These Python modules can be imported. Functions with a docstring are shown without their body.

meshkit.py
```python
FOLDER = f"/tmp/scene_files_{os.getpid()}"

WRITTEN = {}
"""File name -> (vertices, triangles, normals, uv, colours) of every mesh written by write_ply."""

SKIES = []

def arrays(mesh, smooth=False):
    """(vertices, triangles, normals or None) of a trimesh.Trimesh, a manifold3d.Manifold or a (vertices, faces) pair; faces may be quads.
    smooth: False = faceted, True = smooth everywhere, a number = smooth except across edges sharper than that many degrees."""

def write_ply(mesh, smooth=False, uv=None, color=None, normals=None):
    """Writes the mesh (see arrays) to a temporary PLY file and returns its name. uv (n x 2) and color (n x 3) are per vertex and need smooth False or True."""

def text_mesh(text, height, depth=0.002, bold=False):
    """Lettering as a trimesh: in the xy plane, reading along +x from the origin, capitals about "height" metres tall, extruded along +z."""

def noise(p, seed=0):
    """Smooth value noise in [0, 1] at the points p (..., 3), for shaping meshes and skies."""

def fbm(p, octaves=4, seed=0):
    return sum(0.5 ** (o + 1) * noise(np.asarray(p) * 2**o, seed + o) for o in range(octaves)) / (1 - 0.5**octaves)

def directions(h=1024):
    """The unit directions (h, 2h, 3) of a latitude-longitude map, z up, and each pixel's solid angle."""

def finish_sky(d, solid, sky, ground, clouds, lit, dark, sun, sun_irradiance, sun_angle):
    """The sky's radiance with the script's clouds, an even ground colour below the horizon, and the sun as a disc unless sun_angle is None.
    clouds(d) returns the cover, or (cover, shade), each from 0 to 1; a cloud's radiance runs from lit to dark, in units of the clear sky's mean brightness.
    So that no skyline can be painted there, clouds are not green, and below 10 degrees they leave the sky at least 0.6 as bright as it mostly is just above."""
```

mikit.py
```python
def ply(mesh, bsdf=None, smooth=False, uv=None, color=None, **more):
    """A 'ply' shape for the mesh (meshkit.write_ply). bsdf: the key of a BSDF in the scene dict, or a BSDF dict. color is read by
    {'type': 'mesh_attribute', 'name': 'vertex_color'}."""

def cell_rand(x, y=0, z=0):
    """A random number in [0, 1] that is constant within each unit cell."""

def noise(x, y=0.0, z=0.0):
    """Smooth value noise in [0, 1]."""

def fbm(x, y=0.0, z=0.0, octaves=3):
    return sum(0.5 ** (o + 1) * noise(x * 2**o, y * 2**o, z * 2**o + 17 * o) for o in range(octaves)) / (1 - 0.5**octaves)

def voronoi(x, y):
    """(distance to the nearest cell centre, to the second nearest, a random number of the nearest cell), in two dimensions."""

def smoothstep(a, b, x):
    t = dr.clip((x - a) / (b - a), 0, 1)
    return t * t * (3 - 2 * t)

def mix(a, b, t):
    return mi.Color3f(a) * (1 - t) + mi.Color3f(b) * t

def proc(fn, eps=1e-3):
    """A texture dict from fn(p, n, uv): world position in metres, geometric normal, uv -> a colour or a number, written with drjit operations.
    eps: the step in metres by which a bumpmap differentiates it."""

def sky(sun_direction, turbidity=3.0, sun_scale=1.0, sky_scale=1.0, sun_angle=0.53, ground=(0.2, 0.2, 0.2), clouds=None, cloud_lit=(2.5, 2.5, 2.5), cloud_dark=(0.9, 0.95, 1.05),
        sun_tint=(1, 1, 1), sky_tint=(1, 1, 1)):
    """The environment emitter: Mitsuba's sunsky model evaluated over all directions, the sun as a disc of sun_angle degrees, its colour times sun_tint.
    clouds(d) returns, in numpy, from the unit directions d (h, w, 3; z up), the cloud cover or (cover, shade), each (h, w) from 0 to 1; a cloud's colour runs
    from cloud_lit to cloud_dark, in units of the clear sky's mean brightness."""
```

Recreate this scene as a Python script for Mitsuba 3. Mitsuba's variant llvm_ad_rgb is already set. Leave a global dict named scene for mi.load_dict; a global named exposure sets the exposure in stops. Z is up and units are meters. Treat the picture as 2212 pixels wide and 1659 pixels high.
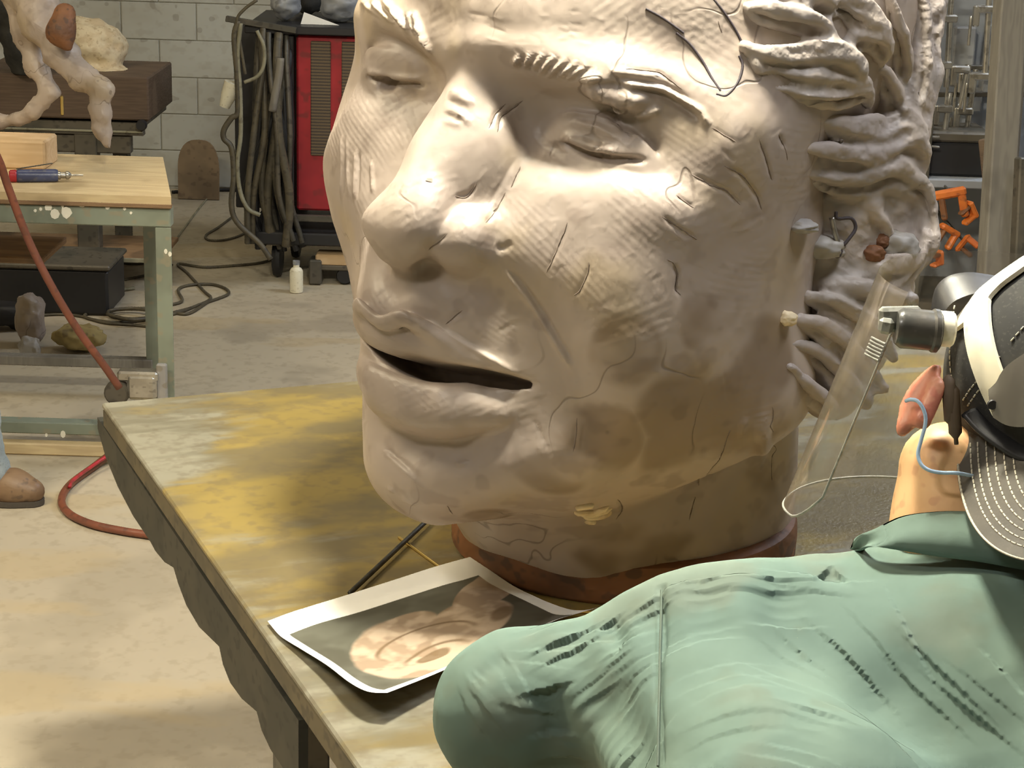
import math, random
import numpy as np, trimesh, drjit as dr, mitsuba as mi, mikit, meshkit
from scipy.interpolate import RBFInterpolator
from scipy.sparse import csr_matrix
from scipy.spatial import cKDTree
from scipy.spatial.transform import Rotation as Ro
from shapely.geometry import Polygon

T = mi.ScalarTransform4f
rng = np.random.default_rng(7); random.seed(7)
scene, labels = {}, {}

# ------------------------------------------------------------------ camera
FOCAL, PITCH, ROLL, EYE = 4150.0, math.radians(16.4), math.radians(1.75), np.array([0, 0, 1.8])
FWD = np.array([0, math.cos(PITCH), -math.sin(PITCH)])
_r, _u = np.array([1.0, 0, 0]), np.array([0, math.sin(PITCH), math.cos(PITCH)])
RIGHT = math.cos(ROLL)*_r+math.sin(ROLL)*_u
UP = -math.sin(ROLL)*_r+math.cos(ROLL)*_u
scene['camera'] = {'type': 'perspective', 'fov': 2*math.degrees(math.atan(1106/FOCAL)), 'fov_axis': 'x', 'near_clip': .05, 'far_clip': 60.0,
                   'to_world': T().look_at(origin=EYE.tolist(), target=(EYE+FWD).tolist(), up=UP.tolist())}
def ray(x, y): return FWD+(x-1106)/FOCAL*RIGHT-(y-829.5)/FOCAL*UP
def at(x, y, d): return EYE+ray(x, y)*d                       # a point of the place at depth d
def on_z(x, y, z): r = ray(x, y); return EYE+r*((z-EYE[2])/r[2])
def on_y(x, y, Y): r = ray(x, y); return EYE+r*(Y/r[1])

# ------------------------------------------------------------------ light
exposure = .85
def panel(key, pos, target, w, h, rgb, power):
    scene[key] = {'type': 'rectangle', 'to_world': T().look_at(origin=list(pos), target=list(target), up=[0.01, 1, 0.02]).scale([w/2, h/2, 1]),
                  'bsdf': {'type': 'diffuse', 'reflectance': {'type': 'rgb', 'value': .5}},
                  'emitter': {'type': 'area', 'radiance': {'type': 'rgb', 'value': [c*power for c in rgb]}}}
# the warm flood lamp over the sculpture, the row of ceiling fixtures over the shop, a cool skylight to the right
panel('flood_lamp__lens', (.02, 2.13, 2.87), (.05, 2.30, 1.3), .26, .22, (1, .94, .76), 315)
panel('ceiling_lamp__diffuser', (-1.6, 5.6, 3.86), (-1.6, 5.6, 0), 1.5, .35, (1, .89, .66), 6)
panel('ceiling_lamp_001__diffuser', (-2.7, 2.6, 3.86), (-2.7, 2.6, 0), 1.5, .35, (1, .86, .60), 44)
panel('ceiling_lamp_002__diffuser', (1.3, 2.05, 3.35), (1.1, 2.15, 0), .35, 1.3, (.93, .95, 1), 17)
panel('skylight__pane', (2.6, 6.4, 3.9), (2.4, 5.8, 0), 1.6, 1.2, (.80, .88, 1), 11)
panel('flood_lamp_001__lens', (-1.1, .6, 3.1), (.1, 2.0, 1.1), .40, .30, (1, .95, .88), 36)
labels['flood_lamp_001'] = {'label': 'second flood lamp hung over the person in the green jacket', 'category': 'lamp'}
labels['flood_lamp'] = {'label': 'warm flood lamp hung over the clay head', 'category': 'lamp'}
labels['ceiling_lamp'] = {'label': 'warm ceiling fixture over the wooden bench', 'category': 'lamp'}
labels['ceiling_lamp_001'] = {'label': 'warm ceiling fixture over the near floor', 'category': 'lamp'}
labels['ceiling_lamp_002'] = {'label': 'cool ceiling fixture over the right side of the shop', 'category': 'lamp'}
labels['skylight'] = {'label': 'pale skylight in the ceiling at the back right', 'category': 'skylight', 'kind': 'structure'}

# ------------------------------------------------------------------ mesh tools
def add(key, mesh, bsdf, smooth=35, **more): scene[key] = mikit.ply(mesh, bsdf, smooth=smooth, **more); return key
def lab(key, label, cat=None, group=None, kind=None):
    d = {}
    if label: d['label'] = label
    if cat: d['category'] = cat
    if group: d['group'] = group
    if kind: d['kind'] = kind
    labels[key] = d
def num(k, i): return k if i == 0 else f'{k}_{i:03d}'
def join(*ms): return trimesh.util.concatenate([m if isinstance(m, trimesh.Trimesh) else trimesh.Trimesh(*m, process=False) for m in ms])
def rbox(size, bevel=.004, c=(0, 0, 0), R=None):
    """a box with chamfered edges"""
    s = np.array(size, float)/2; b = min(bevel, s.min()*.9)
    pts = [np.array([a, e, g])*(s-np.array([b*(k != 0), b*(k != 1), b*(k != 2)])) for k in range(3) for a in (-1, 1) for e in (-1, 1) for g in (-1, 1)]
    m = trimesh.convex.convex_hull(np.array(pts))
    v = m.vertices if R is None else m.vertices@np.asarray(R).T
    return trimesh.Trimesh(v+np.array(c), m.faces, process=False)
def rz(a): c, s = math.cos(a), math.sin(a); return np.array([[c, -s, 0], [s, c, 0], [0, 0, 1]])
def ry(a): c, s = math.cos(a), math.sin(a); return np.array([[c, 0, s], [0, 1, 0], [-s, 0, c]])
def rx(a): c, s = math.cos(a), math.sin(a); return np.array([[1, 0, 0], [0, c, -s], [0, s, c]])
def smooth_path(pts, n=8, closed=False):
    """Catmull-Rom through the points; any number of columns"""
    P = np.array(pts, float); out = []
    m = len(P); rngi = range(m if closed else m-1)
    for i in rngi:
        a = P[(i-1) % m] if closed or i > 0 else 2*P[0]-P[1]
        b, c = P[i], P[(i+1) % m]
        d = P[(i+2) % m] if closed or i+2 < m else 2*P[-1]-P[-2]
        for t in np.linspace(0, 1, n, endpoint=False):
            out.append(.5*((2*b)+(c-a)*t+(2*a-5*b+4*c-d)*t*t+(-a+3*b-3*c+d)*t**3))
    if not closed: out.append(P[-1])
    return np.array(out)
def tube(path, r, sides=10, flat=1.0, up=None, caps=True):
    """a swept tube; r one number or one per point; flat squashes it along its second axis"""
    P = np.array(path, float); n = len(P); r = np.broadcast_to(np.asarray(r, float), (n,))
    t = np.gradient(P, axis=0); t /= np.linalg.norm(t, axis=1, keepdims=True)+1e-12
    u = np.cross(t[0], [0, 0, 1.0] if up is None else up)
    if np.linalg.norm(u) < 1e-3: u = np.cross(t[0], [0, 1.0, 0])
    u /= np.linalg.norm(u); V = []; ang = np.linspace(0, 2*np.pi, sides, endpoint=False)
    for i in range(n):
        if up is not None:
            u = np.cross(t[i], up); u /= np.linalg.norm(u)+1e-12
        else:
            u = u-t[i]*(u@t[i]); u /= np.linalg.norm(u)+1e-12
        w = np.cross(t[i], u)
        V.append(P[i]+r[i]*(np.cos(ang)[:, None]*u+flat*np.sin(ang)[:, None]*w))
    V = np.vstack(V); F = []
    for i in range(n-1):
        for j in range(sides):
            a, b = i*sides+j, i*sides+(j+1) % sides; F += [[a, b, b+sides], [a, b+sides, a+sides]]
    if caps:
        k = len(V); V = np.vstack([V, P[0], P[-1]])
        for j in range(sides): F += [[k, (j+1) % sides, j], [k+1, (n-1)*sides+j, (n-1)*sides+(j+1) % sides]]
    return trimesh.Trimesh(V, F, process=False)
def lathe(profile, c=(0, 0, 0), n=64, R=None):
    """profile of (radius, height) turned about z"""
    p = np.array(profile, float); a = np.linspace(0, 2*np.pi, n, endpoint=False)
    V = np.vstack([np.stack([r*np.cos(a), r*np.sin(a), 0*a+z], 1) for r, z in p]); F = []
    for i in range(len(p)-1):
        for j in range(n):
            x, y = i*n+j, i*n+(j+1) % n; F += [[x, y, y+n], [x, y+n, x+n]]
    if R is not None: V = V@np.asarray(R).T
    return trimesh.Trimesh(V+np.array(c), F, process=False)
def grid(P):
    """(rows, cols, 3) points to a sheet; returns vertices, faces"""
    a, b = P.shape[:2]; i = np.arange(a*b).reshape(a, b)
    q = np.stack([i[:-1, :-1], i[:-1, 1:], i[1:, 1:], i[1:, :-1]], -1).reshape(-1, 4)
    return P.reshape(-1, 3), np.vstack([q[:, [0, 1, 2]], q[:, [0, 2, 3]]])
def thick(P, N, t):
    """a sheet of points P with normals N given the thickness t"""
    a, b = P.shape[:2]; v0, f = grid(P); v1 = (P-N*t).reshape(-1, 3); k = a*b; F = [f, f[:, ::-1]+k]
    i = np.arange(k).reshape(a, b); edge = np.concatenate([i[0, :], i[1:, -1], i[-1, ::-1][1:], i[::-1, 0][1:]])
    e0, e1 = edge[:-1], edge[1:]; F += [np.stack([e1, e0, e0+k], 1), np.stack([e1, e0+k, e1+k], 1)]
    return trimesh.Trimesh(np.vstack([v0, v1]), np.vstack(F), process=False)
def prism(poly, o, ex, ey, depth):
    """a polygon in the plane of ex, ey at o, with the given thickness along ex x ey"""
    m = trimesh.creation.extrude_polygon(Polygon(poly), depth, engine='earcut')
    B = np.stack([ex, ey, np.cross(ex, ey)]); return trimesh.Trimesh(m.vertices@B+np.array(o), m.faces, process=False)
def bar(a, b, w, h=None, bevel=.002, up=(0, 0, 1)):
    """a square bar from a to b"""
    a, b = np.array(a, float), np.array(b, float); x = b-a; L = np.linalg.norm(x); x /= L
    y = np.cross(up, x)
    if np.linalg.norm(y) < 1e-3: y = np.cross([0, 1, 0], x)
    y /= np.linalg.norm(y); z = np.cross(x, y)
    return rbox((L, w, h or w), bevel, (a+b)/2, np.stack([x, y, z], 1))

# implicit modelling
def ell(p, c, r):
    q = (p-np.array(c))/np.array(r); k0 = np.sqrt((q*q).sum(-1))+1e-9
    return k0*(k0-1)/(np.sqrt(((q/np.array(r))**2).sum(-1))+1e-9)
def cap(p, a, b, ra, rb=None):
    rb = ra if rb is None else rb
    a, b = np.array(a, float), np.array(b, float); ab = b-a
    t = np.clip(((p-a)@ab)/(ab@ab), 0, 1)
    return np.linalg.norm(p-a-t[..., None]*ab, axis=-1)-(ra+(rb-ra)*t)
def chain(p, pts, rs):
    d = cap(p, pts[0], pts[1], rs[0], rs[1])
    for i in range(1, len(pts)-1): d = np.minimum(d, cap(p, pts[i], pts[i+1], rs[i], rs[i+1]))
    return d
def smin(a, b, k):
    h = np.clip(.5+.5*(b-a)/k, 0, 1); return b*(1-h)+a*h-k*h*(1-h)
def smax(a, b, k): return -smin(-a, -b, k)
def surface(fn, lo, hi, h, coarse=4, near=1.5):
    """the zero surface of fn as a quad-based triangle mesh (naive surface nets), refined only near the surface"""
    lo, hi = np.array(lo, float), np.array(hi, float); H = h*coarse
    n = np.ceil((hi-lo)/H).astype(int)+1
    D = fn(np.stack(np.meshgrid(*[lo[i]+H*np.arange(n[i]) for i in range(3)], indexing='ij'), -1))
    m = (n-1)*coarse+1; V = np.full(m, 9.0, np.float32); c = np.zeros(n-1, bool); nr = np.abs(D) < H*near
    for a, b, e in np.ndindex(2, 2, 2): c |= nr[a:n[0]-1+a, b:n[1]-1+b, e:n[2]-1+e]
    big = lambda s: np.repeat(np.repeat(np.repeat(s, coarse, 0), coarse, 1), coarse, 2)
    V[:-1, :-1, :-1] = big(np.where(D[:-1, :-1, :-1] > 0, 9.0, -9.0).astype(np.float32))
    f = np.zeros(m, bool); f[:-1, :-1, :-1] = big(c)
    f[1:] |= f[:-1].copy(); f[:, 1:] |= f[:, :-1].copy(); f[:, :, 1:] |= f[:, :, :-1].copy()
    idx = np.argwhere(f)
    for s in range(0, len(idx), 200000):
        q = idx[s:s+200000]; V[q[:, 0], q[:, 1], q[:, 2]] = fn(lo+h*q)
    neg = V < 0; cnt = np.zeros(m-1, np.int8); cor = list(np.ndindex(2, 2, 2))
    for a, b, e in cor: cnt += neg[a:m[0]-1+a, b:m[1]-1+b, e:m[2]-1+e]
    act = (cnt > 0) & (cnt < 8); cells = np.argwhere(act); vid = np.full(m-1, -1, np.int64); vid[act] = np.arange(len(cells))
    vals = np.stack([V[cells[:, 0]+a, cells[:, 1]+b, cells[:, 2]+e] for a, b, e in cor], 1)
    P, N, C = np.zeros((len(cells), 3)), np.zeros(len(cells)), np.array(cor, float)
    for i in range(8):
        for j in range(i+1, 8):
            if np.abs(C[i]-C[j]).sum() != 1: continue
            x = (vals[:, i] < 0) != (vals[:, j] < 0)
            t = np.where(x, vals[:, i]/np.where(x, vals[:, i]-vals[:, j], 1), 0)
            P += np.where(x[:, None], C[i]+t[:, None]*(C[j]-C[i]), 0); N += x
    v = lo+h*(cells+P/N[:, None]); F = []
    for ax in range(3):
        u, w = (ax+1) % 3, (ax+2) % 3
        s0, s1 = [slice(None)]*3, [slice(None)]*3; s0[ax], s1[ax] = slice(0, m[ax]-1), slice(1, m[ax])
        e = np.argwhere(neg[tuple(s0)] != neg[tuple(s1)]); e = e[(e[:, u] > 0) & (e[:, w] > 0) & (e[:, u] < m[u]-1) & (e[:, w] < m[w]-1)]
        def g(du, dw):
            q = e.copy(); q[:, u] -= du; q[:, w] -= dw; return vid[q[:, 0], q[:, 1], q[:, 2]]
        quad = np.stack([g(1, 1), g(0, 1), g(0, 0), g(1, 0)], 1)
        flip = ~neg[e[:, 0], e[:, 1], e[:, 2]]; quad[flip] = quad[flip][:, ::-1]; F.append(quad)
    F = np.vstack(F); return trimesh.Trimesh(v, np.vstack([F[:, [0, 1, 2]], F[:, [0, 2, 3]]]), process=False)
def normals(v, f):
    n = np.zeros_like(v); c = np.cross(v[f[:, 1]]-v[f[:, 0]], v[f[:, 2]]-v[f[:, 0]])
    for k in range(3): np.add.at(n, f[:, k], c)
    return n/(np.linalg.norm(n, axis=1, keepdims=True)+1e-12)
def refine(v, f, passes=1, lam=.45):
    """each triangle in four, then evened out"""
    v, f = trimesh.remesh.subdivide(v, f); e = np.vstack([f[:, [0, 1]], f[:, [1, 2]], f[:, [2, 0]]]); e = np.vstack([e, e[:, ::-1]])
    A = csr_matrix((np.ones(len(e)), (e[:, 0], e[:, 1])), shape=(len(v), len(v))); d = np.asarray(A.sum(1)).ravel()
    for _ in range(passes): v = (1-lam)*v+lam*(A@v)/d[:, None]
    return v, f
def strokes(v, f, lines):
    """tool marks: each line is (points, width, height, taper); the surface is pressed in or raised along it"""
    N = normals(v, f); tree = cKDTree(v); off = np.zeros(len(v))
    for pts, wd, ht, taper in lines:
        P = np.array(pts, float); L = np.r_[0, np.cumsum(np.linalg.norm(np.diff(P, axis=0), axis=1))]
        s = np.arange(0, L[-1]+1e-9, wd*.5); Q = np.stack([np.interp(s, L, P[:, k]) for k in range(3)], 1)
        near = sorted(set(j for q in tree.query_ball_point(Q, wd*2.6) for j in q))
        if not near: continue
        d, k = cKDTree(Q).query(v[near]); t = s[k]/max(L[-1], 1e-9)
        e = np.minimum(1, np.minimum(t, 1-t)/max(taper, 1e-3)) if taper > 0 else 1.0
        g = ht*np.exp(-.5*(d/(wd*.6))**2)*e
        off[near] += g
    return v+N*off[:, None]
# ------------------------------------------------------------------ materials
fbm, noise, mix, ss = mikit.fbm, mikit.noise, mikit.mix, mikit.smoothstep
def two(b): return {'type': 'twosided', 'bsdf': b}
def rgb(c): return {'type': 'rgb', 'value': list(c)}
def pr(key, color, rough=.6, metal=0.0, spec=.5, bump=None, scale=.001, eps=1e-3, **more):
    b = {'type': 'principled', 'base_color': mikit.proc(color) if callable(color) else rgb(color), 'roughness': mikit.proc(rough) if callable(rough) else rough, 'metallic': metal, 'specular': spec, **more}
    if bump is not None: b = {'type': 'bumpmap', 'tex': mikit.proc(bump, eps), 'scale': scale, 'bsdf': b}
    scene[key] = two(b)
def mottle(a, b, c, s1, s2, lo=.38, hi=.62):
    """two tones in patches, a third in fine specks"""
    def fn(p, n, uv):
        t = ss(lo, hi, fbm(p.x*s1, p.y*s1, p.z*s1, 4)); g = ss(.6, .75, fbm(p.x*s2, p.y*s2+9, p.z*s2, 2))
        return mix(mix(a, b, t), c, g*.6)
    return fn
def hairline(p):
    """sparse thin cracks"""
    r = 1-dr.abs(2*fbm(p.x*13, p.y*13, p.z*9, 3)-1); k = ss(.55, .66, fbm(p.x*6+11, p.y*6, p.z*6, 2))
    return ss(.975, .996, r)*k
STAIN_SHADES = [(0.205,2.169,1.145,0.07),(0.129,2.129,1.216,0.05),(0.108,2.154,1.095,0.06),(0.284,2.244,1.059,0.09),(0.208,2.32,0.969,0.09),(0.055,2.16,1.063,0.05),(0.322,2.403,0.917,0.08),(0.168,2.311,0.927,0.09),(0.296,2.221,1.179,0.07),(0.226,2.172,1.252,0.05),(-0.027,2.238,0.967,0.04),(0.221,2.196,1.085,0.08)]      # brown smudges on jaw and neck that also paint in some shade: place, reach
def stain_shade(p):
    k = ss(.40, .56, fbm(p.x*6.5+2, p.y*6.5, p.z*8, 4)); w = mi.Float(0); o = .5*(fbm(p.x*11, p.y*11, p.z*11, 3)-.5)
    for x, y, z, r in STAIN_SHADES: w = dr.maximum(w, ss(1.05, .75, dr.sqrt(dr.square(p.x-x)+dr.square(p.y-y)+dr.square(p.z-z))/r+o))
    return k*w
def clay_tone(p, n, uv):
    t = ss(.35, .65, fbm(p.x*5, p.y*5, p.z*5, 4)); g = ss(.56, .72, fbm(p.x*30, p.y*30, p.z*30, 3))
    o = ss(.54, .70, fbm(p.x*9+4, p.y*9, p.z*7, 3)); c = hairline(p)
    return mix(mix(mix(mix((.385, .32, .268), (.30, .248, .212), t), (.345, .27, .165), o*.45), (.20, .155, .13), g*.4), (.10, .075, .055), c*.5)*(1-stain_shade(p)*mi.Color3f(.38, .44, .52))
def clay_bump(p, n, uv):
    w = fbm(p.x*4, p.y*4, p.z*4, 2)*9; comb = dr.sin((p.x*.5+p.z*.85-p.y*.3)*850+w*6)*ss(.48, .62, fbm(p.x*7+3, p.y*7, p.z*7, 2))
    comb2 = dr.sin((p.z*.9-p.x*.45+p.y*.2)*620+w*5)*ss(.5, .64, fbm(p.x*8, p.y*8+5, p.z*8, 2))
    return fbm(p.x*110, p.y*110, p.z*60, 3)*.45+fbm(p.x*40, p.y*40, p.z*40, 2)*.5+.05*comb+.05*comb2-hairline(p)*.45
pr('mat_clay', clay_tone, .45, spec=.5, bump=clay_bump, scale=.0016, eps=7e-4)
def hair_tone(p, n, uv):
    t = ss(.35, .65, fbm(p.x*7, p.y*7, p.z*7, 4)); g = ss(.52, .68, fbm(p.x*16, p.y*16+3, p.z*16, 3))
    return mix(mix((.40, .345, .30), (.32, .28, .26), t), (.24, .22, .205), g*.5)
pr('mat_clay_hair', hair_tone, .5, spec=.4, bump=lambda p, n, uv: fbm(p.x*90, p.y*90, p.z*90, 3), scale=.003, eps=8e-4)
pr('mat_clay_grey', mottle((.34, .32, .29), (.26, .25, .24), (.2, .17, .12), 12, 40), .5)
pr('mat_clay_pale', mottle((.66, .56, .38), (.55, .44, .28), (.4, .3, .17), 30, 80), .6)
pr('mat_crack', (.15, .115, .09), .8)
pr('mat_line', (.05, .04, .045), .7)
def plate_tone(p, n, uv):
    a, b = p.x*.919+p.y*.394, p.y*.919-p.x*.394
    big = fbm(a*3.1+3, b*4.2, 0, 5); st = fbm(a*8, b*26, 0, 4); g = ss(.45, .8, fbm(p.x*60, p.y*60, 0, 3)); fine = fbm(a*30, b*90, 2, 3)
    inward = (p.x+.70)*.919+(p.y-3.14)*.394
    rust = ss(.31, .50, big*.6+st*.3+fine*.1+dr.clip(inward*.9-.15, -.22, .10)-dr.clip((.25-(3.14-p.y)*.919)*.5, 0, .2))  # less rust at left edge and far corner, partly painting in reflected sheen
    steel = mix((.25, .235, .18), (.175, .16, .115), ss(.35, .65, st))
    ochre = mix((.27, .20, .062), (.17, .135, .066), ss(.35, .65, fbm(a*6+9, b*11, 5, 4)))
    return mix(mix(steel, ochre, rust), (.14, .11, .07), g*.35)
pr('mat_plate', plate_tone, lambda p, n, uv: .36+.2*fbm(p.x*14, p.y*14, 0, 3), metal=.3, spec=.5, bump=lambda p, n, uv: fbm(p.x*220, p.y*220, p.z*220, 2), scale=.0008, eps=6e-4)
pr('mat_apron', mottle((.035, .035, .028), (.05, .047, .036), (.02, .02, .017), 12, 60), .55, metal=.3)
pr('mat_plate_edge', mottle((.085, .072, .045), (.12, .098, .056), (.05, .043, .03), 14, 60), .5, metal=.3)
pr('mat_steel_dark', mottle((.085, .08, .065), (.13, .115, .09), (.05, .045, .04), 9, 50), .5, metal=.4)
pr('mat_rust', mottle((.20, .085, .035), (.13, .06, .03), (.06, .04, .03), 14, 60), .62, metal=.15, bump=lambda p, n, uv: fbm(p.x*120, p.y*120, p.z*120, 3), scale=.002)
def concrete(p, n, uv):
    t = ss(.35, .65, fbm(p.x*.9, p.y*.9, 0, 5)); s = ss(.56, .72, fbm(p.x*3.1+7, p.y*3.1, 0, 4)); g = ss(.5, .8, fbm(p.x*40, p.y*40, 0, 3))
    w = ss(.60, .70, fbm(p.x*1.7+20, p.y*4.1, 0, 4))
    return mix(mix(mix(mix((.44, .385, .285), (.375, .325, .245), t), (.29, .25, .185), s*.6), (.25, .205, .14), g*.3), (.40, .30, .15), w*.35)
pr('mat_concrete', concrete, .62, spec=.35, bump=lambda p, n, uv: fbm(p.x*60, p.y*60, 0, 4), scale=.0015)
def painted_block(p, n, uv):
    t = ss(.35, .7, fbm(p.x*1.3, 2, p.z*1.3, 4)); d = ss(.36, .74, fbm(p.x*2.3+5, 1, p.z*2.9, 4)); g = ss(.5, .75, fbm(p.x*25, 3, p.z*25, 3))
    k = ss(.76, .80, fbm(p.x*18, 7, p.z*18, 2))
    return mix(mix(mix(mix((.55, .56, .51), (.48, .485, .44), t), (.40, .365, .28), d*.55), (.36, .33, .27), g*.25), (.20, .17, .13), k*.35)
pr('mat_block', painted_block, .75, spec=.25, bump=lambda p, n, uv: fbm(p.x*70, p.y*70, p.z*70, 3), scale=.002)
pr('mat_brown_board', mottle((.24, .17, .10), (.19, .135, .08), (.12, .08, .05), 9, 40), .7)
pr('mat_mortar', (.38, .37, .32), .85)
pr('mat_plain_wall', (.42, .40, .34), .8)
pr('mat_ceiling', (.40, .38, .33), .9)
def wood(a, b, c, sx=1.0, sy=12.0, sz=12.0):
    def fn(p, n, uv):
        t = fbm(p.x*sx*4, p.y*sy*4, p.z*sz*4, 4); r = .5+.5*dr.sin(30*t+p.x*sx*3); k = ss(.6, .72, fbm(p.x*7, p.y*7, p.z*7, 3))
        return mix(mix(a, b, r*.7), c, k*.5)
    return fn
pr('mat_bench_top', wood((.62, .49, .28), (.52, .39, .22), (.30, .21, .10), .8, 6, 6), .6)
pr('mat_bench_edge', wood((.26, .16, .085), (.16, .095, .05), (.08, .05, .03), .8, 2, 30), .6)
pr('mat_pine', wood((.62, .45, .27), (.54, .37, .20), (.44, .29, .14), .7, 5, 5), .6)
pr('mat_dark_wood', wood((.115, .075, .05), (.08, .052, .035), (.16, .11, .07), .8, 4, 14), .55)
pr('mat_grey_wood', wood((.21, .195, .165), (.165, .15, .13), (.11, .10, .085), 7, 7, .8), .7)
pr('mat_green_paint', mottle((.235, .265, .205), (.19, .21, .16), (.28, .24, .16), 7, 45), .5)
pr('mat_white_paint', (.78, .75, .63), .5)
pr('mat_hose_red', mottle((.19, .06, .032), (.15, .05, .028), (.10, .04, .025), 15, 50), .45)
pr('mat_cable', mottle((.075, .065, .045), (.10, .085, .055), (.04, .035, .03), 20, 60), .5)
pr('mat_cable_pale', mottle((.27, .255, .18), (.20, .19, .13), (.12, .1, .07), 15, 50), .5)
pr('mat_black', (.018, .018, .02), .45)
pr('mat_black_cloth', mottle((.022, .022, .021), (.032, .031, .027), (.045, .043, .036), 30, 420, .4, .6), .85)
pr('mat_red', mottle((.40, .025, .035), (.31, .02, .03), (.16, .03, .03), 5, 30), .38)
def grille(p, n, uv): return mix((.135, .095, .055), (.055, .04, .03), ss(.3, .7, .5+.5*dr.sin(p.z*520)))
pr('mat_grille', grille, .55)
pr('mat_paper', (.80, .80, .76), .7)
pr('mat_grey_plastic', mottle((.30, .31, .32), (.22, .23, .25), (.12, .12, .13), 14, 40), .5)
pr('mat_white_plastic', mottle((.80, .76, .60), (.75, .70, .54), (.55, .50, .36), 20, 90), .38)
pr('mat_knob', mottle((.05, .05, .045), (.075, .07, .06), (.11, .10, .09), 40, 120), .3)
pr('mat_clear_grey', mottle((.30, .30, .26), (.22, .22, .2), (.12, .12, .1), 50, 150), .25)
def jacket_tone(p, n, uv):
    t = ss(.34, .66, fbm(p.x*6, p.y*6, p.z*6, 4)); s = ss(.55, .70, fbm(p.x*11+3, p.y*11, p.z*11, 4)); g = ss(.62, .80, fbm(p.x*45, p.y*45, p.z*45, 2))
    return mix(mix(mix((.125, .178, .145), (.104, .156, .133), t), (.125, .142, .11), s*.5), (.10, .115, .08), g*.22)
pr('mat_jacket', jacket_tone, .85, spec=.25, sheen=.4, bump=lambda p, n, uv: fbm(p.x*60, p.y*60, p.z*60, 2), scale=.0007)
pr('mat_seam', (.09, .12, .095), .9)
pr('mat_skin', mottle((.74, .46, .235), (.68, .40, .20), (.58, .30, .16), 25, 90), .45, spec=.4)
pr('mat_ear', mottle((.52, .20, .125), (.44, .15, .10), (.56, .27, .17), 30, 90), .42, spec=.4)
pr('mat_hair', (.10, .07, .045), .7)
pr('mat_cord', (.36, .50, .66), .4)
pr('mat_denim', mottle((.30, .345, .36), (.25, .295, .315), (.18, .2, .2), 14, 200), .85)
pr('mat_shoe', mottle((.20, .125, .07), (.15, .09, .05), (.09, .06, .04), 16, 60), .5)
pr('mat_sole', (.06, .05, .04), .8)
pr('mat_shirt', (.16, .17, .20), .85)
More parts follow.
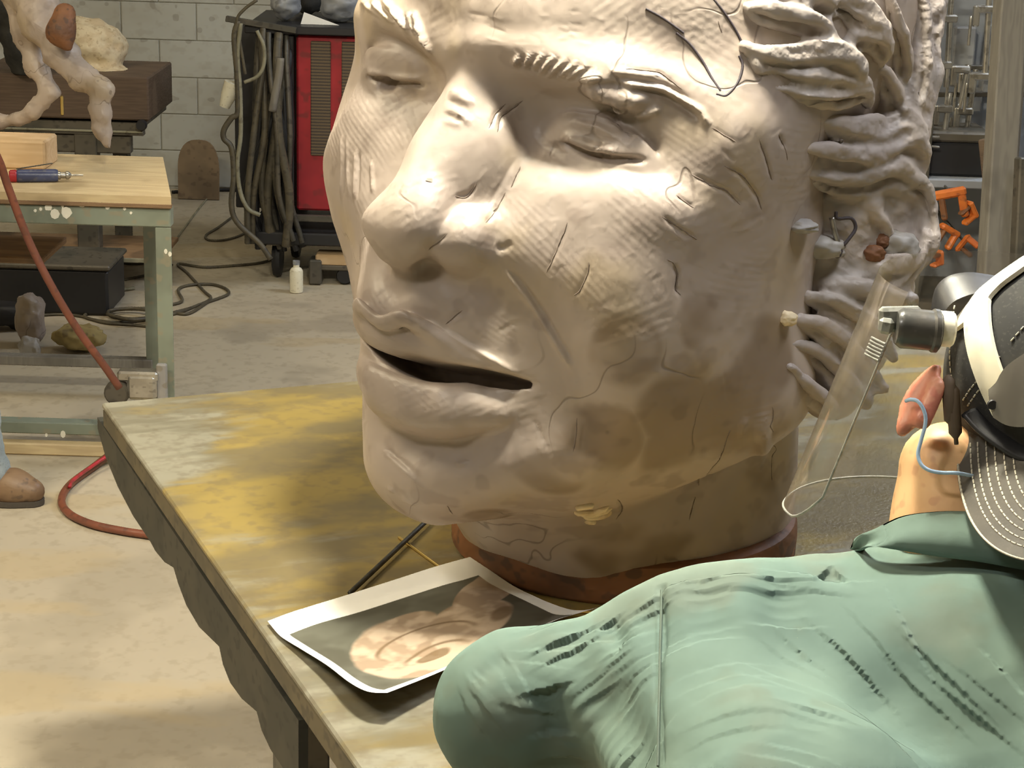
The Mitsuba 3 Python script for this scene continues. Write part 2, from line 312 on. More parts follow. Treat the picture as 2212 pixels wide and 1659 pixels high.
pr('mat_brass', (.83, .62, .22), .25, metal=.95)
pr('mat_steel_bright', mottle((.55, .53, .48), (.42, .40, .36), (.25, .23, .2), 20, 80), .3, metal=.85)
pr('mat_orange', mottle((.62, .17, .03), (.50, .12, .025), (.22, .07, .03), 20, 60), .45)
pr('mat_blue_tool', mottle((.07, .085, .17), (.05, .06, .125), (.14, .14, .16), 25, 80), .35)
pr('mat_shelf', (.27, .29, .32), .6)
pr('mat_stitch', (.46, .43, .34), .8)
pr('mat_brim', mottle((.075, .068, .055), (.06, .055, .045), (.09, .08, .065), 20, 500), .85)
pr('mat_yellow_rag', mottle((.30, .23, .09), (.22, .17, .07), (.12, .09, .05), 14, 40), .85)
scene['mat_visor'] = {'type': 'blendbsdf', 'weight': mikit.proc(lambda p, n, uv: .07+.10*ss(.45, .7, fbm(p.x*25, p.y*25, p.z*12, 3))), 'a': {'type': 'thindielectric', 'int_ior': 1.5},
                      'b': two({'type': 'roughplastic', 'diffuse_reflectance': rgb((.42, .36, .29)), 'alpha': .2})}
# ------------------------------------------------------------------ the room
WY = 9.34
def struct(key, mesh, m, label=None, smooth=35): add(key, mesh, m, smooth); lab(key, label, kind='structure')
struct('floor', rbox((9.4, 13.4, .1), .001, (.3, 3.2, -.05)), 'mat_concrete', 'dusty tan concrete workshop floor')
struct('ceiling', rbox((9.4, 13.4, .1), .001, (.3, 3.2, 4.05)), 'mat_ceiling', 'workshop ceiling')
struct('wall_left', rbox((.1, 13.4, 4), .001, (-4.4, 3.2, 2)), 'mat_plain_wall', 'left workshop wall')
struct('wall_right', rbox((.1, 13.4, 4), .001, (5.0, 3.2, 2)), 'mat_plain_wall', 'right workshop wall')
struct('wall_front', rbox((9.4, .1, 4), .001, (.3, -3.5, 2)), 'mat_plain_wall', 'workshop wall behind the viewer')
struct('wall_back', rbox((9.4, .1, 4), .001, (.3, WY+.06, 2)), 'mat_mortar', 'painted concrete block wall at the back of the workshop')
BH, BL = .1785, .362
block = mikit.ply(rbox((BL-.005, .05, BH-.004), .003), 'mat_block', smooth=False)
k = 0
for row in range(10):
    for col in range(15):
        x = -3.2+BL*(col+.5*(row % 2)); z = .012+BH*(row+.5)
        scene[num('wall_back__block', k)] = {**block, 'to_world': T().translate([x, WY+.026+.0015*((k*7) % 3-1), z])}; k += 1
for key, c, w, d in (('flood_lamp__housing', (.015, 2.11, 2.99), .36, .32), ('flood_lamp_001__housing', (-1.12, .55, 3.23), .44, .36), ('ceiling_lamp__housing', (-1.6, 5.6, 3.94), 1.6, .42), ('ceiling_lamp_001__housing', (-2.7, 2.6, 3.94), 1.6, .42),
                     ('ceiling_lamp_002__housing', (1.3, 2.05, 3.43), .42, 1.4)):
    add(key, rbox((w, d, .12), .015, c), 'mat_steel_dark')
add('ceiling_lamp_002__stem', bar((1.3, 2.05, 3.45), (1.3, 2.05, 4.0), .03), 'mat_steel_dark')
add('flood_lamp_001__stem', bar((-1.12, .55, 3.25), (-1.12, .55, 4.0), .03), 'mat_steel_dark')
add('flood_lamp__stem', bar((.015, 2.11, 2.97), (.015, 2.11, 4.0), .03), 'mat_steel_dark')

# ------------------------------------------------------------------ the steel table
ZT = .82
K = np.array([-.7009, 3.1402]); U = np.array([.9193, .3936]); W = np.array([.3936, -.9193])
def tb(a, b, z): q = K+U*a+W*b; return np.array([q[0], q[1], z])    # a along the far edge, b along the left edge
RT = np.stack([np.r_[U, 0], np.r_[-W, 0], [0, 0, 1]], 1)
TA, TB = 2.5, 1.66
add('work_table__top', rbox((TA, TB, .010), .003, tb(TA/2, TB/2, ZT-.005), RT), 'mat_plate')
add('work_table__top_frame', rbox((TA-.002, TB-.002, .033), .003, tb(TA/2, TB/2, ZT-.0260), RT), 'mat_plate_edge')
lab('work_table__top', 'thick rusted steel plate top with a greyer edge and some reflected sheen in its colour')
# scalloped apron under the left edge: outline in (along the edge, height)
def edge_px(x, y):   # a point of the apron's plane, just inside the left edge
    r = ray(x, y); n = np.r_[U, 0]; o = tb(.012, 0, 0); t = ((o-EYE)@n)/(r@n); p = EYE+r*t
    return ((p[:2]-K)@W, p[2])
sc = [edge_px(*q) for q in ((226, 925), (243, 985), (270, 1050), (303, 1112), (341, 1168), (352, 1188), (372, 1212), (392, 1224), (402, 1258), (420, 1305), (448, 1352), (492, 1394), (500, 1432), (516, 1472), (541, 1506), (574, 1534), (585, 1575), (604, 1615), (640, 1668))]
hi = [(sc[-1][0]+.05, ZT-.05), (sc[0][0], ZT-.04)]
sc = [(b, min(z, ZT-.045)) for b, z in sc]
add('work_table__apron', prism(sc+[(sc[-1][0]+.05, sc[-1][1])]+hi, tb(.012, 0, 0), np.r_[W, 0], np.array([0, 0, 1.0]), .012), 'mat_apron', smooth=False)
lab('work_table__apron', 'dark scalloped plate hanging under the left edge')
for i, (a, b) in enumerate(((.075, .93), (TA-.1, .14), (TA-.1, 1.55), (1.3, .2))):
    add(num('work_table__leg', i), rbox((.062, .062, ZT-.042), .004, tb(a, b, (ZT-.042)/2), RT), 'mat_steel_dark')
add('work_table__cross_rail', bar(tb(.09, .96, .70), tb(TA-.1, 1.52, .70), .05), 'mat_steel_dark')
add('work_table__cross_rail_001', bar(tb(1.3, .2, .72), tb(TA-.1, .14, .72), .04), 'mat_steel_dark')
lab('work_table', 'large rusty steel work table under the clay head', 'table')

# ------------------------------------------------------------------ wooden bench on the left
BY = 5.257; BZ = .764; BX0, BX1 = -2.6, -.962; BD = .63
SL = -.138   # the right end is cut slanting
add('workbench__top', prism([(BX0, BY), (BX1, BY), (BX1+SL, BY+BD), (BX0, BY+BD)], (0, 0, BZ-.022), np.array([1.0, 0, 0]), np.array([0, 1.0, 0]), .022), 'mat_bench_top', smooth=False)
add('workbench__top_edge', rbox((BX1-BX0, .02, .012), .002, ((BX0+BX1)/2, BY+.008, BZ-.028)), 'mat_bench_edge')
add('workbench__frame_rail', rbox((BX1-BX0-.01, .05, .055), .003, ((BX0+BX1)/2, BY+.035, BZ-.062)), 'mat_green_paint')
add('workbench__frame_rail_001', bar((BX1-.03, BY+.06, BZ-.062), (BX1-.03+SL*.9, BY+BD-.05, BZ-.062), .04, .055), 'mat_green_paint')
legs = [(BX1-.026, BY+.03), (BX1-.035+SL, BY+BD-.03), (BX0+.03, BY+.03), (BX0+.03, BY+BD-.03)]
for i, (x, y) in enumerate(legs):
    add(num('workbench__leg', i), join(rbox((.044, .006, BZ-.09), .001, (x, y-.02, (BZ-.09)/2)), rbox((.006, .044, BZ-.09), .001, (x-.019, y, (BZ-.09)/2))), 'mat_green_paint')
add('workbench__lower_rail', rbox((BX1-BX0-.25, .045, .03), .003, ((BX0+BX1)/2-.05, BY+BD-.04, .112)), 'mat_grey_wood')
add('workbench__lower_rail_001', rbox((BX1-BX0-.1, .05, .035), .003, ((BX0+BX1)/2-.02, BY+.03, .075)), 'mat_green_paint')
add('workbench__runner', rbox((BX1-BX0-.1, .04, .035), .004, ((BX0+BX1)/2-.02, BY-.0, .0185)), 'mat_bench_top')
add('workbench__shelf', rbox((1.1, .30, .02), .003, (-1.95, BY+.45, .50)), 'mat_bench_edge')
k = 0
for x, y, r in ((104, 447, 7), (118, 462, 9), (143, 460, 10), (88, 452, 3), (135, 445, 3), (177, 441, 6), (232, 447, 5), (269, 451, 3), (76, 455, 3), (283, 460, 2.5)):
    c = on_y(x, y, BY+.008); a = np.linspace(0, 2*np.pi, 9)[:-1]; s = r/800*(1+.35*rng.random(8)); v = np.stack([c[0]+s*np.cos(a), 0*a+c[1], c[2]+s*np.sin(a)*1.15], 1)
    add(num('workbench__paint_spot', k), thick(np.stack([np.repeat(c[None], 9, 0), np.vstack([v, v[:1]])]), np.array([0, -1.0, 0]), .003), 'mat_white_paint', smooth=False); k += 1
for x, y, r in ((358, 543, 4), (367, 549, 4), (136, 938, 6), (100, 940, 3)):
    c = on_y(x, y, (BY+.006) if x > 300 else BY+.004); a = np.linspace(0, 2*np.pi, 9)[:-1]; v = np.stack([c[0]+r/800*np.cos(a), 0*a+c[1], c[2]+r/800*1.5*np.sin(a)], 1)
    add(num('workbench__paint_spot', k), thick(np.stack([np.repeat(c[None], 9, 0), np.vstack([v, v[:1]])]), np.array([0, -1.0, 0]), .003), 'mat_white_paint', smooth=False); k += 1
lab('workbench', 'wooden topped bench on a green angle iron frame at the left', 'workbench')
lab('workbench__top', 'worn plywood top'); lab('workbench__frame_rail', 'green painted rail with white paint spots')

# pine block and air tool on the bench
pb = on_z(98, 368, BZ)
add('wooden_block', rbox((.36, .16, .085), .006, (pb[0]-.18, pb[1]+.08, BZ+.0425)), 'mat_pine', smooth=20)
lab('wooden_block', 'pale pine block under the clay figure on the bench', 'block')
g0, g1 = on_z(20, 394, BZ), on_z(180, 392, BZ)
gd = (g1-g0)/np.linalg.norm(g1-g0); gr = np.stack([np.cross(gd, [0, 0, 1]), np.array([0, 0, 1]), gd], 1)
GL = np.linalg.norm(g1-g0); gz = np.array([0, 0, .0185])
def along(prof, key, m): add(key, lathe([(r, z*GL) for r, z in prof], g0+gz, 20, np.stack([np.array([0, 0, 1.0]), np.cross(gd, [0, 0, 1.0]), gd], 1)), m)
along([(0, 0), (.013, 0), (.017, .015), (.018, .09), (.015, .11), (0, .115)], 'die_grinder__cap', 'mat_red')
along([(0, .105), (.0165, .105), (.0185, .13), (.0185, .62), (.016, .66), (0, .66)], 'die_grinder__body', 'mat_blue_tool')
along([(0, .655), (.012, .655), (.012, .69), (.009, .70), (.009, .76), (.012, .77), (.012, .80), (.007, .83), (.003, .84), (.003, 1.0), (0, 1.0)], 'die_grinder__collet', 'mat_steel_bright')
add('die_grinder__lever', bar(g0+gd*.02+[0, 0, .038], g0+gd*.12+[.0, .01, .052], .006, .003), 'mat_steel_dark')
lab('die_grinder', 'blue pneumatic die grinder lying on the wooden bench', 'tool'); lab('die_grinder__collet', 'bright steel collet and bit'); lab('die_grinder__cap', 'dark red end cap')

# ------------------------------------------------------------------ clay figure striding above the bench
def limbs(bones, h, k=.02, extra=None):
    P = np.vstack([np.array(b[:2]).reshape(-1, 3) for b in bones]); R = max(max(b[2:4]) for b in bones)
    def fn(p):
        d = None
        for a, b, ra, rb in bones:
            e = cap(p, a, b, ra, rb); d = e if d is None else smin(d, e, k)
        if extra is not None: d = extra(p, d)
        return d
    return surface(fn, P.min(0)-R-.02, P.max(0)+R+.02, h)
FD = 5.75
def fp(x, y, d=FD): return at(x, y, d)
def poly_bones(pts):
    out = []
    for (x0, y0, r0, d0), (x1, y1, r1, d1) in zip(pts[:-1], pts[1:]): out.append((fp(x0, y0, d0), fp(x1, y1, d1), r0*d0/FOCAL, r1*d1/FOCAL))
    return out
bones = poly_bones([(70, -40, 52, 5.72), (92, 45, 44, 5.7), (132, 115, 33, 5.68), (178, 168, 26, 5.66), (222, 192, 20, 5.62), (216, 240, 20, 5.64), (222, 285, 17, 5.66), (236, 322, 6, 5.66)])
bones += poly_bones([(50, -30, 50, 5.78), (62, 70, 32, 5.8), (78, 140, 24, 5.8), (110, 200, 16, 5.78), (72, 238, 15, 5.8), (45, 258, 13, 5.82), (-10, 262, 14, 5.86), (-40, 264, 12, 5.88)])
bones += poly_bones([(45, -60, 70, 5.78), (10, -200, 85, 5.8), (0, -330, 75, 5.82)]) + poly_bones([(0, -330, 40, 5.82), (10, -420, 52, 5.8), (14, -440, 48, 5.8)])
bones += poly_bones([(60, -300, 34, 5.75), (120, -190, 26, 5.65), (170, -110, 20, 5.6), (200, -60, 18, 5.6)]) + poly_bones([(-60, -300, 34, 5.9), (-120, -190, 26, 5.95), (-130, -80, 20, 5.95)])
m = limbs(bones, .012, .03)
vv = m.vertices+normals(m.vertices, m.faces)*((meshkit.fbm(m.vertices*28, 3)-.5)*.022)[:, None]
add('clay_figure__body', trimesh.Trimesh(vv, m.faces, process=False), 'mat_clay', smooth=True)
m = limbs(poly_bones([(140, 30, 24, 5.58), (132, 70, 30, 5.57), (146, 100, 12, 5.56)]), .01, .02)
add('clay_figure__pouch', m, 'mat_rust', smooth=True)
lab('clay_figure', 'clay figure of striding legs standing on the pine block', 'sculpture'); lab('clay_figure__pouch', 'brown hanging pouch')

# ------------------------------------------------------------------ dark chest on its stand, with the pale clay bust
CY = 7.3
a, b = on_y(-60, 250, CY), on_y(320, 168, CY)
add('tool_chest__body', rbox((b[0]-a[0], .5, b[2]-a[2]), .006, ((a[0]+b[0])/2, CY+.25, (a[2]+b[2])/2)), 'mat_dark_wood')
add('tool_chest__hasp', rbox((.012, .012, .075), .003, on_y(134, 228, CY)), 'mat_brass')
lab('tool_chest', 'dark brown chest under the pale clay bust', 'chest')
zc = a[2]-.007
s0, s1 = on_y(-60, 266, CY), on_y(308, 266, CY)
add('chest_stand__rail', bar((s0[0], CY+.03, zc-.028), (s1[0], CY+.03, zc-.028), .04, .05), 'mat_steel_dark')
add('chest_stand__rail_edge', bar((s0[0], CY-.0, zc-.037), (s1[0], CY-.0, zc-.037), .008, .008), 'mat_cable_pale')
add('chest_stand__deck', rbox((s1[0]-s0[0], .46, .02), .003, ((s0[0]+s1[0])/2, CY+.27, zc-.014)), 'mat_steel_dark')
add('chest_stand__knob', lathe([(0, -.02), (.018, -.02), (.022, 0), (.018, .02), (0, .02)], on_y(306, 270, CY-.01), 14, rx(math.pi/2)), 'mat_black')
for i, (x, dy) in enumerate(((188, .05), (262, .42), (-40, .05), (-40, .42))):
    q = on_y(x, 300, CY+dy); add(num('chest_stand__post', i), rbox((.085 if i == 0 else .06, .07, zc-.03), .004, (q[0], CY+dy, (zc-.03)/2)), 'mat_steel_dark')
q0, q1 = on_y(-40, 318, CY+.05), on_y(285, 318, CY+.05)
add('chest_stand__brace', rbox((q1[0]-q0[0], .05, .07), .004, ((q0[0]+q1[0])/2, CY+.05, q0[2]+.03)), 'mat_steel_dark')
q = on_y(120, 532, CY+.1); add('chest_stand__shelf', rbox((1.0, .40, .018), .003, (q[0]-.05, CY+.1, q[2])), 'mat_bench_edge')
add('chest_stand__shelf_edge', rbox((1.0, .012, .016), .002, (q[0]-.05, CY-.105, q[2])), 'mat_cable_pale')
lab('chest_stand', 'dark steel stand carrying the brown chest', 'stand')
bc = on_y(205, 115, CY+.25)
def bust(p):
    d = ell(p, bc+[0, 0, .02], (.125, .10, .105)); d = smin(d, ell(p, bc+[-.06, 0, .07], (.09, .08, .07)), .03)
    d = smin(d, ell(p, bc+[.02, -.03, -.07], (.11, .09, .045)), .02)
    d = smax(d, -cap(p, bc+[-.02, -.1, -.04], bc+[.11, -.07, -.02], .012, .006), .015)
    d = smax(d, -cap(p, bc+[.02, -.1, .06], bc+[.1, -.06, .04], .01), .02)
    return d
m = surface(bust, bc-.22, bc+.22, .011); vv = m.vertices+normals(m.vertices, m.faces)*((meshkit.fbm(m.vertices*20, 3)-.5)*.03)[:, None]
vv[:, 2] = np.maximum(vv[:, 2], b[2]+.001)
add('clay_bust', trimesh.Trimesh(vv, m.faces, process=False), 'mat_clay_pale', smooth=True)
lab('clay_bust', 'pale lumpy clay bust lying on the dark chest', 'sculpture')
q = on_y(15, 100, CY-.3)
m = surface(lambda p: smin(ell(p, q, (.10, .09, .17)), ell(p, q+[-.1, 0, .12], (.12, .1, .12)), .05), q-.32, q+.32, .014)
vv = m.vertices+normals(m.vertices, m.faces)*((meshkit.fbm(m.vertices*14, 3)-.5)*.04)[:, None]; vv[:, 2] = np.maximum(vv[:, 2], b[2]+.001); vv[:, 1] += .31
add('black_bag', trimesh.Trimesh(vv, m.faces, process=False), 'mat_black_cloth', smooth=True); lab('black_bag', 'black bag standing on the chest behind the clay figure', 'bag')

# things low under the bench
def lump(key, x, y, Y, size, m, label, cat, seed=0, amp=.3, floor=True, flat=None):
    c = on_y(x, y, Y); s = np.array(size); me = trimesh.creation.icosphere(3); v = me.vertices*(1+amp*(meshkit.fbm(me.vertices*1.7+seed*9.1, 3)-.5)[:, None]*2)
    v = np.sign(v)*np.abs(v)**.85*s+c
    if floor: v[:, 2] += .002-v[:, 2].min()
    add(key, trimesh.Trimesh(v, me.faces, process=False), m, smooth=60); lab(key, label, cat)
lump('yellow_rag', 168, 612, 6.35, (.085, .07, .045), 'mat_yellow_rag', 'crumpled yellow brown rag on the floor under the bench', 'rag', 1, .5)
lump('clay_lump', 62, 585, 6.4, (.05, .05, .09), 'mat_clay', 'small grey clay lump standing on the floor under the bench', 'clay', 2, .4)
lump('clay_lump_001', 58, 625, 6.2, (.035, .03, .04), 'mat_clay_grey', 'smaller clay lump on the floor in front of the tall one', 'clay', 5, .4)
q = on_z(110, 640, 0)
add('storage_crate__body', rbox((.62, .3, .17), .01, (q[0]-.03, 6.98, .087)), 'mat_black'); add('storage_crate__lid', rbox((.64, .32, .02), .006, (q[0]-.03, 6.98, .182)), 'mat_steel_dark')
lab('storage_crate', 'black storage crate on the floor behind the bench', 'crate')
q = on_z(20, 712, 0)
def clampbox(p): return smin(smax(ell(p, q+[-.03, 0, .06], (.11, .06, .05)), np.abs(p[..., 2]-q[2]-.06)-.04, .01), cap(p, q+[.02, 0, .02], q+[.09, -.02, .03], .02, .012), .015)
add('black_clamp', surface(clampbox, q+[-.2, -.12, -.01], q+[.16, .12, .16], .008), 'mat_black', smooth=True); lab('black_clamp', 'black welding clamp on the floor beside the jeans', 'clamp')
# grey air valve where the hose ends
q = on_y(300, 828, BY-.02)
add('air_valve__body', join(rbox((.085, .06, .075), .01, q+[.012, 0, -.005]), rbox((.115, .05, .03), .006, q+[.0, 0, .025])), 'mat_steel_bright')
add('air_valve__fitting', lathe([(0, -.022), (.03, -.022), (.036, -.012), (.036, .012), (.03, .022), (0, .022)], q+[-.06, -.01, -.025], 18, rx(math.pi/2)), 'mat_steel_dark')
add('air_valve__clip', rbox((.03, .02, .12), .004, q+[.066, .0, .0]), 'mat_clay_grey')
lab('air_valve', 'grey metal air valve at the foot of the green bench leg', 'valve')
# red air hose
hp = [at(x, y, d) for x, y, d in ((-30, 290, 4.95), (0, 352, 5.0), (18, 405, 5.03), (62, 520, 5.08), (115, 625, 5.12), (170, 715, 5.17), (225, 790, 5.22), (258, 838, 5.25))]
add('air_hose', tube(smooth_path(hp, 6), .0105, 12), 'mat_hose_red', smooth=True); lab('air_hose', 'rust red air hose slanting down across the green bench', 'hose')
hp = [(286, 955, .06), (252, 972, .03), (200, 1010, .012), (150, 1048, .012), (133, 1082, .012), (150, 1110, .012), (200, 1133, .012), (270, 1148, .012), (345, 1160, .012), (470, 1190, .012), (620, 1260, .012)]
add('air_hose_001', tube(smooth_path([on_z(*q) for q in hp], 8), .0105, 12), 'mat_hose_red', smooth=True); lab('air_hose_001', 'loop of red air hose lying on the floor by the steel table', 'hose')
hp = [(262, 958, .10), (246, 975, .05), (205, 1003, .03), (160, 1036, .03), (150, 1052, .025)]
add('thin_hose', tube(smooth_path([on_z(*q) for q in hp], 6), .005, 8), 'mat_red', smooth=True); lab('thin_hose', 'thin red line running beside the hose loop', 'hose')

# ------------------------------------------------------------------ curved board against the back wall
Yb = 9.1; q0, q1 = on_y(386, 414, Yb), on_y(474, 410, Yb); zt_ = on_y(420, 303, Yb)[2]; hw = (q1[0]-q0[0])/2; cx = (q0[0]+q1[0])/2
arc = [(-hw, 0)]+[(-hw*math.cos(t)**.7*(1 if t < math.pi/2 else 1), zt_*(.55+.45*math.sin(t))) for t in np.linspace(0, math.pi/2, 8)]+[(hw*math.cos(t)**.7, zt_*(.5+.5*math.sin(t))) for t in np.linspace(math.pi/2, 0, 8)]+[(hw, 0)]
arc = [(x, max(z, 0)) for x, z in arc]
add('curved_board__panel', prism(arc, (cx, Yb, .002), np.array([1.0, 0, 0]), np.array([0, .06, 1.0])/np.linalg.norm([0, .06, 1]), .02), 'mat_brown_board')
lab('curved_board', 'round topped brown board leaning on the block wall', 'board')

# ------------------------------------------------------------------ welding cart
VY = 7.45
def vx(x, y, dy=0): return on_y(x, y, VY+dy)
c0, c1 = vx(640, 455), vx(800, 82)
W_ = .62; cabx = c0[0]
add('welding_cart__cabinet', rbox((W_, .55, c1[2]-c0[2]), .008, (cabx+W_/2, VY+.285, (c0[2]+c1[2])/2)), 'mat_red')
for i, (x0, x1, y0, y1) in enumerate(((671, 714, 90, 336), (737, 800, 92, 336))):
    p0, p1 = vx(x0, y1), vx(x1, y0); add(num('welding_cart__grille', i), rbox((p1[0]-p0[0], .014, p1[2]-p0[2]), .003, ((p0[0]+p1[0])/2, VY+.006, (p0[2]+p1[2])/2)), 'mat_grille')
p0, p1 = vx(530, 68), vx(800, 80)
add('welding_cart__tray', rbox((.98, .62, .03), .004, (p0[0]+.49, VY+.28, c1[2]+.022)), 'mat_black')
add('welding_cart__tray_handle', bar(vx(488, 40, -.04), vx(640, 66, -.04), .022), 'mat_steel_dark')
add('welding_cart__base', rbox((1.0, .62, .05), .006, (p0[0]+.5, VY+.27, .185)), 'mat_black')
add('welding_cart__back_panel', rbox((.30, .03, c1[2]-.2), .004, (cabx-.16, VY+.5, (c1[2]+.2)/2)), 'mat_black')
add('welding_cart__post', rbox((.05, .05, c1[2]-.2), .004, (cabx-.035, VY+.03, (c1[2]+.2)/2)), 'mat_black')
add('welding_cart__post_001', rbox((.04, .04, c1[2]-.2), .004, (p0[0]+.04, VY+.40, (c1[2]+.2)/2)), 'mat_black')
for i, (x, y, dy) in enumerate(((600, 540, .1), (770, 545, .05), (640, 520, .45), (780, 520, .45))):
    q = vx(x, y, dy); add(num('welding_cart__wheel', i), lathe([(0, -.02), (.05, -.02), (.075, -.015), (.08, 0), (.075, .015), (.05, .02), (0, .02)], (q[0], VY+dy, .081), 24, ry(math.pi/2)), 'mat_black')
p = vx(700, 470, -.01); add('welding_cart__front_rail', bar((p[0]-.12, VY-.03, p[2]), (p[0]+.3, VY-.03, p[2]), .025), 'mat_steel_dark')
lab('welding_cart', 'red welding machine in a black cart behind the clay head', 'welding cart'); lab('welding_cart__cabinet', 'red sheet metal cabinet'); lab('welding_cart__grille', 'brown vent grille')
# hoses and leads bundled on the cart's left side
k = 0
for i in range(22):
    x0 = 545+rng.integers(0, 80); x1 = 530+rng.integers(0, 100); dy = -.10+.14*rng.random(); sag = rng.integers(-18, 18)
    pts = [vx(x0, 62+rng.integers(0, 25), dy+.05), vx(x0+sag*.4, 150, dy), vx((x0+x1)/2+sag, 290, dy-.03), vx(x1-sag*.3, 420, dy-.02), vx(x1+rng.integers(-12, 40), 520+rng.integers(0, 24), dy)]
    pts = [np.array([a, b, max(c, .12)]) for a, b, c in pts]
    add(num('welding_cart__lead', k), tube(smooth_path(pts, 6), .010+.008*rng.random(), 8), ('mat_black', 'mat_cable', 'mat_black', 'mat_steel_dark')[i % 4], smooth=True); k += 1
for x0, pts, m, r in ((0, [(520, 50), (514, 120), (519, 200), (520, 290), (513, 350), (518, 410), (535, 450), (562, 465)], 'mat_cable_pale', .0085), (0, [(555, 66), (570, 100), (570, 140), (556, 165), (528, 178)], 'mat_cable_pale', .007),
                      (0, [(515, 45), (506, 80), (512, 160), (514, 240), (500, 255), (484, 280), (484, 300), (500, 320), (505, 380), (500, 440), (512, 480), (560, 525), (585, 560)], 'mat_cable', .011),
                      (0, [(555, 0), (528, 20), (512, 45), (520, 100), (530, 160)], 'mat_cable', .006), (0, [(606, 125), (602, 165), (594, 205), (588, 240)], 'mat_grey_wood', .015)):
    add(num('welding_cart__lead', k), tube(smooth_path([vx(x, y, -.14) for x, y in pts], 6), r, 8), m, smooth=True); k += 1
q = vx(494, 205, -.06); add('welding_cart__cup', lathe([(0, -.05), (.02, -.05), (.03, .0), (.034, .05), (0, .05)], q, 16, ry(.35)), 'mat_white_plastic')
lab('welding_cart__lead', 'dark bundled welding lead'); lab('welding_cart__cup', 'small pale cup')
# on the cart
zt_ = c1[2]+.038
P = [vx(652, 56, .1), vx(726, 58, .1)]
add('loose_paper', join(prism([(0, 0), (.15, .0), (.012, .045)], (P[0][0]+.0, VY+.06, zt_), np.array([1.0, 0, 0]), np.array([0, .25, 1.0]), .002)), 'mat_paper', smooth=False); lab('loose_paper', 'white folded paper on top of the welding cart', 'paper')
for i, (x, w, h, m, l) in enumerate(((618, .06, .06, 'mat_grey_plastic', 'grey plastic bag at the left end of the cart top'), (668, .07, .09, 'mat_black_cloth', 'black cloth heap behind the white paper on the cart'), (735, .08, .07, 'mat_grey_plastic', 'grey plastic bag beside the clay forehead on the cart'))):
    me = trimesh.creation.icosphere(3); v = me.vertices*(1+.5*(meshkit.fbm(me.vertices*2+i*7.3, 3)-.5)[:, None])*np.array([w, .08, h]); dy_ = (.18, .44, .18)[i]; q = vx(x, 40, dy_); v = v+[q[0], VY+dy_, 0]; v[:, 2] += zt_-v[:, 2].min()
    key = num('plastic_bag', i // 2) if i != 1 else 'cloth_heap'; add(key, trimesh.Trimesh(v, me.faces, process=False), m, smooth=60); lab(key, l, 'bag' if i != 1 else 'cloth')
q = vx(640, 545, -.16)
add('white_bottle__body', lathe([(0, 0), (.024, 0), (.026, .004), (.026, .085), (.02, .095), (.012, .10), (.012, .112), (0, .112)], (q[0], VY-.16, .002), 20), 'mat_white_plastic'); add('white_bottle__cap', lathe([(0, .11), (.014, .11), (.014, .125), (0, .125)], (q[0], VY-.16, .002), 16), 'mat_grey_plastic')
lab('white_bottle', 'small white bottle on the floor in front of the welding cart', 'bottle')
q = on_z(730, 610, 0)
add('dolly_block__plate', rbox((.17, .10, .045), .006, (q[0]+.0, q[1]+.0, .10)), 'mat_pine'); add('dolly_block__bracket', join(rbox((.05, .09, .10), .006, (q[0]-.085, q[1]-.02, .052)), rbox((.16, .09, .02), .004, (q[0], q[1]-.01, .07))), 'mat_steel_dark')
add('dolly_block__caster', lathe([(0, -.014), (.03, -.014), (.034, 0), (.03, .014), (0, .014)], (q[0]+.03, q[1]-.03, .036), 18, rx(math.pi/2)), 'mat_black')
lab('dolly_block', 'wooden dolly block on a dark caster near the clay cheek', 'dolly')

# cables on the floor
def cable(key, pts, r, m, label, n=7): add(key, tube(smooth_path([on_z(x, y, z if len(q) > 2 else r+.001) for q in pts for x, y, z in [(q+(0,))[:3]]], n), r, 8), m, smooth=True); lab(key, label, 'cable')
def loop(cx, cy, ax, ay, turns, r, seed):
    g = np.random.default_rng(seed); return [(cx+ax*(1+.12*g.standard_normal())*math.cos(t), cy+ay*(1+.12*g.standard_normal())*math.sin(t), r+.001+.004*i/3) for i, t in enumerate(np.arange(0, turns*2*math.pi, math.pi/4))]
cable('floor_cable', [(600, 556), (560, 568), (500, 574), (440, 577), (385, 570), (405, 590), (440, 628), (455, 645), (420, 662), (385, 672), (330, 685)], .0055, 'mat_cable', 'dark cable running from the cart to the coil on the floor')
cable('floor_cable_001', [(360, 660), (393, 650), (385, 626), (408, 616), (455, 614), (485, 622), (494, 634), (470, 645), (430, 658), (395, 672), (350, 684), (290, 694), (240, 696), (200, 690), (182, 682), (205, 672), (260, 668), (320, 666), (380, 676), (410, 676), (452, 650)], .0058, 'mat_cable', 'cable coil spread on the floor right of the green bench leg')
cable('floor_cable_002', loop(285, 678, 52, 11, 2.6, .006, 3), .006, 'mat_cable', 'tight cable coil on the floor behind the green leg')
cable('floor_cable_003', [(70, 682), (130, 679), (175, 683), (225, 697), (290, 702), (345, 708)], .005, 'mat_cable', 'dark cable lying from the black clamp to the coil')
cable('floor_cable_004', [(0, 653), (60, 652), (130, 652), (180, 643), (240, 630), (290, 622)], .007, 'mat_cable_pale', 'pale cable on the floor beneath the bench')
cable('floor_cable_005', [(500, 470), (470, 492), (445, 508), (450, 518), (480, 519), (515, 510), (545, 494)], .005, 'mat_cable', 'cable loop on the floor left of the cart')
cable('floor_cable_006', [(378, 520), (400, 490), (430, 450), (455, 420), (478, 395)], .004, 'mat_cable_pale', 'thin cable running along the floor to the curved board')
cable('floor_cable_007', [(372, 415), (410, 412), (450, 411), (490, 410), (540, 412)], .008, 'mat_black', 'black cable lying along the foot of the block wall')
cable('floor_cable_008', [(610, 586), (640, 580), (670, 576), (700, 570)], .004, 'mat_cable', 'short thin cable on the floor below the cart')
cable('floor_cable_009', [(372, 572), (330, 590), (280, 602), (230, 612), (170, 625)], .005, 'mat_cable', 'cable on the floor passing behind the green leg')
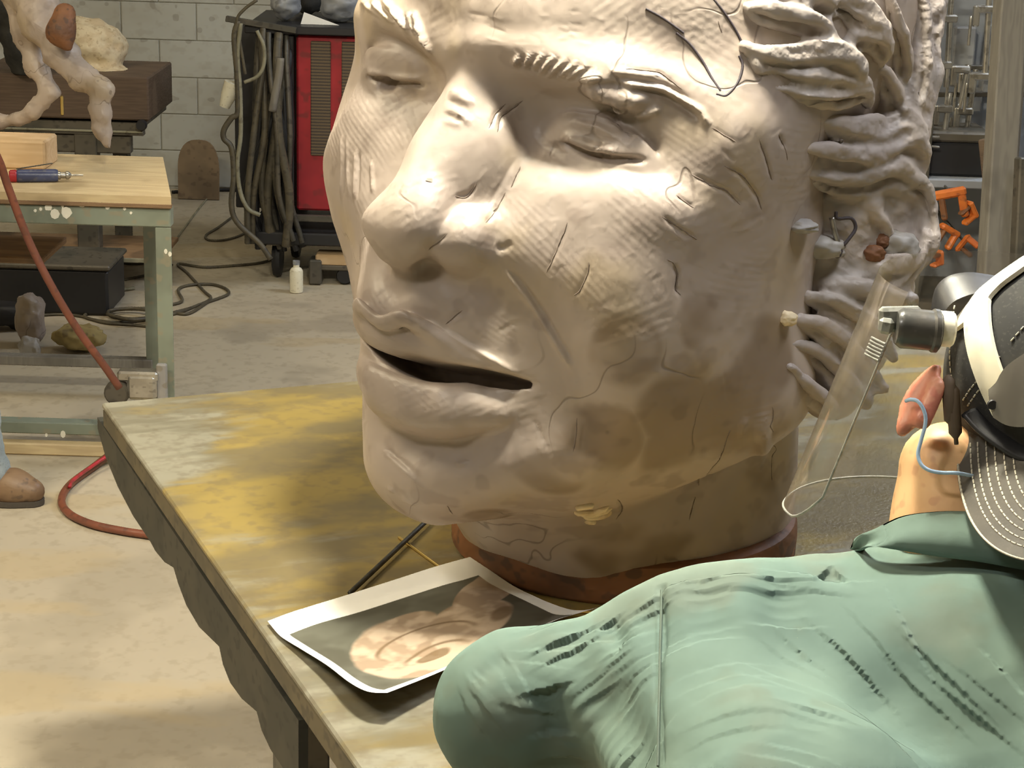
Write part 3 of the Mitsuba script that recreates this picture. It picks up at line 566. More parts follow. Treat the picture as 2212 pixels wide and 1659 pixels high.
cable('floor_cable_010', [(210, 545), (250, 562), (285, 570), (330, 566)], .005, 'mat_cable', 'cable under the chest stand')

# ------------------------------------------------------------------ rack at the back right
RY = 5.6
def rp(x, y, dy=0): return on_y(x, y, RY+dy)
a, b = rp(1960, 660), rp(2260, 300)
add('tool_rack__back', rbox((.95, .03, 1.75), .004, (rp(2160, 300)[0], RY+.32, .88)), 'mat_shelf')
q = rp(1990, 372, .1); q2 = rp(2300, 372, .1)
for i, y in enumerate((380, 640, 860)):
    z = rp(2100, y, .1)[2]; add(num('tool_rack__shelf', i), rbox((.95, .36, .025), .003, (rp(2160, y)[0], RY+.13, max(z, .1))), 'mat_shelf' if i == 0 else 'mat_steel_dark')
for i, (x, dy) in enumerate(((1985, -.03), (2290, -.03), (1985, .28), (2290, .28))):
    add(num('tool_rack__upright', i), rbox((.035, .035, 1.75), .003, (rp(x, 400)[0], RY+dy, .88)), 'mat_steel_dark')
lab('tool_rack', 'grey steel shelving rack at the right behind the clay hair', 'rack')
zs = rp(2100, 380, .1)[2]+.0125
q = rp(2045, 340)
add('black_case__body', rbox((.21, .2, .10), .008, (q[0]+.02, RY+.1, zs+.051)), 'mat_black'); add('black_case__lid', rbox((.215, .205, .03), .006, (q[0]+.02, RY+.1, zs+.117)), 'mat_steel_dark')
lab('black_case', 'black case on the rack below the hanging clamps', 'case')
for i, y in enumerate((294, 312)): add(num('steel_rod', i), bar(rp(1978, y, -.03), rp(2030, y+(2, 6)[i], -.03), .006), 'mat_steel_bright'); lab(num('steel_rod', i), ('upper', 'lower')[i]+' of two short bright rods sticking out of the rack beside the clay hair', 'rod')
for i, (x, y, w, h) in enumerate(((2080, 100, .05, .10), (2155, 130, .07, .18), (2095, 215, .05, .06))):
    q = rp(x, y, .27); add(num('grey_box', i), rbox((w*1.3, .05, h*1.2), .005, q), 'mat_grey_plastic'); lab(num('grey_box', i), ('small pale grey box between the two pipe clamps', 'taller grey box left of the leaning post', 'grey box just above the black case')[i], 'box')
for i, (y, dy) in enumerate(((-34, .03), (146, .10), (204, .10))): add(num('tool_rack__rail', i), bar(rp(1990, y, dy+.035), rp(2290, y, dy+.035), .014), 'mat_steel_dark')
def pipe_clamp(i, top, bot, heads, label):
    dy = (0, 0, .06, .12, .06)[i]; k = num('pipe_clamp', i); a, b = rp(*top, dy), rp(*bot, dy); add(k+'__pipe', tube(np.array([a+(b-a)*t for t in np.linspace(0, 1, 6)]), .0085, 10), 'mat_steel_bright', smooth=True)
    for j, (x, y) in enumerate(heads):
        q = rp(x, y, dy); add(num(k+'__jaw', j), join(rbox((.05, .03, .022), .004, q+[-.018, 0, 0]), rbox((.018, .026, .06), .004, q+[-.04, 0, -.02])), 'mat_steel_bright')
        add(num(k+'__screw', j), tube(np.array([q+[-.055, -.005, -.02-.012*t] for t in range(8)]), .0045, 8), 'mat_steel_bright', smooth=True)
    lab(k, label, 'clamp')
pipe_clamp(0, (2056, -20), (2044, 188), ((2062, 40), (2050, 140)), 'pipe clamp hanging nearest the clay hair')
pipe_clamp(1, (2138, -30), (2128, 160), ((2140, 20), (2130, 165)), 'brightest pipe clamp with a long shiny bar')
pipe_clamp(2, (2092, 140), (2074, 232), ((2090, 150),), 'short pipe clamp hanging lower in the middle')
pipe_clamp(3, (2108, 150), (2084, 310), ((2106, 165), (2096, 240)), 'thin long pipe clamp left of the leaning post')
pipe_clamp(4, (2052, 200), (2040, 290), ((2052, 235),), 'small pipe clamp above the black case')
# leaning timber
for i, (p0, p1, w, dd, m, l) in enumerate((((2184, -20), (2128, 640), .075, -.35, 'mat_grey_wood', 'thick grey timber post leaning in front of the rack'), ((2150, 250), (2215, 640), .05, -.22, 'mat_dark_wood', 'dark board leaning behind the grey post'), ((2205, 60), (2150, 600), .04, -.12, 'mat_grey_wood', 'thin grey board right of the leaning post'),
                                           ((2216, 340), (2190, 660), .05, -.5, 'mat_steel_dark', 'dark angle iron leaning at the right edge'), ((2125, 300), (2150, 620), .03, -.28, 'mat_dark_wood', 'narrow dark lath left of the leaning post'))):
    a, b = rp(*p0, dd), rp(*p1, dd); d = (b-a)/(b-a)[2]; foot = b+d*(.02-b[2]); foot = foot+[0, -.12, 0]
    add(num('leaning_post', i), bar(foot, a, w, w*.8, .004), m); lab(num('leaning_post', i), l, 'timber')
# orange tools on the rack
k = 0
zs2 = rp(2100, 640, .1)[2]+.013
def orange(i, x, y, s, rot, label):
    q = rp(x, y, -.11); key = num('orange_clamp', i); R = rz(rot)@ry(rot*2)
    add(key+'__body', rbox((.085*s, .03, .022*s), .006, q, R), 'mat_orange'); add(key+'__arm', rbox((.02*s, .026, .07*s), .005, q+np.array([.03*s, 0, -.03*s])@R.T, R), 'mat_orange'); add(key+'__handle', rbox((.016*s, .022, .06*s), .005, q+np.array([-.02*s, 0, -.035*s])@R.T, R), 'mat_rust')
    add(key+'__hook', tube(np.array([[q[0], RY-.11+.415*t, q[2]+.008+.015*t] for t in np.linspace(0, 1, 5)]), .004, 6), 'mat_steel_dark', smooth=True)
    lab(key, label, 'clamp')
orange(0, 2050, 418, 1.15, -.12, 'uppermost orange clamp on the rack beside the clay ear'); orange(1, 2100, 452, .7, .5, 'rusty orange clamp just below the uppermost one')
orange(2, 2052, 497, .8, .25, 'bright orange clamp at the height of the clay ear'); orange(3, 2080, 525, .7, -.5, 'lowest bright orange clamp above the visor'); orange(4, 2030, 556, .55, .7, 'dull orange clamp at the bottom left of the group')
# ------------------------------------------------------------------ people
def hand_bones(w, d, n, s=1.0, curl=.5):
    """five fingers on a palm: w wrist, d pointing along the hand, n out of the palm's back"""
    d, n = np.array(d, float)/np.linalg.norm(d), np.array(n, float)/np.linalg.norm(n); n = n-d*(n@d); n /= np.linalg.norm(n); t = np.cross(n, d); B = []
    w = np.array(w)
    for k, (o, L) in enumerate(((.032, .066), (.011, .076), (-.010, .071), (-.030, .055))):
        a = w+t*o*.6*s; b = w+d*.085*s+t*o*s; B.append((a, b, .013*s, .011*s)); p = b; ang = .25+.12*k
        for q in range(3):
            ang += curl*(.5 if q else .35); e = p+(d*math.cos(ang)-n*math.sin(ang))*L*(.45, .32, .25)[q]*s; B.append((p, e, (.0092-.0009*q)*s, (.0086-.0009*q)*s)); p = e
    a = w+d*.03*s+t*.030*s; b = a+(d*.5+t*.6-n*.4)*.042*s; c = b+(d*.75+t*.2-n*.5)*.032*s; B += [(a, b, .014*s, .011*s), (b, c, .0105*s, .009*s)]
    return B
def figure_sdf(J, k=.03):
    """one continuous body from joints; J: list of (a, b, ra, rb, blend)"""
    def fn(p):
        d = None
        for a, b, ra, rb, kk in J:
            e = cap(p, a, b, ra, rb); d = e if d is None else smin(d, e, kk)
        return d
    return fn
def box_of(J, m=.03):
    P = np.array([q for b in J for q in b[:2]]); R = max(max(b[2:4]) for b in J)+m; return P.min(0)-R, P.max(0)+R
def head_bones(c, f, up, s=1.0):
    """a head with brow, nose, lips, chin and ears about the centre c, facing f"""
    f, up = np.array(f)/np.linalg.norm(f), np.array(up)/np.linalg.norm(up); f = f-up*(f@up); f /= np.linalg.norm(f); l = np.cross(up, f)
    g = lambda x, y, z: np.array(c)+(l*x+up*y+f*z)*s
    B = [(g(0, .03, -.02), g(0, .02, .015), .078*s, .074*s, .03), (g(0, -.03, .03), g(0, -.075, .055), .058*s, .032*s, .03), (g(0, .0, .088), g(0, -.035, .108), .009*s, .013*s, .012),
         (g(-.02, -.062, .092), g(.02, -.062, .092), .008*s, .008*s, .008), (g(-.018, -.073, .088), g(.018, -.073, .088), .008*s, .008*s, .008), (g(0, -.098, .07), g(0, -.1, .074), .018*s, .016*s, .015),
         (g(-.035, .022, .075), g(.035, .022, .075), .012*s, .012*s, .015)]
    for q in (-1, 1): B += [(g(q*.035, -.02, .072), g(q*.04, -.03, .06), .02*s, .02*s, .02)]
    return B, g
FACE = np.array([-.45, .89, -.28]); FACE /= np.linalg.norm(FACE); LEFT = np.array([-.89, -.45, 0])/np.linalg.norm([.89, .45])
HC = at(2295, 830, 1.70); NB = at(2105, 1135, 1.72)
LS, LE, LW = at(1535, 1425, 1.69), at(1112, 1532, 1.71), at(1345, 1470, 2.05)
RS, RE, RW = at(2640, 1400, 1.80), at(2560, 1560, 2.02), at(2380, 1290, 2.2)
PEL, MID, CHE = np.array([.68, 1.10, .90]), np.array([.56, 1.33, .975]), np.array([.47, 1.51, 1.04])   # bent forward over the table
hb, hg = head_bones(HC, FACE, np.cross(FACE, LEFT))
hb = [(a, b, ra, rb, k) for a, b, ra, rb, k in hb]
J = hb+[(NB, hg(0, -.05, -.02), .060, .056, .03), (at(2040, 1010, 1.70), at(2050, 1130, 1.70), .040, .05, .03), (CHE, NB+[.03, .0, -.10], .12, .07, .05), (CHE, NB, .07, .05, .04), (PEL, MID, .15, .14, .06), (MID, CHE, .14, .14, .06), (LS, RS, .055, .055, .05), (LS, NB+[.03, 0, -.12], .045, .05, .03),
        (LS, LE, .052, .042, .04), (LE, LW, .042, .028, .02), (RS, RE, .052, .042, .04), (RE, RW, .042, .028, .02)]
for w, e, n in ((LW, LE, (0, 0, 1)), (RW, RE, (0, 0, 1))):
    dd = (w-e)/np.linalg.norm(w-e)+[0, .5, -.1]; J += [(a, b, ra, rb, .004) for a, b, ra, rb in hand_bones(w, dd, n)]
LK, RK, LA, RA = np.array([.55, 1.14, .50]), np.array([.79, 1.20, .50]), np.array([.53, 1.08, .10]), np.array([.82, 1.14, .10])
hipl, hipr = PEL+[-.09, -.03, -.02], PEL+[.09, .03, -.02]
J += [(hipl, LK, .085, .058, .04), (LK, LA, .055, .036, .03), (hipr, RK, .085, .058, .04), (RK, RA, .055, .036, .03)]
fd = np.array([-.35, .94, 0])
for A in (LA, RA): J += [(A+[0, 0, -.04], A+fd*.17+[0, 0, -.065], .038, .03, .03)]
lo, hi = box_of(J); m = surface(figure_sdf(J), lo, hi, .0065, coarse=5)
add('person__body', m, 'mat_skin', smooth=True)
lab('person', 'person seen from behind in a green jacket leaning over the clay neck', 'person')
# the left ear, seen from behind
EC = at(1986, 862, 1.665); ea = at(2016, 800, 1.668)-at(1948, 925, 1.662); ea /= np.linalg.norm(ea); eb = at(1950, 850, 1.685)-at(2030, 890, 1.655); eb -= ea*(eb@ea); eb /= np.linalg.norm(eb); en = np.cross(ea, eb)
def ear(p):
    q = np.stack([(p-EC)@ea, (p-EC)@eb, (p-EC)@en], -1); a = q[..., 0]
    w = np.clip(.0125-.10*np.maximum(a-.008, 0)-.18*np.maximum(-a-.012, 0), .006, .02); qq = np.stack([a, q[..., 1]*.0125/w, q[..., 2]], -1)
    d = ell(qq, (0, 0, 0), (.034, .0125, .0055)); t = np.linspace(-.2, 3.0, 14)
    d = smin(d, chain(qq, [(.031*math.cos(u), .0125*math.sin(u)+.0005, -.002) for u in t], [.0034]*14), .004)
    d = smax(d, -chain(qq, [(.018, .004, -.0062), (.0, .006, -.0066), (-.014, .004, -.006)], [.003, .0036, .003]), .003)
    d = smin(d, ell(qq, (-.028, .0, 0), (.008, .008, .0052)), .006)
    return smin(d, cap(q, (.016, -.014, .004), (-.018, -.017, .006), .006, .008), .012)
add('person__ear', surface(ear, EC-.06, EC+.06, .003), 'mat_ear', smooth=True); lab('person__ear', 'reddish left ear')
for i, (x0, x1, y0, y1) in enumerate(((2040, 2050, 810, 930), (2050, 2060, 830, 960))):
    add(num('person__hair', i), tube(smooth_path([at(x0+8, y0, 1.655), at((x0+x1)/2+6, (y0+y1)/2, 1.652), at(x1+6, y1, 1.656)], 5), [.002]+[.006]*8+[.002]*2, 8), 'mat_hair', smooth=True)
# jacket
JK = [(PEL+[0, 0, .0], MID, .175, .165, .06), (MID, CHE, .165, .155, .06), (CHE, NB+[.02, -.0, -.09], .15, .085, .05), (LS, RS, .066, .066, .05), (LS, NB+[.02, 0, -.095], .064, .066, .04), (at(1750, 1450, 1.68), at(2050, 1500, 1.66), .09, .12, .05),
      (at(1520, 1570, 1.64), at(1700, 1850, 1.50), .095, .13, .07), (LS, LE, .072, .064, .05), (LE, LW-(LW-LE)*.08, .064, .045, .03), (RS, RE, .078, .064, .05), (RE, RW-(RW-RE)*.08, .062, .045, .03)]
lo, hi = box_of(JK); base = figure_sdf(JK)
m = surface(base, lo, hi, .0048, coarse=5); jv, jf = m.vertices, m.faces
jn = normals(jv, jf); jv = jv+jn*(((meshkit.fbm(jv*np.array([9, 9, 6]), 3, 5)-.5)*.020)+((meshkit.fbm(jv*20, 2, 8)-.5)*.005))[:, None]
JACKET_STROKES = [([[0.0418,1.5722,1.1152],[0.0432,1.5514,1.1183],[0.0449,1.541,1.1171],[0.0466,1.5321,1.1151],[0.0483,1.5236,1.1131],[0.0501,1.5158,1.1108],[0.0519,1.5091,1.1082],[0.0537,1.5034,1.1051],[0.0556,1.4986,1.1017],[0.0575,1.4942,1.0981],[0.0594,1.49,1.0944],[0.0613,1.486,1.0907],[0.064,1.4816,1.0874],[0.0667,1.4775,1.0839],[0.0694,1.4738,1.0803],[0.0721,1.4702,1.0767],[0.0748,1.4667,1.073],[0.0775,1.4632,1.0693],[0.0802,1.4594,1.0658],[0.0833,1.4513,1.0652],[0.0861,1.4393,1.0666],[0.0888,1.4277,1.0678],[0.0915,1.4156,1.0693],[0.0941,1.4025,1.0715],[0.0967,1.391,1.0729],[0.0993,1.3806,1.0738]],0.027,0.0078,0.1),
 ([[0.0533,1.5366,1.1189],[0.0556,1.5277,1.1174],[0.0579,1.5187,1.1159],[0.0601,1.5106,1.1141],[0.0624,1.5038,1.1118],[0.0648,1.498,1.109],[0.0671,1.4924,1.1062],[0.0694,1.4866,1.1035],[0.0725,1.4799,1.1014],[0.0756,1.4738,1.0991],[0.0788,1.4683,1.0965],[0.0819,1.4627,1.094],[0.0849,1.4563,1.092],[0.0878,1.4475,1.0911],[0.0905,1.4379,1.0907],[0.0933,1.4286,1.0902],[0.0966,1.4189,1.0905],[0.0999,1.4085,1.0912],[0.103,1.3976,1.0922],[0.106,1.3855,1.0939],[0.1091,1.375,1.0948],[0.1122,1.3658,1.0952],[0.1153,1.3569,1.0954],[0.1183,1.3475,1.0959]],0.0297,-0.0108,0.12),
 ([[0.0363,1.5006,1.0915],[0.0378,1.4967,1.0869],[0.0393,1.4935,1.082],[0.0408,1.4909,1.0768],[0.0424,1.4888,1.0715],[0.0438,1.4872,1.0658],[0.0453,1.486,1.0599],[0.0468,1.4855,1.0537],[0.0483,1.4857,1.0471]],0.0189,-0.0078,0.2),
 ([[0.039,1.5304,1.1125],[0.0373,1.5239,1.1096],[0.0357,1.5183,1.1063],[0.034,1.5135,1.1027],[0.0324,1.5094,1.0988],[0.0308,1.5056,1.0947],[0.0292,1.502,1.0906],[0.0282,1.4984,1.0861],[0.0272,1.4952,1.0814],[0.0262,1.4924,1.0766],[0.0253,1.4901,1.0714],[0.0243,1.4882,1.0662],[0.0234,1.4868,1.0606],[0.0224,1.4859,1.0549]],0.027,0.0036,0.3),
 ([[0.1337,1.5391,1.1689],[0.1329,1.5277,1.1673],[0.1324,1.5187,1.1649],[0.1319,1.5105,1.1621],[0.1314,1.5022,1.1594],[0.1308,1.4932,1.1571],[0.1303,1.4847,1.1546],[0.1299,1.4772,1.1518],[0.1295,1.4702,1.1487],[0.1291,1.4635,1.1456],[0.1287,1.4567,1.1427],[0.1281,1.4493,1.14],[0.1276,1.442,1.1374],[0.1271,1.4348,1.1348],[0.1266,1.4273,1.1324],[0.1261,1.4199,1.1299],[0.1255,1.4125,1.1275],[0.125,1.4049,1.1253],[0.1245,1.3975,1.123],[0.1241,1.3903,1.1205],[0.1236,1.3833,1.1179],[0.1232,1.3759,1.1155],[0.1228,1.3688,1.113],[0.1224,1.3627,1.1101],[0.1221,1.3571,1.107],[0.1219,1.3516,1.1038],[0.1216,1.3458,1.1009]],0.005,-0.004,0),
 ([[0.1222,1.5281,1.1612],[0.1241,1.5167,1.1592],[0.126,1.5057,1.1572],[0.1278,1.4941,1.1555],[0.1296,1.483,1.1537],[0.1315,1.4739,1.1515],[0.1335,1.4652,1.1491],[0.1353,1.4558,1.1472],[0.1371,1.4458,1.1456]],0.0243,-0.006,0.3),
 ([[0.1421,1.5374,1.1725],[0.1439,1.5245,1.1711],[0.1458,1.5126,1.1693],[0.1476,1.5013,1.1674]],0.027,0.0048,0.4),
 ([[0.1711,1.5324,1.1806],[0.1708,1.5212,1.1784],[0.1705,1.5103,1.1761],[0.1703,1.5005,1.1735],[0.1702,1.4914,1.1706],[0.1701,1.4826,1.1677],[0.1703,1.4753,1.1651],[0.1703,1.4678,1.1625],[0.1703,1.4592,1.1605],[0.1702,1.45,1.1588],[0.1701,1.4413,1.1569]],0.0243,-0.0054,0.3),
 ([[0.201,1.5373,1.1856],[0.2004,1.526,1.1838],[0.1999,1.5163,1.1816],[0.1995,1.5074,1.179],[0.1991,1.4988,1.1764],[0.1987,1.49,1.1739]],0.0378,0.006,0.4),
 ([[0.2315,1.5324,1.1843],[0.2314,1.5223,1.1816],[0.2316,1.5137,1.1784],[0.2318,1.5056,1.1751],[0.2319,1.4972,1.1719],[0.2321,1.4896,1.1693],[0.2322,1.4817,1.1668],[0.2323,1.4743,1.1642],[0.2326,1.4676,1.1614],[0.2329,1.4611,1.1584]],0.027,-0.0078,0.3),
 ([[0.2654,1.5432,1.1857],[0.2629,1.5332,1.1836],[0.2605,1.5243,1.1812],[0.2583,1.5166,1.1783],[0.2562,1.5094,1.1753],[0.2541,1.5022,1.1722],[0.2519,1.4946,1.1695]],0.0405,0.0048,0.4),
 ([[0.0884,1.5315,1.1397],[0.0909,1.5212,1.1388],[0.0935,1.5122,1.1374],[0.0961,1.5037,1.1358],[0.0992,1.4947,1.1352],[0.1023,1.4854,1.1348]],0.0135,-0.0072,0.2),
 ([[0.0799,1.533,1.1344],[0.0784,1.5244,1.1316],[0.0769,1.5172,1.1283],[0.0755,1.5106,1.1248],[0.0742,1.5046,1.121],[0.0729,1.4994,1.1169],[0.0716,1.4947,1.1126],[0.0735,1.4884,1.1099],[0.0754,1.4819,1.1073],[0.0772,1.4759,1.1045],[0.0791,1.4708,1.1014],[0.081,1.4661,1.098],[0.0829,1.4614,1.0947]],0.027,0.0048,0.3),
 ([[0.1028,1.5245,1.1475],[0.1038,1.5149,1.1452],[0.1048,1.5057,1.1429],[0.1057,1.4964,1.1407],[0.1066,1.4869,1.1385],[0.1076,1.4783,1.1361],[0.1086,1.4704,1.1334],[0.1095,1.4628,1.1303],[0.1104,1.4553,1.1271],[0.1112,1.4464,1.1246],[0.112,1.4375,1.1222],[0.1127,1.4288,1.1197]],0.027,0.0042,0.4),
 ([[0.0943,1.4934,1.131],[0.0951,1.4835,1.1287],[0.096,1.4749,1.1259],[0.097,1.4676,1.1226],[0.098,1.4609,1.119],[0.099,1.4543,1.1155],[0.1002,1.4464,1.113],[0.1014,1.4385,1.1106],[0.1025,1.431,1.108],[0.1037,1.4234,1.1055]],0.0189,-0.0048,0.3),
 ([[0.2091,1.2671,1.1412],[0.2115,1.2718,1.1441],[0.2141,1.2771,1.1467],[0.2167,1.2826,1.1492],[0.2194,1.2887,1.1515],[0.2222,1.2953,1.1535],[0.2259,1.3032,1.1549],[0.2298,1.3121,1.156],[0.2342,1.3234,1.1559],[0.2388,1.3359,1.1553],[0.2444,1.3535,1.1524]],0.0297,-0.006,0.3),
 ([[0.2882,1.3327,1.1407],[0.2992,1.3665,1.1276],[0.3073,1.3857,1.1218],[0.3136,1.3968,1.12],[0.3187,1.4025,1.121],[0.3234,1.4061,1.123],[0.3278,1.4085,1.1255],[0.3321,1.4105,1.1282],[0.3364,1.4123,1.1311],[0.3402,1.4144,1.1343],[0.344,1.4161,1.1377],[0.3477,1.4175,1.1412],[0.3513,1.4186,1.1448],[0.3549,1.4196,1.1486],[0.3585,1.4205,1.1523],[0.362,1.4215,1.1561],[0.3657,1.4226,1.1597]],0.0473,-0.0054,0.3),
 ([[0.2759,1.4359,1.1424],[0.2812,1.4405,1.1437],[0.2862,1.4441,1.1454],[0.2912,1.4469,1.1475],[0.2961,1.4496,1.1496],[0.3009,1.452,1.1519],[0.3058,1.4543,1.1543],[0.3106,1.4563,1.1567],[0.3153,1.4578,1.1594],[0.3199,1.4588,1.1623],[0.3249,1.4589,1.165],[0.3299,1.4589,1.1678],[0.3349,1.4592,1.1704],[0.34,1.4597,1.1729],[0.3451,1.46,1.1755],[0.3501,1.4602,1.1782],[0.3551,1.4604,1.1808],[0.3601,1.4605,1.1835]],0.054,0.0048,0.4),
 ([[0.1766,1.4294,1.1544],[0.178,1.4209,1.1525],[0.1794,1.4119,1.1509],[0.1806,1.4025,1.1496],[0.1817,1.3921,1.1488],[0.1826,1.3801,1.1488],[0.1835,1.3685,1.1488],[0.1843,1.3569,1.1487],[0.1828,1.347,1.1479],[0.1815,1.3385,1.1464],[0.1803,1.331,1.1446],[0.1791,1.3234,1.1428],[0.1779,1.3154,1.1413],[0.1766,1.3069,1.1401],[0.1752,1.2979,1.1392]],0.0405,0.0042,0.4),
 ([[0.2053,1.3853,1.1516],[0.2101,1.3942,1.1516],[0.2148,1.4028,1.1518],[0.2196,1.4119,1.1517],[0.2245,1.4214,1.1515],[0.2295,1.4311,1.1513],[0.2362,1.4392,1.1509],[0.2428,1.4462,1.151],[0.2493,1.4522,1.1516],[0.2556,1.4572,1.1527]],0.0338,-0.0042,0.4),
 ([[0.3659,1.3901,1.1226],[0.3695,1.3916,1.1266],[0.3731,1.3931,1.1306],[0.3768,1.3946,1.1346],[0.3804,1.3961,1.1386],[0.3841,1.3978,1.1425],[0.3878,1.3997,1.1464],[0.3915,1.4016,1.1502],[0.3961,1.4029,1.1537],[0.4006,1.4042,1.1573],[0.4051,1.4056,1.1608],[0.4097,1.4072,1.1643],[0.4144,1.409,1.1676]],0.0405,0.0048,0.4),
 ([[-0.0264,1.5143,1.0829],[-0.0225,1.5156,1.0868],[-0.0186,1.5174,1.0904],[-0.0148,1.5198,1.0938],[-0.0109,1.5226,1.097],[-0.006,1.5244,1.0996],[-0.0011,1.5263,1.1022],[0.0038,1.5285,1.1046],[0.0087,1.531,1.1069]],0.0135,-0.003,0.3),
 ([[-0.0293,1.5,1.0548],[-0.0247,1.4986,1.06],[-0.0202,1.4981,1.0648],[-0.0157,1.4982,1.0692],[-0.0112,1.499,1.0733],[-0.0067,1.5004,1.0772],[-0.0022,1.502,1.0809],[0.0033,1.5031,1.084],[0.0087,1.5043,1.0871],[0.0142,1.5056,1.0901],[0.0196,1.5072,1.093],[0.0251,1.5089,1.0959]],0.027,0.0036,0.4),
 ([[0.0591,1.4907,1.0275],[0.0577,1.4876,1.0356],[0.0564,1.4856,1.0431],[0.0551,1.4845,1.0502],[0.0539,1.4842,1.0568]],0.0162,0.0036,0.3),
 ([[0.2695,1.5435,1.1858],[0.275,1.5399,1.1852],[0.2803,1.5357,1.185],[0.2865,1.5381,1.1864],[0.2928,1.5408,1.1876]],0.0162,-0.006,0.3)]
jv, jf = refine(jv, jf, 2); jv = strokes(jv, jf, JACKET_STROKES)
add('person__jacket', trimesh.Trimesh(jv, jf, process=False), 'mat_jacket', smooth=True); lab('person__jacket', 'faded green cotton work jacket')
top = [(1836, 1186, 1.74), (1850, 1160, 1.70), (1890, 1142, 1.665), (1945, 1116, 1.650), (2010, 1106, 1.640), (2070, 1104, 1.635), (2150, 1108, 1.63), (2260, 1125, 1.63)]
bot = [(1838, 1194, 1.745), (1852, 1188, 1.695), (1880, 1180, 1.650), (1950, 1190, 1.632), (2030, 1203, 1.620), (2108, 1213, 1.612), (2180, 1226, 1.605), (2280, 1245, 1.60)]
tp, bp = smooth_path([at(*q) for q in top], 6), smooth_path([at(*q) for q in bot], 6); G = np.stack([tp+(bp-tp)*t+FACE*-.012*math.sin(math.pi*t) for t in np.linspace(0, 1, 9)])
add('person__collar', thick(G, -np.broadcast_to(FACE, G.shape)*1.0, -.006), 'mat_jacket', smooth=50)
SEAM = [[[0.1337,1.533,1.1685],[0.1316,1.4999,1.159],[0.1291,1.4635,1.1456],[0.1271,1.4281,1.1329],[0.1246,1.3921,1.1216],[0.1218,1.3432,1.1003]]]
for i, s in enumerate(SEAM): add(num('person__jacket__seam', i), tube(smooth_path(s, 4), .0011, 6), 'mat_seam', smooth=True)
# trousers and boots, below the frame
JT = [(hipl, LK, .10, .075, .05), (LK, LA+[0, 0, .03], .072, .058, .03), (hipr, RK, .10, .075, .05), (RK, RA+[0, 0, .03], .072, .058, .03), (PEL, PEL+[.0, 0, -.03], .165, .155, .06)]
lo, hi = box_of(JT); add('person__trousers', surface(figure_sdf(JT), lo, hi, .014), 'mat_denim', smooth=True)
for i, A in enumerate((LA, RA)):
    JB = [(A+[0, 0, .02], A+[0, 0, -.045], .05, .05, .03), (A+[0, 0, -.05], A+fd*.18+[0, 0, -.062], .045, .036, .03)]; lo, hi = box_of(JB)
    b = surface(figure_sdf(JB), lo, hi, .012); v = b.vertices.copy(); v[:, 2] = np.maximum(v[:, 2], .003); add(num('person__boot', i), trimesh.Trimesh(v, b.faces, process=False), 'mat_shoe', smooth=True)
# cap worn backwards
CR = np.array([.108, .112, .112]); CUP = np.cross(FACE, LEFT); CUP /= np.linalg.norm(CUP); CF = np.cross(LEFT, CUP); CC = at(2311, 815, 1.70)
def cap_q(p): return np.stack([(p-CC)@LEFT, (p-CC)@CF, (p-CC)@CUP], -1)
def on_cap(x, y, off=0.0):
    """where the sight line meets the cap's crown"""
    r = ray(x, y); o = cap_q(EYE)/(CR+off); d = np.array([r@LEFT, r@CF, r@CUP])/(CR+off)
    A, B, C_ = d@d, o@d, o@o-1; D = B*B-A*C_
    return EYE+r*((-B-math.sqrt(max(D, 0)))/A)
def crown(p):
    q = cap_q(p); return np.maximum(np.maximum(ell(q, (0, 0, 0), CR), -ell(q, (0, 0, 0), CR-.007)), -(q[..., 2]+.075))
m = surface(crown, CC-.14, CC+.14, .0035); add('cap__crown', m, 'mat_black_cloth', smooth=40)
lab('cap', 'dark denim cap worn backwards under the white headgear', 'cap')
def dashes(P, r, on=.004, gap=.0022):
    L = np.r_[0, np.cumsum(np.linalg.norm(np.diff(P, axis=0), axis=1))]; out = []
    for s in np.arange(0, L[-1]-on, on+gap): out.append(tube(np.stack([np.interp([s, s+on*.5, s+on], L, P[:, k]) for k in range(3)], 1), r, 5))
    return join(*out)
for i, s in enumerate((((2160, 770), (2130, 800), (2098, 838), (2078, 868)), ((2212, 705), (2190, 730), (2175, 748)), ((2140, 812), (2115, 842), (2088, 880)), ((2062, 660), (2054, 720), (2052, 780), (2060, 850)))):
    add(num('cap__stitching', i), dashes(smooth_path([on_cap(x, y, .001) for x, y in s], 6), .0008), 'mat_stitch', smooth=True)
# the bill hangs over the nape
def bill_depth(x, y): return 1.645-.00032*(y-900)+1.1e-6*(x-2290)**2-.0000004*(y-900)**2
def bill_pt(f, t, off=0): # f 1 = outer edge, t along the U from left to right
    a = math.pi*t; x = 2292-228*f*abs(math.cos(a))**.75*(1 if a < math.pi/2 else -1); y = 905+(1218-905)*(.30+.70*f)*abs(math.sin(a))**.62+12*(1-f)
    return at(x, y, bill_depth(x, y)-off)
fs, ts = np.linspace(.30, 1, 20), np.linspace(0, 1, 61)
G = np.array([[bill_pt(f, t) for t in ts] for f in fs])
add('cap__bill', thick(G, np.broadcast_to(-ray(2200, 1050), G.shape)/np.linalg.norm(ray(2200, 1050)), .005), 'mat_brim', smooth=50)
for i, f in enumerate((.985, .86, .79, .71, .63, .545, .46)): add(num('cap__bill__stitching', i), dashes(np.array([bill_pt(f, t, .0006) for t in np.linspace(.02, .98, 90)]), .0008 if i else .0011, .005, .0015 if i else .0002), 'mat_stitch', smooth=True)
add('cap__strap', tube(smooth_path([on_cap(x, y, .004) for x, y in ((2098, 890), (2130, 925), (2170, 955), (2212, 980), (2280, 1000))], 6), .013, 10, flat=.4), 'mat_black', smooth=True)

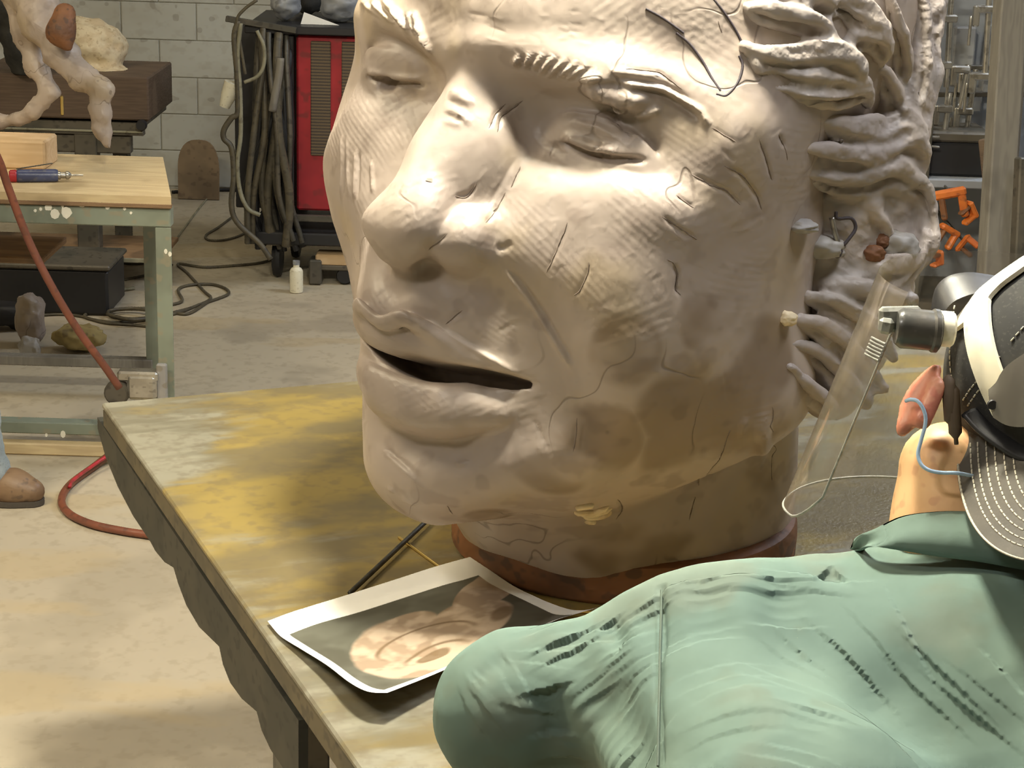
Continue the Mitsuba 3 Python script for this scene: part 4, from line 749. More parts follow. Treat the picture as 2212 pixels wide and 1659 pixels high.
# face shield: white headgear, black knob, clear visor
def band(key, pts, m, off=.006, th=.004):
    """a strap lying on the cap: (x, y, half width in metres)"""
    P = smooth_path([np.r_[on_cap(x, y, off), w] for x, y, w in pts], 6); c, w = P[:, :3], P[:, 3]
    t = np.gradient(c, axis=0); t /= np.linalg.norm(t, axis=1, keepdims=True); q = cap_q(c)/CR**2; n = q[:, :1]*LEFT+q[:, 1:2]*CF+q[:, 2:]*CUP; n /= np.linalg.norm(n, axis=1, keepdims=True); s = np.cross(t, n); s /= np.linalg.norm(s, axis=1, keepdims=True)
    G = np.stack([c+s*(w*u)[:, None]+n*(.0015*(1-u*u)) for u in np.linspace(-1, 1, 7)]); N = np.broadcast_to(n, G.shape)
    add(key, thick(G, N, th), m, smooth=40)
band('face_shield__headband', [(2290, 520, .010), (2240, 545, .010), (2190, 578, .0100), (2145, 612, .0105), (2112, 650, .014), (2108, 700, .0145), (2118, 760, .0140), (2140, 825, .0135), (2168, 885, .013)], 'mat_white_plastic')
band('face_shield__headband_001', [(2124, 650, .0135), (2095, 668, .011), (2072, 690, .008), (2056, 702, .006)], 'mat_white_plastic', .0065)
lab('face_shield__headband', 'white plastic head strap')
PV = at(1990, 708, 1.655)
band('face_shield__ratchet', [(2140, 872, .012), (2175, 868, .022), (2215, 850, .028), (2270, 815, .028), (2310, 790, .024)], 'mat_grey_wood', .012, .008)
add('face_shield__ratchet__screw', lathe([(0, 0), (.0045, 0), (.004, .002), (0, .002)], on_cap(2143, 874, .014), 12, rx(math.pi/2)), 'mat_black'); 
px_, py_, pz_ = at(2040, 712, 1.655)-at(1990, 708, 1.655), 0, 0
ax = px_/np.linalg.norm(px_); e1 = np.cross(ax, [0, 0, 1.0]); e1 /= np.linalg.norm(e1); RA_ = np.stack([e1, np.cross(ax, e1), ax], 1)
add('face_shield__spacer', lathe([(0, 0), (.015, 0), (.0155, .002), (.0155, .017), (.014, .019), (0, .019)], at(2012, 708, 1.655), 28, RA_), 'mat_white_plastic')
add('face_shield__knob', lathe([(0, -.022), (.014, -.022), (.0175, -.017), (.0175, .008), (.019, .010), (.019, .014), (.016, .016), (0, .016)], at(1990, 712, 1.653), 24, RA_), 'mat_knob'); lab('face_shield__knob', 'black pivot knob')
add('face_shield__bracket', join(bar(at(1898, 690, 1.66), at(1990, 688, 1.66), .010, .022, .003), bar(at(1898, 700, 1.657), at(1930, 706, 1.655), .012, .014, .003), bar(at(1940, 702, 1.652), at(1985, 700, 1.652), .012, .018, .003)), 'mat_clear_grey')
pts = [(2016, 700), (2014, 660), (2024, 620), (2050, 596), (2090, 588), (2130, 592), (2200, 604)]
outer = [at(x, y, 1.70) for x, y in pts]; inner = [at(x, y, 1.68) for x, y in ((2036, 700), (2042, 672), (2060, 652), (2085, 640), (2110, 634), (2140, 636), (2200, 645))]
a_, b_ = smooth_path(outer, 5), smooth_path(inner, 5); G = np.stack([a_+(b_-a_)*t for t in np.linspace(0, 1, 5)])
add('face_shield__brow_guard', thick(G, np.broadcast_to(-FWD, G.shape), .004), 'mat_black', smooth=40)
# the visor: a bent sheet round the face, swung a little forward at the bottom
VR = .118; P0, P1 = at(1958, 640, 1.675), at(1752, 1135, 1.76); fh = np.array([-.45, .89, 0])/np.linalg.norm([.45, .89])
def visor_pt(t, s):
    th = math.pi*t; c = P0+(P1-P0)*s-LEFT*VR; return c+VR*(math.cos(th)*LEFT+math.sin(th)*fh*1.05)
def s_max(t): e = min(t, 1-t); return 1.0+.05*min(1, e/.25)-.13*max(0, 1-e/.10)**2
G = np.array([[visor_pt(t, s*s_max(t)) for t in np.linspace(0, 1, 49)] for s in np.linspace(-.02, 1, 25)])
v, f = grid(G); add('face_shield__visor', (v, f), 'mat_visor', smooth=True); lab('face_shield__visor', 'scratched clear visor')
rim = [visor_pt(0, s*s_max(0)) for s in np.linspace(.12, 1, 14)]+[visor_pt(t, s_max(t)) for t in np.linspace(.01, .99, 50)]+[visor_pt(1, s*s_max(1)) for s in np.linspace(1, .12, 14)]
add('face_shield__visor_edge', tube(np.array(rim), .0013, 6), 'mat_clear_grey', smooth=True)
G = np.array([[visor_pt(t, s)+(LEFT*.0012) for t in np.linspace(0, .045, 4)] for s in np.linspace(.16, .30, 6)]); 
for i, s in enumerate(np.linspace(.2, .27, 6)): add(num('face_shield__rib', i), tube(np.array([visor_pt(t, s)+LEFT*.001 for t in np.linspace(.0, .06, 5)]), .0012, 6), 'mat_clear_grey', smooth=True)
lab('face_shield', 'clear face shield with white headgear over the dark cap', 'face shield')
cp = [(1957, 866, 1.652), (1968, 863, 1.645), (1984, 868, 1.640), (1997, 890, 1.638), (1999, 915, 1.638), (1990, 950, 1.638), (1983, 980, 1.638), (1990, 1003, 1.636), (2008, 1016, 1.634), (2035, 1021, 1.632), (2068, 1022, 1.63), (2110, 1030, 1.64)]
add('earplug_cord', tube(smooth_path([at(*q) for q in cp], 6), .0017, 8), 'mat_cord', smooth=True); lab('earplug_cord', 'pale blue earplug cord hanging from the ear', 'cord')

# the bystander whose leg shows at the left edge
BX, BYY = -1.50, 4.86
bj, bg = head_bones((BX-.02, BYY+.06, 1.66), (1, 0, 0), (0, 0, 1))
hx = [(BX-.05, BYY+.12), (BX+.02, BYY-.0)]
J = bj+[((BX-.03, BYY+.06, 1.50), (BX-.03, BYY+.06, 1.60), .06, .055, .03), ((BX-.04, BYY+.06, 1.0), (BX-.04, BYY+.06, 1.22), .14, .13, .06), ((BX-.04, BYY+.06, 1.22), (BX-.03, BYY+.06, 1.42), .13, .12, .06), ((BX-.03, BYY-.11, 1.42), (BX-.03, BYY+.23, 1.42), .065, .065, .05)]
for s in (-1, 1):
    sh = np.array([BX-.03, BYY+.06+s*.18, 1.42]); el_ = sh+[-.04, s*.05, -.29]; wr = el_+[.10, -s*.01, -.25]
    J += [(sh, el_, .05, .042, .04), (el_, wr, .042, .03, .02)]+[(a, b, ra, rb, .004) for a, b, ra, rb in hand_bones(wr, (.25, 0, -1), (0, s, 0))]
ank = [np.array([BX+.075, BYY-.01, .09]), np.array([BX-.16, BYY+.16, .09])]
for A, s in zip(ank, (-1, 1)):
    hp_ = np.array([BX-.04, BYY+.06+s*.09, .95]); kn = (hp_+A)/2+[.03, 0, .02]; J += [(hp_, kn, .09, .06, .05), (kn, A, .056, .038, .03), (A+[-.03, 0, -.04], A+[.15, 0, -.06], .036, .03, .03)]
J = [tuple(np.array(q) if i < 2 else q for i, q in enumerate(b)) for b in J]
lo, hi = box_of(J); add('person_001__body', surface(figure_sdf(J), lo, hi, .012), 'mat_skin', smooth=True)
JS = [b for b in J if min(b[0][2], b[1][2]) > .9 and max(b[0][2], b[1][2]) < 1.45 and b[2] > .04]
JS = [(a, b, ra+.016, rb+.016, k) for a, b, ra, rb, k in JS]; lo, hi = box_of(JS); add('person_001__shirt', surface(figure_sdf(JS), lo, hi, .014), 'mat_shirt', smooth=True)
JT = []
for A, s in zip(ank, (-1, 1)):
    hp_ = np.array([BX-.04, BYY+.06+s*.09, .95]); kn = (hp_+A)/2+[.03, 0, .02]; JT += [(hp_, kn, .108, .082, .05), (kn, A+[.0, 0, .035], .080, .074, .03), (A+[0, 0, .035], A+[.025, 0, -.01], .072, .068, .02)]
JT += [(np.array([BX-.04, BYY+.06, .95]), np.array([BX-.04, BYY+.06, 1.02]), .155, .15, .05)]
lo, hi = box_of(JT); m = surface(figure_sdf(JT), lo, hi, .010); v = m.vertices; v = v+normals(v, m.faces)*((meshkit.fbm(v*np.array([14, 14, 30]), 3, 2)-.5)*.016)[:, None]; v[:, 2] = np.maximum(v[:, 2], .035)
add('person_001__jeans', trimesh.Trimesh(v, m.faces, process=False), 'mat_denim', smooth=True); lab('person_001__jeans', 'light blue grey jeans')
for i, A in enumerate(ank):
    JB = [(A+[-.05, 0, -.02], A+[-.04, 0, -.045], .042, .04, .03), (A+[-.04, 0, -.05], A+[.10, -.005, -.045], .042, .044, .03), (A+[.10, -.005, -.047], A+[.150, -.012, -.054], .046, .034, .03)]; lo, hi = box_of(JB)
    b = surface(figure_sdf(JB), lo, hi, .007); v = b.vertices.copy(); v[:, 2] = np.maximum(v[:, 2], .012); add(num('person_001__shoe', i), trimesh.Trimesh(v, b.faces, process=False), 'mat_shoe', smooth=True)
    s = v[np.abs(v[:, 2]-.02) < .008]; hull = trimesh.convex.convex_hull(np.vstack([np.c_[s[:, :2], s[:, 2]*0+.002], np.c_[s[:, :2], s[:, 2]*0+.016]])); add(num('person_001__shoe__sole', 0) if i == 0 else 'person_001__shoe_001__sole', hull, 'mat_sole', smooth=40)
lab('person_001__shoe', 'brown leather shoe')
lab('person_001', 'person at the left edge in light jeans and brown shoes', 'person')
# ------------------------------------------------------------------ the big clay head
WQ = np.array([-0.692103,-0.061509,0.128796,0.004007,-0.047618,2.312888,1.453839,1.2086])                                   # turn, lean, tilt, metres per face millimetre, place, width
WSRC = np.array([[16,-1,-3],[47,2,-14],[31,-7,4.5],[-16,-1,-3],[-47,2,-14],[-31,-7,4.5],[0,2,9],[0,-12,19],[0,-33,36.5],[0,-49,21],[27,-36,9],[6,-63,22],[-6,-63,22],[0,-66,22],[27,-73,6],[-27,-73,6],[0,-73,18],[0,-92,17],[0,-105,14],[0,-117,4],[0,22,13],[12,20,10],[35,26,4],[55,14,-18],[-12,20,10],[-35,26,4],[70,-14,-92],[56,-80,-62],[-57,12,-24],[-62,-14,-24],[-55,-42,-15],[-45,-60,-5],[-30,-100,-2],[25,-114,-8],[50,-88,-50],[0,120,-85],[72,35,-85],[-72,35,-85],[0,35,-180],[50,-150,-74],[-50,-150,-74],[0,-150,-18],[0,-150,-130],[50,-108,-74],[-50,-108,-74],[0,-108,-130]]); WDST = np.array([[0.026,2.2726,1.444],[0.1655,2.2077,1.4278],[0.0801,2.2051,1.431],[-0.1041,2.377,1.4725],[-0.2069,2.5046,1.4789],[-0.1686,2.4051,1.4788],[-0.0688,2.2893,1.4789],[-0.1074,2.2537,1.4237],[-0.1436,2.1959,1.3536],[-0.1427,2.2372,1.274],[-0.0289,2.1985,1.3265],[-0.1321,2.2175,1.2354],[-0.1797,2.2536,1.2357],[-0.1547,2.2346,1.2229],[0.0286,2.192,1.1555],[-0.1874,2.3549,1.1589],[-0.1388,2.2388,1.1714],[-0.1064,2.2348,1.0873],[-0.1256,2.2395,1.0296],[-0.0968,2.2601,0.9523],[-0.0777,2.2748,1.5361],[-0.0282,2.2489,1.5309],[0.0857,2.1933,1.5295],[0.218,2.1967,1.4656],[-0.1014,2.3195,1.5264],[-0.1781,2.413,1.5627],[0.392,2.3687,1.303],[0.283,2.3124,1.0917],[-0.221,2.567,1.5103],[-0.2567,2.5596,1.3528],[-0.233,2.5097,1.2658],[-0.2082,2.4428,1.1941],[-0.1915,2.3685,1.0023],[0.0014,2.2293,0.9798],[0.1967,2.2797,1.0262],[0.2275,2.6042,1.8859],[0.4518,2.3611,1.5278],[-0.0841,2.8053,1.5697],[0.4224,2.8758,1.4997],[0.338,2.414,0.84],[-0.01,2.7024,0.84],[0.0198,2.3842,0.84],[0.3082,2.7322,0.84],[0.3349,2.4165,1],[-0.0069,2.6999,1],[0.3057,2.7291,1]])    # where its features stand: face millimetres to metres
W2 = np.array([[-0.2734,2.5012,1.3831,0.0241,0.0002,0.0007],[-0.2692,2.4908,1.3274,0.0198,0.0002,0.0006],[-0.2606,2.5128,1.4389,0.0328,0.0003,0.001],[-0.2554,2.5469,1.4872,0.0415,0.0004,0.0012],[-0.2549,2.46,1.2403,0.0357,0.0028,0.0095],[-0.2384,2.551,1.5482,0.0154,0.0001,0.0005],[-0.2348,2.4353,1.1973,0.0269,0.0015,0.005],[-0.2057,2.3672,1.1489,0.0087,0.0025,0.0085],[-0.2021,2.334,1.0203,0.0129,0.0001,0.0004],[-0.2001,2.4396,1.4752,0.0053,0.0018,0.0063],[-0.1934,2.3248,0.9965,0.0094,0.0001,0.0003],[-0.185,2.2545,1.2451,-0.0052,-0.0008,-0.0029],[-0.1793,2.2497,1.3429,-0.005,-0.0017,-0.0059],[-0.1727,2.2456,1.3033,-0.0033,0.0005,0.0018],[-0.1706,2.414,1.4756,0.0007,0.0011,0.0036],[-0.1594,2.2702,1.3962,0.0067,-0.0061,-0.0209],[-0.1563,2.3767,1.5371,0.0078,0.0035,0.012],[-0.1555,2.2388,1.2404,-0.0003,-0.0051,-0.0174],[-0.1381,2.2751,1.4242,0.0042,-0.0022,-0.0075],[-0.1324,2.2233,1.2421,0.0003,-0.0024,-0.008],[-0.1311,2.3832,1.4768,0.0123,0.0013,0.0043],[-0.1301,2.2312,1.1799,0.0082,-0.0008,-0.0029],[-0.1282,2.2115,1.1269,-0.0055,-0.0054,-0.0183],[-0.126,2.3693,1.4632,0.0217,-0.0021,-0.0073],[-0.1162,2.3227,1.5163,0.0138,0.0024,0.0081],[-0.0869,2.1921,1.1236,-0.0034,-0.0053,-0.0181],[-0.0815,2.2323,1.1686,0.0082,-0.0011,-0.0036],[-0.0812,2.2008,1.2207,0.0003,-0.0028,-0.0095],[-0.0654,2.2486,0.954,-0.0001,0.0006,0.002],[-0.056,2.2039,1.1537,0.0001,-0.001,-0.0035],[-0.0388,2.1808,1.1307,0.0004,-0.0034,-0.0114],[-0.0341,2.2392,1.5134,0.0072,0.005,0.017],[-0.0246,2.1849,1.341,-0.0029,-0.0018,-0.006],[-0.0245,2.1821,1.1907,0.0082,-0.0024,-0.0081],[-0.0112,2.1846,1.2777,0.0126,-0.001,-0.0034],[0.0137,2.1746,1.2326,0.0115,0.0023,0.0079],[0.0139,2.1864,1.1639,0.0137,-0.0019,-0.0065],[0.0469,2.2041,1.5146,-0.0004,0.0032,0.011],[0.0581,2.2272,1.4341,-0.0127,0.0018,0.006],[0.0623,2.1587,1.1816,0.0073,0.0012,0.004],[0.0686,2.2232,1.4625,-0.006,0.0019,0.0065],[0.0888,2.2048,1.429,-0.0078,0.0005,0.0016],[0.1065,2.1972,1.4599,0.0094,0.0018,0.0062],[0.1208,2.1826,1.426,-0.0078,0.0011,0.0038],[0.1232,2.1813,1.4972,0.0034,0.0038,0.0129],[0.1563,2.1829,1.4444,0.0072,-0.0032,-0.0108],[0.1621,2.1795,1.4758,0.0109,0.0049,0.0167],[0.3623,2.3031,1.0929,0.0043,-0.0011,-0.0039]]); W2Z = np.array([[-0.245,2.619,1.417],[-0.241,2.564,1.261],[-0.183,2.352,1.311],[-0.176,2.514,1.655],[-0.173,2.67,1.612],[-0.171,2.597,1.097],[-0.165,2.449,0.988],[-0.159,2.721,1.394],[-0.156,2.7,1.235],[-0.118,2.366,1.657],[-0.114,2.328,1.134],[-0.085,2.547,1.782],[-0.082,2.209,1.249],[-0.075,2.583,0.966],[-0.075,2.718,1.744],[-0.068,2.745,1.118],[-0.066,2.812,1.607],[-0.053,2.488,0.83],[-0.051,2.357,0.922],[-0.046,2.796,1.345],[-0.026,2.678,0.841],[-0.013,2.239,1.577],[-0.001,2.177,1.034],[0.013,2.364,1.775],[0.016,2.867,1.451],[0.065,2.244,1.667],[0.067,2.274,0.955],[0.069,2.759,1.257],[0.07,2.688,1.851],[0.075,2.881,1.695],[0.077,2.765,1.076],[0.106,2.376,0.841],[0.108,2.156,1.386],[0.111,2.931,1.531],[0.12,2.151,1.108],[0.142,2.784,0.933],[0.148,2.135,1.314],[0.155,2.535,1.877],[0.174,2.584,0.839],[0.178,2.372,1.815],[0.195,2.809,1.815],[0.198,2.264,1],[0.215,2.765,1.127],[0.217,2.927,1.666],[0.218,2.869,1.324],[0.223,2.262,1.697],[0.223,2.168,1.387],[0.254,2.953,1.522],[0.261,2.211,1.532],[0.272,2.403,0.838],[0.276,2.206,1.202],[0.301,2.645,1.866],[0.32,2.721,0.844],[0.323,2.472,1.837],[0.333,2.911,1.408],[0.338,2.858,1.738],[0.344,2.283,1.364],[0.349,2.74,1.267],[0.355,2.335,1.723],[0.357,2.441,0.982],[0.36,2.59,1.152],[0.374,2.655,0.985],[0.377,2.37,1.182],[0.396,2.902,1.585],[0.396,2.736,1.794],[0.401,2.559,0.845],[0.416,2.477,1.336],[0.45,2.83,1.419],[0.451,2.363,1.556],[0.469,2.655,1.349],[0.473,2.54,1.748],[0.487,2.476,1.46],[0.493,2.74,1.677],[0.514,2.763,1.533],[0.516,2.5,1.621],[0.533,2.601,1.517]])          # later pushes: point, shift; and points that stay
def face_to_world(P):
    B = np.stack([P[..., 0]*WQ[7], -P[..., 2], P[..., 1]], -1)
    return Ro.from_euler('zxy', WQ[:3]).apply(B.reshape(-1, 3)).reshape(B.shape)*WQ[3]+WQ[4:7]
def head_sdf(p):
    x = np.abs(p[..., 0]); y = p[..., 1]; z = p[..., 2]
    q = np.stack([x, y, z], -1)
    d = ell(q, (0,35,-85), (71,84,97))
    d = smin(d, ell(q, (0,-30,-48), (63,84,60)), 18)
    d = smin(d, cap(q, (58,-15,-80), (52,-74,-62), 13, 16), 16)
    d = smin(d, cap(q, (52,-74,-62), (15,-102,-10), 16, 15), 16)
    d = smin(d, ell(q, (0,-102,0), (25,16.5,16)), 10)
    d = smin(d, ell(p, (22,-84,-17), (27,26,26)), 16)
    d = smin(d, ell(p, (-15,-88,-12), (20,20,22)), 12)
    d = smin(d, ell(q, (40,-17,-13), (21,15,17)), 14)
    d = smin(d, ell(q, (36,-46,-13), (24,30,20)), 14)
    d = smin(d, ell(p, (44,-48,-40), (22,42,38)), 12)
    d = smin(d, ell(p, (-40,-40,-40), (18,36,38)), 12)
    d = smin(d, chain(q, [(6,17,4),(34,20,-4),(52,10,-22)], [8,8,7]), 12)
    d = smin(d, ell(q, (48,0,-48), (20,42,34)), 14)
    d = smin(d, ell(p, (52,-45,-62), (16,40,30)), 14)
    # neck
    r = np.sqrt((x/50)**2+((z+74)/56)**2)
    d = smin(d, np.maximum((r-1)*50, y+40), 10)
    d = np.maximum(d, -(y+150))
    # eye
    d = smax(d, -ell(q, (32,-1,13), (20,12,17)), 8)
    E = np.array((32,-3,-12.5)); es = np.linalg.norm(q-E, axis=-1)
    d = smin(d, es-15.2, 4)
    slit = y-(-6.2+.0066*(x-31)**2)+.10*(z-2)
    d = smin(d, smax(es-17.0, -slit, .6), 2.0)
    d = smax(d, -chain(q, [(22,7,3),(31,8.5,5),(44,5,-6)], [.6,1.2,.6]), 4)
    # nose
    n = chain(q, [(0,9,4),(0,-10,11),(0,-28,21)], [8.5,10,12])
    n = smin(n, ell(p, (8,-20,9), (12,18,9)), 8)
    n = smin(n, ell(p, (-5,-20,6), (10,18,9)), 8)
    n = smin(n, ell(q, (0,-33,21.5), (16,13.8,15)), 5)
    n = smin(n, ell(p, (18,-36,11), (10.5,10.5,13.5)), 3.2)
    n = smin(n, ell(p, (-13,-37,9), (8,8.5,11)), 5)
    n = smin(n, cap(q, (0,-38,24), (0,-46,15), 6, 5), 4)
    n = smax(n, -ell(q, (9.5,-46,15), (5,4.5,8)), 3)
    # muzzle and lips
    d = smin(d, ell(q, (0,-66,-6), (35,28,26)), 10)
    d = smin(d, n, 4.5)
    d = smax(d, -cap(q, (0,-49,21.5), (0,-62,25.5), 2.6, 3.0), 5)
    zf = lambda t: 22.5-15.5*(t/27)**2
    up = [(27.5,-72,zf(27.5)),(20,-69,zf(20)),(13,-66,zf(13)),(6,-63,zf(6)+1),(0,-65,zf(0)+.6)]
    d = smin(d, chain(q, up, [1.2,1.7,1.9,2.1,2.1]), 2.0)
    d = smin(d, ell(q, (0,-70,12), (24,5,9.5)), 2.5)
    low = [(26,-77,zf(26)-1.5),(18,-82,zf(18)-3.5),(9,-84.5,zf(9)-4.5),(0,-85,zf(0)-5)]
    d = smin(d, chain(q, low, [2,5.4,8,8.4]), 1.6)
    d = smax(d, -chain(q, [(14,-94.5,16),(7,-96.5,20),(0,-97,21)], [1.5,3.,3.5]), 9)
    hgt = 1.9*np.clip(1-(x/27)**2, 0, 1)**.7*np.clip(1+.045*p[...,0],0,2)
    ym = -74.2+1.2*(x/27)**2
    d = smax(d, -np.maximum(np.maximum(np.abs(y-ym)-hgt, x-27), -(z+4)), 1.0)
    # nasolabial fold
    return d

